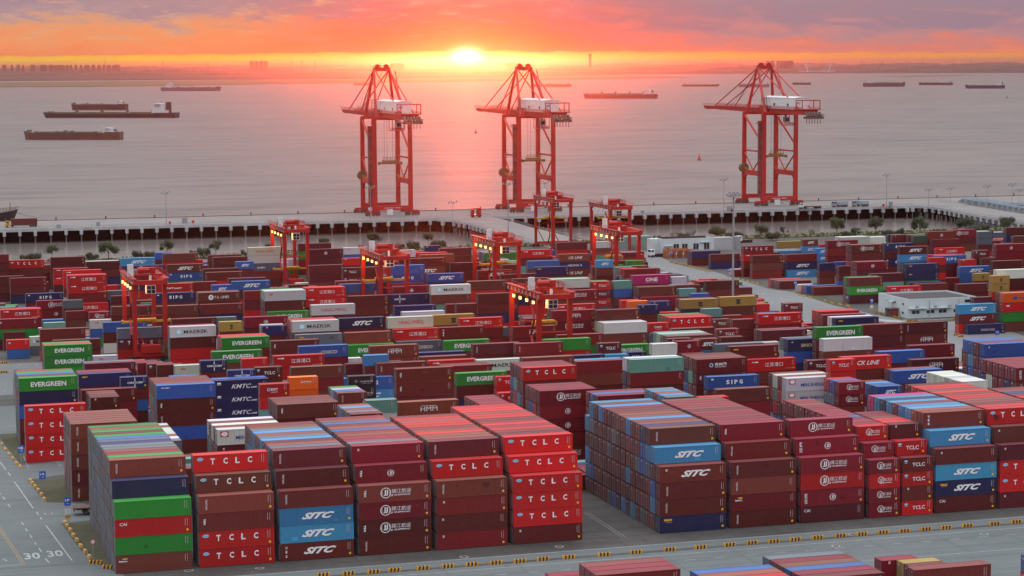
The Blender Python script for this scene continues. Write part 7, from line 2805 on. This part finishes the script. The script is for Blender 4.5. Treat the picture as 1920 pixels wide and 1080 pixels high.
# ------------------------------------------------------------------ trees on the bank
def leaf_mat(n, a, b): 
    m = tint(n, a, b, 1.1, .8); return m
leafs = [leaf_mat('leaves_bright', (.055, .075, .018), (.03, .045, .012)), leaf_mat('leaves_dark', (.030, .042, .016), (.055, .065, .022)), leaf_mat('leaves_olive', (.05, .056, .02), (.028, .034, .014))]
def tree(x, yb, wpx, hpx, kind, lab, seed, grp, m):
    q = at(x, yb, .3); Z = np.dot(np.array(q)-CAM, cf); px = Z/FPX; w = wpx*px; h = hpx*px; rnd = random.Random(seed)
    t = thing('shrub' if kind == 'shrub' else 'tree', lab, 'shrub' if kind == 'shrub' else 'tree', q, 0, grp)
    th = h*(.12 if kind == 'shrub' else .42)
    mb = MB(); mb.tube((0, 0, -.4), (.1*rnd.uniform(-1, 1), 0, th), max(.12, w*.03), w*.02, 7)
    limbs = []
    for i in range(7 if kind != 'shrub' else 4):
        a = rnd.uniform(0, 6.28); rr = w*.5*rnd.uniform(.35, .85); z = th+(h-th)*rnd.uniform(.25, .8); e = Vector((rr*math.cos(a), rr*math.sin(a), z)); limbs.append(e)
        mb.tube((0, 0, th*.9), e, w*.014, w*.005, 5)
    mb.obj('trunk', bark, t)
    if kind == 'bare': 
        mb = MB()
        for e in limbs:
            for k in range(5): mb.beam(e*rnd.uniform(.6, 1), e+Vector((rnd.gauss(0, w*.16), rnd.gauss(0, w*.16), abs(rnd.gauss(0, h*.15)))), .07)
        mb.obj('twigs', bark, t); return t
    V = []; F = []
    clumps = [(e, w*rnd.uniform(.17, .28)) for e in limbs]+[(Vector((w*.36*math.cos(a), w*.36*math.sin(a), h*rnd.uniform(.5, .86))), w*rnd.uniform(.13, .22)) for a in [rnd.uniform(0, 6.28) for _ in range(8 if kind != 'loose' else 5)]]+[(Vector((0, 0, h*.86)), w*.22)]
    if kind == 'shrub': clumps = [(Vector((w*.33*math.cos(a), w*.33*math.sin(a), h*rnd.uniform(.3, .7))), w*rnd.uniform(.18, .28)) for a in [rnd.uniform(0, 6.28) for _ in range(12)]]
    nl = 2300 if kind != 'loose' else 1300
    for i in range(nl):
        c, r = clumps[rnd.randrange(len(clumps))]
        d = Vector((rnd.gauss(0, 1), rnd.gauss(0, 1), rnd.gauss(0, .75))).normalized()*r*(rnd.random()**.4); p = c+d; p.z = max(p.z, .15*h if kind == 'shrub' else th*.8)
        s = w*rnd.uniform(.022, .045); a = Vector((rnd.gauss(0, 1), rnd.gauss(0, 1), rnd.gauss(0, 1))).normalized(); b = a.orthogonal().normalized()
        o = len(V); V += [p+a*s, p+b*s*.8, p-a*s, p-b*s*.8]; F.append((o, o+1, o+2, o+3))
    me = bpy.data.meshes.new('crown'); me.from_pydata(V, [], F); me.materials.append(leafs[m]); o = bpy.data.objects.new('crown', me); COL.objects.link(o); o.parent = t
    return t
G = 'trees and shrubs along the basin bank'
TR = [(98, 486, 21, 22, 'loose', 0, 'tree', 'loose pale tree left of the two domed shrubs, far left of the bank'), (204, 487, 29, 28, 'round', 0, 'tree', 'broad green tree standing alone, second tree from the left'),
 (313, 480, 24, 25, 'loose', 2, 'tree', 'sparse olive tree above the sky blue container tops at left'), (405, 483, 23, 30, 'loose', 1, 'tree', 'dark irregular tree with a side branch, left part of the bank'),
 (45, 487, 14, 8, 'shrub', 1, 's', 'small dark shrub at the far left of the bank'), (66, 488, 22, 12, 'shrub', 1, 's', 'domed dark shrub left of the first pale tree'), (152, 486, 12, 7, 'shrub', 1, 's', 'tiny shrub left of the broad green tree'),
 (173, 487, 20, 12, 'shrub', 1, 's', 'low domed shrub just left of the broad green tree'), (259, 484, 19, 13, 'shrub', 1, 's', 'left one of two equal round shrubs beside the sparse olive tree'), (281, 484, 20, 13, 'shrub', 1, 's', 'right one of two equal round shrubs beside the sparse olive tree'),
 (362, 480, 11, 11, 'shrub', 1, 's', 'narrow shrub between the olive tree and a large dark bush'), (383, 484, 22, 20, 'shrub', 1, 's', 'large dark bush left of the irregular tree'), (457, 481, 9, 13, 'shrub', 2, 's', 'small pointed shrub left of the pale container stack'),
 (503, 466, 10, 10, 'shrub', 2, 's', 'shrub peeping above the pale containers at the third gantry'), (607, 464, 17, 15, 'round', 2, 'tree', 'flat topped small tree right of the third gantry'), (702, 464, 24, 26, 'round', 2, 'tree', 'tall olive tree behind the fourth gantry'),
 (677, 468, 10, 8, 'shrub', 1, 's', 'little shrub left of the tall olive tree'), (751, 469, 15, 12, 'shrub', 1, 's', 'small round shrub right of the tall olive tree'), (775, 470, 21, 17, 'shrub', 1, 's', 'bigger dark bush next to the palm like tree'),
 (803, 461, 17, 22, 'round', 2, 'tree', 'leaning tree with a flat crown above the violet container'), (822, 462, 26, 9, 'shrub', 2, 's', 'low wide bush under the leaning tree'),
 (1344, 450, 28, 21, 'round', 0, 'tree', 'bright round tree just left of the tall lamp mast'), (1370, 448, 18, 13, 'shrub', 1, 's', 'dark shrub behind the tall lamp mast'), (1386, 448, 15, 14, 'shrub', 1, 's', 'dark upright shrub just right of the tall lamp mast'),
 (1427, 446, 24, 21, 'round', 1, 'tree', 'broad dark tree right of the tall lamp mast'), (1281, 448, 20, 11, 'shrub', 1, 's', 'dark shrub behind the low white office'), (1232, 450, 12, 9, 'shrub', 1, 's', 'small shrub at the left end of the low white office'),
 (1262, 450, 12, 13, 'bare', 0, 'tree', 'bare twiggy tree behind the low white office'), (1300, 449, 14, 15, 'bare', 0, 'tree', 'bare twiggy tree at the right end of the low white office'),
 (1449, 450, 24, 14, 'shrub', 1, 's', 'domed dark bush above the yellow container'), (1470, 449, 14, 22, 'loose', 1, 'tree', 'thin young tree beside the domed dark bush'), (1521, 447, 13, 15, 'bare', 0, 'tree', 'leafless sapling on the bank above the red containers'),
 (1569, 446, 26, 34, 'round', 0, 'tree', 'lollipop shaped tree with a bare thin trunk, left of the white containers'), (1590, 447, 19, 14, 'shrub', 1, 's', 'dark domed bush right of the lollipop shaped tree'), (1604, 446, 16, 20, 'shrub', 1, 's', 'dark upright bush behind the white containers'),
 (1642, 446, 25, 36, 'round', 2, 'tree', 'tall layered tree behind the white containers'), (1664, 445, 20, 13, 'shrub', 1, 's', 'dark bush right of the tall layered tree'), (1686, 444, 15, 18, 'shrub', 1, 's', 'conical dark bush between the layered and umbrella trees'),
 (1725, 444, 29, 32, 'round', 0, 'tree', 'umbrella shaped tree above the ringed emblem container'), (1748, 441, 12, 10, 'shrub', 1, 's', 'small bush just right of the umbrella shaped tree'), (1764, 441, 13, 12, 'shrub', 2, 's', 'small olive bush above the maroon container tops'),
 (1810, 436, 27, 24, 'round', 1, 'tree', 'full green tree against the right bridge'), (1826, 438, 18, 13, 'shrub', 1, 's', 'bush at the foot of the full green tree'), (1846, 437, 15, 17, 'shrub', 1, 's', 'dark bush under the right bridge piles'), (1889, 437, 25, 26, 'round', 1, 'tree', 'dark full tree nearest to the right edge')]
for i, (x, yb, w, h, kd, m, cat, lab) in enumerate(TR): tree(x, yb, w*1.15, h*1.15, kd, lab, 50+i, G, m)
# ground cover tufts along the bank
mb = MB(); rnd = random.Random(9)
for i in range(2600):
    x = rnd.uniform(-10, 700); yv = float(np.interp(x, (-160, 230, 330, 422, 700), (872, 880, 894, 892, 888)))+rnd.uniform(-8, 10); s = rnd.uniform(.25, .8)
    mb.add([(x-s, yv, .3), (x+s, yv+rnd.uniform(-.3, .3), .3), (x+rnd.uniform(-.4, .4), yv, .3+s*1.2)], [(0, 1, 2)])
mb.obj('bank_grass', grass_m, kind='stuff')

# ------------------------------------------------------------------ white buildings
bw = tint('white_render', (.60, .66, .68), (.50, .56, .58), .3, .7); roof_d = tint('dark_flat_roof', (.07, .065, .07), (.045, .04, .045), .3, .9)
def window(mb_par, x0, x1, y, z0, z1, panes=2, par=None):
    f = MB(); t_ = .07
    f.box(x0-t_, x1+t_, y-.06, y+.02, z0-t_, z0); f.box(x0-t_, x1+t_, y-.06, y+.02, z1, z1+t_); f.box(x0-t_, x0, y-.06, y+.02, z0, z1); f.box(x1, x1+t_, y-.06, y+.02, z0, z1)
    for k in range(1, panes): xx = x0+(x1-x0)*k/panes; f.box(xx-.06, xx+.06, y-.06, y+.02, z0, z1)
    w = f.obj('window', bw, par); g = MB(); g.box(x0, x1, y-.01, y+.012, z0, z1); g.obj('pane', glass, w); return w
# main white building: front left base corner and size
q = at(1702, 597.5); e = at(1821, 590.)
BL = 21.5; BD = 24.; BH = 8.6   # then set to its measured size
t = thing('white_building', 'two storey white flat-roofed building between the container blocks on the right', 'building', (q.x, q.y, 0))
mb = MB(); mb.box(0, BL, 0, BD, 0, BH-.9); mb.box(0, BL, 0, .3, BH-.9, BH); mb.box(0, BL, BD-.3, BD, BH-.9, BH); mb.box(0, .3, .3, BD-.3, BH-.9, BH); mb.box(BL-.3, BL, .3, BD-.3, BH-.9, BH); mb.box(-.05, BL+.05, -.06, 0, .0, .5); mb.obj('wall', bw, t)
mb = MB(); mb.box(.3, BL-.3, .3, BD-.3, BH-.9, BH-.7); mb.obj('roof', roof_d, t)
mb = MB(); mb.box(.2, 5.8, -1.1, 0, 4.3, 4.5); mb.box(7., 13.5, -1.1, 0, 4.3, 4.5); mb.obj('canopy', bw, t)
for x in (1.2, 5.8, 9.6, 14.2): window(None, x, x+2.4, -.02, 2.0, 3.5, 2, t)
for x in (17.6,): 
    for z in (1.6, 3.4, 6.2): window(None, x, x+1.9, -.02, z, z+1.3, 1, t)
for i, x in enumerate((2.4, 8., 12.4)):
    mb = MB(); mb.box(x, x+.9, -.5, -.02, 4.7, 5.4); mb.obj('air_conditioner', grey_metal, t)
for y, z in ((3.0, 5.5), (9.5, 5.5), (15.5, 5.5), (3., 1.6)):
    f = MB(); f.box(-.05, .0, y, y+1.5, z, z+1.1); w = f.obj('window', bw, t); g = MB(); g.box(-.07, -.051, y+.1, y+1.4, z+.1, z+1.); g.obj('pane', glass, w)
mb = MB(); mb.tube((6.6, -.1, 0), (6.6, -.1, BH-.9), .08, n=6); mb.tube((15.8, -.1, 0), (15.8, -.1, BH-.9), .08, n=6); mb.obj('downpipe', grey_metal, t)
mb = MB(); mb.box(-1.6, .0, 11, 13.2, 6.2, 6.35); mb.rail([(-1.6, 11, 6.35), (-1.6, 13.2, 6.35)], 1., .8, .06); mb.beam((-1.4, 12, 0), (-1.4, 12, 6.2), .15); mb.obj('balcony', bw, t)
t.scale = (1.13, .84, .71)
# kiosk in front
q2 = at(1662, 593); t = thing('metal_kiosk', 'dark grey metal kiosk with red panels beside the white building', 'kiosk', (q2.x, q2.y-2, 0), 0)
mb = MB(); mb.box(0, 6, 0, 3, 0, .15); mb.box(-.1, 6.1, -.1, 3.1, 2.5, 2.65)
for x in (0, 2, 4, 5.9): mb.box(x, x+.1, 0, .1, .15, 2.5); mb.box(x, x+.1, 2.9, 3., .15, 2.5)
mb.obj('frame', dark_metal, t)
for i, x in enumerate((.2, 1.2, 2.2)): mb = MB(); mb.box(x, x+.85, .02, .1, .3, 2.3); mb.obj('red_panel', tint('red_panel', (.30, .03, .03), (.18, .03, .03), 1., .5) if 'red_panel' not in bpy.data.materials else bpy.data.materials['red_panel'], t)
mb = MB(); mb.box(3.2, 5.9, .02, .1, .3, 2.4); mb.box(.1, 5.9, 2.85, 2.95, .15, 2.5); mb.obj('wall', grey_metal, t)
# low office past the road
q = at(1243, 478.5); t = thing('white_office', 'low white office with dark roof beside the bank, behind the gantries', 'building', (q.x, q.y, 0))
mb = MB(); OL = 22; mb.box(0, OL, 0, 9, 0, 4.6); mb.box(-3.6, 0, 4.5, 9, 0, 5.); mb.box(0, OL, 0, .25, 4.6, 5.2); mb.box(0, .25, .25, 9, 4.6, 5.2); mb.box(OL-.25, OL, .25, 9, 4.6, 5.2); mb.obj('wall', bw, t)
mb = MB(); mb.box(.25, OL-.25, .25, 9.3, 4.6, 4.75); mb.box(.25, OL, 9, 9.3, 4.75, 5.3); mb.obj('roof', roof_d, t)
for x in (4.5, 8.2, 13., 17.6): window(None, x, x+2.3, -.02, 1.5, 3.5, 2, t)
mb = MB(); mb.box(1.6, 2.7, -.03, 0, 0, 2.3); mb.obj('door', glass, t)
mb = MB(); mb.box(.5, 4, -1., 0, 2.9, 3.); mb.box(16, 20, -.8, 0, 3.8, 3.9); mb.obj('canopy', bw, t)
t.scale = (1.05, 1, 1.3)
q = at(1346, 470); t = thing('white_tank_shed', 'small pale shed with a vertical tank beside the tall lamp mast', 'shed', (q.x, q.y+2, 0))
mb = MB(); mb.box(0, 8., 0, 5, 0, 5.4); mb.obj('wall', conc_pale, t); mb = MB(); mb.tube((10.2, 2, 0), (10.2, 2, 5.6), 1.8, n=18); mb.obj('tank', grey_metal, t)
q = at(1192, 470); t = thing('green_shed', 'pale green corrugated shed behind the gantries beside the low white office', 'shed', (q.x, q.y+10, 0))
mb = MB(); mb.box(-4, 11, 0, 5, 0, 5.2)
for i in range(30): mb.box(-4+i*.5, -3.8+i*.5, -.06, 0, 0, 5.2)
mb.obj('wall', tint('pale_green_metal', (.24, .32, .29), (.16, .24, .22), .6, .5), t)
q = at(1530, 457); 
# ------------------------------------------------------------------ lamp masts
def mast(x, yb, yt, lab, heads=6, r=.22, ring=True):
    q = at(x, yb); v = q.y; top = vat(x, yt, v).z
    t = thing('lamp_mast', lab, 'lamp mast', (q.x, q.y, 0))
    mb = MB(); mb.tube((0, 0, 0), (0, 0, top), r, r*.55, 10); mb.obj('pole', grey_metal, t)
    mb = MB(); mb.tube((0, 0, top-.5), (0, 0, top-.3), r*4, n=12)
    mb.beam((-2.2, 0, top-.2), (2.2, 0, top-.2), .15); mb.beam((0, -1.2, top-.2), (0, 1.2, top-.2), .15); mb.obj('lamp_ring', grey_metal, t)
    for k in range(heads):
        xx = -2.1+4.2*k/(heads-1); mb = MB(); mb.box(xx-.35, xx+.35, -.3, .3, top-.15+(.5 if k % 2 else 0), top+.55+(.5 if k % 2 else 0)); mb.obj('lamp_head', grey_metal, t)
mast(1374, 592, 366, 'tallest lamp mast rising from the containers to the rightmost quay crane', 7, .42)
mast(312, 421, 362, 'lamp mast on the wharf at left, alone', 4, .22)
mast(1357, 396, 337, 'lamp mast on the wharf just left of the rightmost quay crane', 4, .22)
mast(1662, 388, 329, 'lamp mast on the wharf right of the rightmost quay crane', 4, .22)
mast(695, 413, 352, 'lamp mast on the wharf at the leftmost quay crane legs', 4, .20)
mast(953, 470, 345, 'tall thin mast in front of the middle quay crane', 4, .26)
mast(1021, 400, 343, 'lamp mast on the wharf right of the middle quay crane', 4, .22)
mast(849, 404, 380, 'short lamp mast beside the start of the access bridge', 4, .16)
for i, (x, yb, yt) in enumerate(((1850, 392, 350), (1897, 386, 347), (1910, 398, 357), (1741, 384, 356), (1782, 378, 354))):
    mast(x, yb, yt, ['lamp mast left one of the cluster near the right edge', 'middle lamp mast of the cluster near the right edge', 'lamp mast nearest the right edge', 'thin lamp mast where the right bridge leaves the wharf', 'thin lamp mast on the wharf above the right bridge'][i], 4, .16)

# ------------------------------------------------------------------ vehicles and small things on the wharf
def truck(x, y, lab, cabc, box=None, ln=12.2, rz=0, cat='truck', boxtop=2.9, grp=None):
    q = at(x, y); t = thing('truck', lab, cat, (q.x, q.y, 0), rz)
    mb = MB(); mb.box(3.0, 3.+ln, .1, 2.4, 1.1, 1.4); mb.box(.4, 3.+ln, .8, 1.7, .8, 1.1); mb.obj('chassis', dark_metal, t)
    mb = MB(); mb.box(.0, 2.3, .05, 2.45, .9, 2.2); mb.box(.35, 2.3, .1, 2.4, 2.2, 3.2); cb = mb.obj('cab', cabc, t)
    mb = MB(); mb.box(.6, 1.7, .04, .1, 2.25, 3.); mb.box(.30, .349, .2, 2.3, 2.25, 3.05); mb.obj('cab_window', glass, cb)
    for xx in (1., 3.6, 3.+ln-3.2, 3.+ln-1.9, 3.+ln-.7):
        for yy in (0, 2.05): mb = MB(); mb.tube((xx, yy, .5), (xx, yy+.45, .5), .5, n=12); mb.obj('wheel', rubber, t)
    if box:
        mb = MB(); n = int(ln/.5)
        mb.box(3.0, 3+ln, .06, 2.44, 1.4, 1.4+boxtop)
        for i in range(n): mb.box(3.1+i*.5, 3.3+i*.5, .02, .06, 1.6, 1.2+boxtop)
        mb.obj('cargo_box', box, t)
    return t
boxb = mat('brown_box_paint', (.13, .02, .02), .5); boxl = tint('pale_blue_box', (.36, .44, .50), (.28, .34, .40), .5, .5)
truck(10, 427, 'yellow terminal truck hauling a brown container on the wharf at far left', yellow_paint, boxb, 12.6)
truck(1562, 389, 'pale blue trailer load parked on the wharf right of the last quay crane', grey_metal, boxl, 6.2, boxtop=1.9)
truck(1600, 388, 'second pale trailer load on the wharf, farther right beside a mast', grey_metal, boxl, 6.6, boxtop=1.9)
truck(1500, 392, 'empty orange flatbed trailer beside the rightmost quay crane legs', white_paint, None, 10.)
truck(1220, 483, 'white truck standing before the low white office', white_paint, None, 5., rz=.3)
truck(1384, 456, 'white lorry by the bank behind the tall lamp mast', white_paint, None, 5., rz=.2)
q = at(884, 408); t = thing('platform_vehicle', 'red boxy lift vehicle with amber light at the bridge head', 'vehicle', (q.x, q.y, 0))
mb = MB(); mb.box(0, 5.6, 0, 2.4, .6, 1.3); mb.box(.2, 1.6, .1, 2.3, 1.3, 4.2); mb.box(3.4, 5.4, .1, 2.3, 1.3, 4.6); mb.box(.2, 5.4, .1, 2.3, 4.6, 4.9)
for xx in (1.9, 2.5, 3.1): mb.box(xx, xx+.12, .1, .2, 1.3, 4.6)
mb.obj('body', crane_red, t)
for xx in (1., 4.6):
    for yy in (0, 2.): mb = MB(); mb.tube((xx, yy, .5), (xx, yy+.4, .5), .5, n=12); mb.obj('wheel', rubber, t)
mb = MB(); mb.box(1.7, 2.2, -.05, .1, 1.4, 1.8); mb.obj('amber_light', lamp_on, t)
# orange lattice frames beside the kerb near the low office
q = at(1263, 487); t = thing('spreader_rack', 'orange and dark steel spreader frames stored by the road past the white office', 'equipment', (q.x, q.y+6, 0))
mb = MB()
for i in range(4): mb.box(i*3.1, i*3.1+.3, 0, 6, 0, 3.2); mb.box(i*3.1-.4, i*3.1+2.8, 2.6, 3.4, 2.3, 2.9)
mb.box(0, 11, .3, .7, 3.2, 3.6); mb.box(0, 11, 5.3, 5.7, 3.2, 3.6); mb.obj('frame', tint('orange_steel', (.50, .16, .04), (.28, .08, .04), .8, .6), t)
for x, y, w, h, c, lab in ((106, 427, 2.2, 1.6, grey_metal, 'small grey box cabinet on the wharf near the truck at left'), (181, 424, 1.8, 2.2, grey_metal, 'grey cabinet on the wharf left of the lamp mast'), (342, 419, 2.6, 3., grey_metal, 'tall grey cage on the wharf right of the lamp mast'),
    (1364, 397, 2.6, 3., grey_metal, 'grey cage on the wharf at the mast by the rightmost crane'), (317, 421, 1., 1.6, MT['red'], 'small red cabinet at the foot of the left wharf mast'), (360, 419, 1.2, 1.6, MT['red'], 'small red cabinet right of the grey cage'),
    (1372, 397.6, 1.1, 1.6, MT['patch'], 'small dark red cabinet near the grey cage at right'), (1203, 402, 1.4, 2.2, grey_metal, 'narrow cabinet on the wharf behind the unlit gantry'), (1656, 387.5, 1., 1.5, MT['red'], 'small red cabinet at the foot of the right wharf mast'), (1668, 387, 2., 2.6, grey_metal, 'pale cabinet right of the right wharf mast'), (1806, 379, 3, 2, dark_metal, 'dark cabinet at the pipe rack end')):
    q = at(x, y); t = thing('cabinet', lab, 'cabinet', (q.x, q.y, 0)); mb = MB(); mb.box(0, w, 0, 1.2, .15, h); mb.obj('body', c, t); mb = MB(); mb.box(.1, w*.48, -.04, 0, .3, h-.2); mb.box(w*.52, w-.1, -.04, 0, .3, h-.2); mb.obj('door', c, t)

# ------------------------------------------------------------------ far skyline on the other shore
far_c = tint('far_building', (.12, .08, .08), (.18, .11, .10), .02, .9)
def tower(x, w, ytop, dist, n=0, lab='', grp=None, name='far_tower', m=far_c):
    d = ray(x, 120); s = dist/math.hypot(d[0], d[1]); X, Y_ = d[0]*s, d[1]*s; ww = w*dist/FPX; z1 = CAMH-(ytop-(117.0-(x-960)*.0043-.0))*dist/FPX/1.0*1.0
    h = max(20, z1); t = thing(name, lab, 'building' if name != 'pylon' else 'pylon', (X, Y_, 0), -SUN_AZ*0, grp)
    mb = MB(); mb.box(-ww/2, ww/2, 0, ww*.8, -8, h); mb.box(-ww*.2, ww*.1, ww*.2, ww*.5, h, h+h*.04); mb.obj('wall', m, t)
    mb = MB()
    for k in range(1, 7): mb.box(-ww/2-1, ww/2+1, -1, -.02, h*(.35+.1*k), h*(.35+.1*k)+3)
    mb.obj('floor_band', m, t); return t
D = 23000
rnd = random.Random(77)
for i, x in enumerate((8, 22, 34, 43, 62, 80, 86, 96, 104, 112, 119, 126, 133, 142, 152, 163, 175, 186, 195, 204, 214, 220)):
    tower(x, rnd.choice((4, 6, 7, 9)), 121.9+rnd.uniform(-.7, .5), D+rnd.uniform(-300, 300), lab='pale apartment block in the long row on the far left horizon', grp='apartment blocks on the far left horizon')
for i, x in enumerate((472, 481, 490, 499)):
    tower(x, 6.5, 114.3+(i % 2)*.5, D, lab='one of four close-set towers on the horizon left of the sun', grp='four close towers on the horizon')
tower(1107, 4.5, 101., D, lab='tall single tower on the horizon right of the middle quay crane')
tower(747+0, 22, 118.6, D, lab='wide low block on the horizon left of the sun'); tower(965, 26, 117.5, D, lab='wide block on the horizon just right of the sun')
for i, x in enumerate((1440, 1449, 1461, 1468, 1475, 1482, 1545-60)):
    tower(x, 6, 114.0, D, lab='low apartment block on the horizon behind the rightmost quay crane', grp='apartment blocks behind the rightmost quay crane')
def pylon(x, ytop, lab, grp, arms=True):
    d = ray(x, 120); s = 22500/math.hypot(d[0], d[1]); X, Y_ = d[0]*s, d[1]*s; h = CAMH-(ytop-(117-(x-960)*.0043))*22500/FPX
    t = thing('pylon', lab, 'pylon', (X, Y_, 0), 0, grp); mb = MB()
    for sx in (-1, 1): mb.beam((sx*7, 0, -5), (sx*1.5, 0, h*.8), 1.8); mb.beam((sx*1.5, 0, h*.8), (0, 0, h), 1.5)
    for k in range(5): z = h*(.15+.14*k); w = 7-5.5*(z/h)/.8; mb.beam((-w, 0, z), (w-1, 0, z+h*.13), 1.); mb.beam((w, 0, z), (-w+1, 0, z+h*.13), 1.)
    if arms: mb.beam((-11, 0, h*.80), (11, 0, h*.80), 1.6); mb.beam((-9, 0, h*.92), (9, 0, h*.92), 1.4)
    mb.obj('lattice', far_c, t)
for x, y in ((71, 116), (197, 111.5), (306, 112), (390, 114.5), (547, 114), (566, 111.5), (591, 112)): pylon(x, y, 'lattice power pylon standing on the left horizon', 'power pylons on the left horizon')
for x, y in ((1290, 106), (1341, 107), (1389, 107.), (1616, 108), (1655, 109), (1700, 108), (1730, 109), (1788, 109), (1820, 109)):
    d = ray(x, 120); s = 22500/math.hypot(d[0], d[1]); h = CAMH-(y+3-(117-(x-960)*.0043))*22500/FPX
    t = thing('wind_turbine', 'thin wind turbine on the right horizon', 'wind turbine', (d[0]*s, d[1]*s, 0), 0, 'wind turbines on the right horizon')
    mb = MB(); mb.tube((0, 0, -5), (0, 0, h), 2.2, 1.3, 6); mb.obj('tower', far_c, t)
    a0 = rnd.uniform(0, 2)
    for k in range(3): a = a0+k*2.094; mb = MB(); mb.beam((0, -2, h), (17*math.cos(a), -2, h+17*math.sin(a)), 1.6, .5, w2=.5); mb.obj('blade', far_c, t)
# cable-stayed bridge with two leaning pylons
def far_at(x, y, dist):
    d = ray(x, y); s = dist/math.hypot(d[0], d[1]); return Vector(CAM+d*s)
t = thing('cable_stayed_bridge', 'pale cable-stayed bridge with two outward leaning pylons on the right shore', 'bridge', (0, 0, 0)); DB = 12600
pale = mat('pale_bridge_paint', (.75, .62, .66), .6)
mb = MB(); mb.beam(far_at(1497, 133.8, DB), far_at(1567, 133.2, DB), 8, 3); mb.obj('deck', pale, t)
for a, b in (((1515, 133), (1507.5, 107.5)), ((1553, 133), (1561, 108))):
    mb = MB(); mb.beam(far_at(*a, DB)-Vector((0, 0, 8)), far_at(*b, DB), 6, 5, w2=2.5, h2=2.5); mb.obj('bridge_pylon', pale, t)
    mb = MB(); s = 1 if a[0] < 1530 else -1
    for k in range(6): mb.beam(far_at(a[0]+(b[0]-a[0])*(.95-.07*k), a[1]+(b[1]-a[1])*(.95-.07*k), DB), far_at(a[0]+s*(3+k*2.2), 133, DB), .35); mb.beam(far_at(a[0]+(b[0]-a[0])*(.95-.07*k), a[1]+(b[1]-a[1])*(.95-.07*k), DB), far_at(a[0]-s*(2+k*2.2), 133, DB), .35)
    mb.obj('stay_cable', pale, t)

# ------------------------------------------------------------------ the air: thin evening haze
hz = MB(); hz.box(-23000, 61000, -80, 36000, -9.2, 118)
o = hz.obj('haze', [], kind='stuff'); o.data.materials.clear()
hm = bpy.data.materials.new('haze'); hm.use_nodes = True; t_ = hm.node_tree; t_.nodes.clear()
vo = t_.nodes.new('ShaderNodeVolumePrincipled'); ou = t_.nodes.new('ShaderNodeOutputMaterial'); t_.links.new(vo.outputs[0], ou.inputs['Volume'])
vo.inputs['Color'].default_value = (.98, .90, .93, 1); vo.inputs['Density'].default_value = HAZE; vo.inputs['Anisotropy'].default_value = HAZE_G
o.data.materials.append(hm)

# ------------------------------------------------------------------ labels of look-alikes: count them from the left of the view
OW = ('leftmost second third fourth fifth sixth seventh eighth ninth tenth eleventh twelfth thirteenth fourteenth fifteenth sixteenth seventeenth eighteenth nineteenth twentieth '
      'twenty-first twenty-second twenty-third twenty-fourth twenty-fifth twenty-sixth twenty-seventh twenty-eighth twenty-ninth').split()
bpy.context.view_layer.update()
same = {}
for o in COL.objects:
    if o.parent is None and o.get('label') and o.get('category'): same.setdefault((o['label'], o['category']), []).append(o)
for (lab, cat_), g in same.items():
    if len(g) < 2: continue
    g.sort(key=lambda o: proj(o.matrix_world.translation)[0])
    for i, o in enumerate(g):
        w = OW[i] if i < len(OW) else 'rightmost'
        if i == len(g)-1: w = 'rightmost'
        o['label'] = ' '.join((lab+', '+(w if w in ('leftmost', 'rightmost') else w+' from left')).split()[:16])
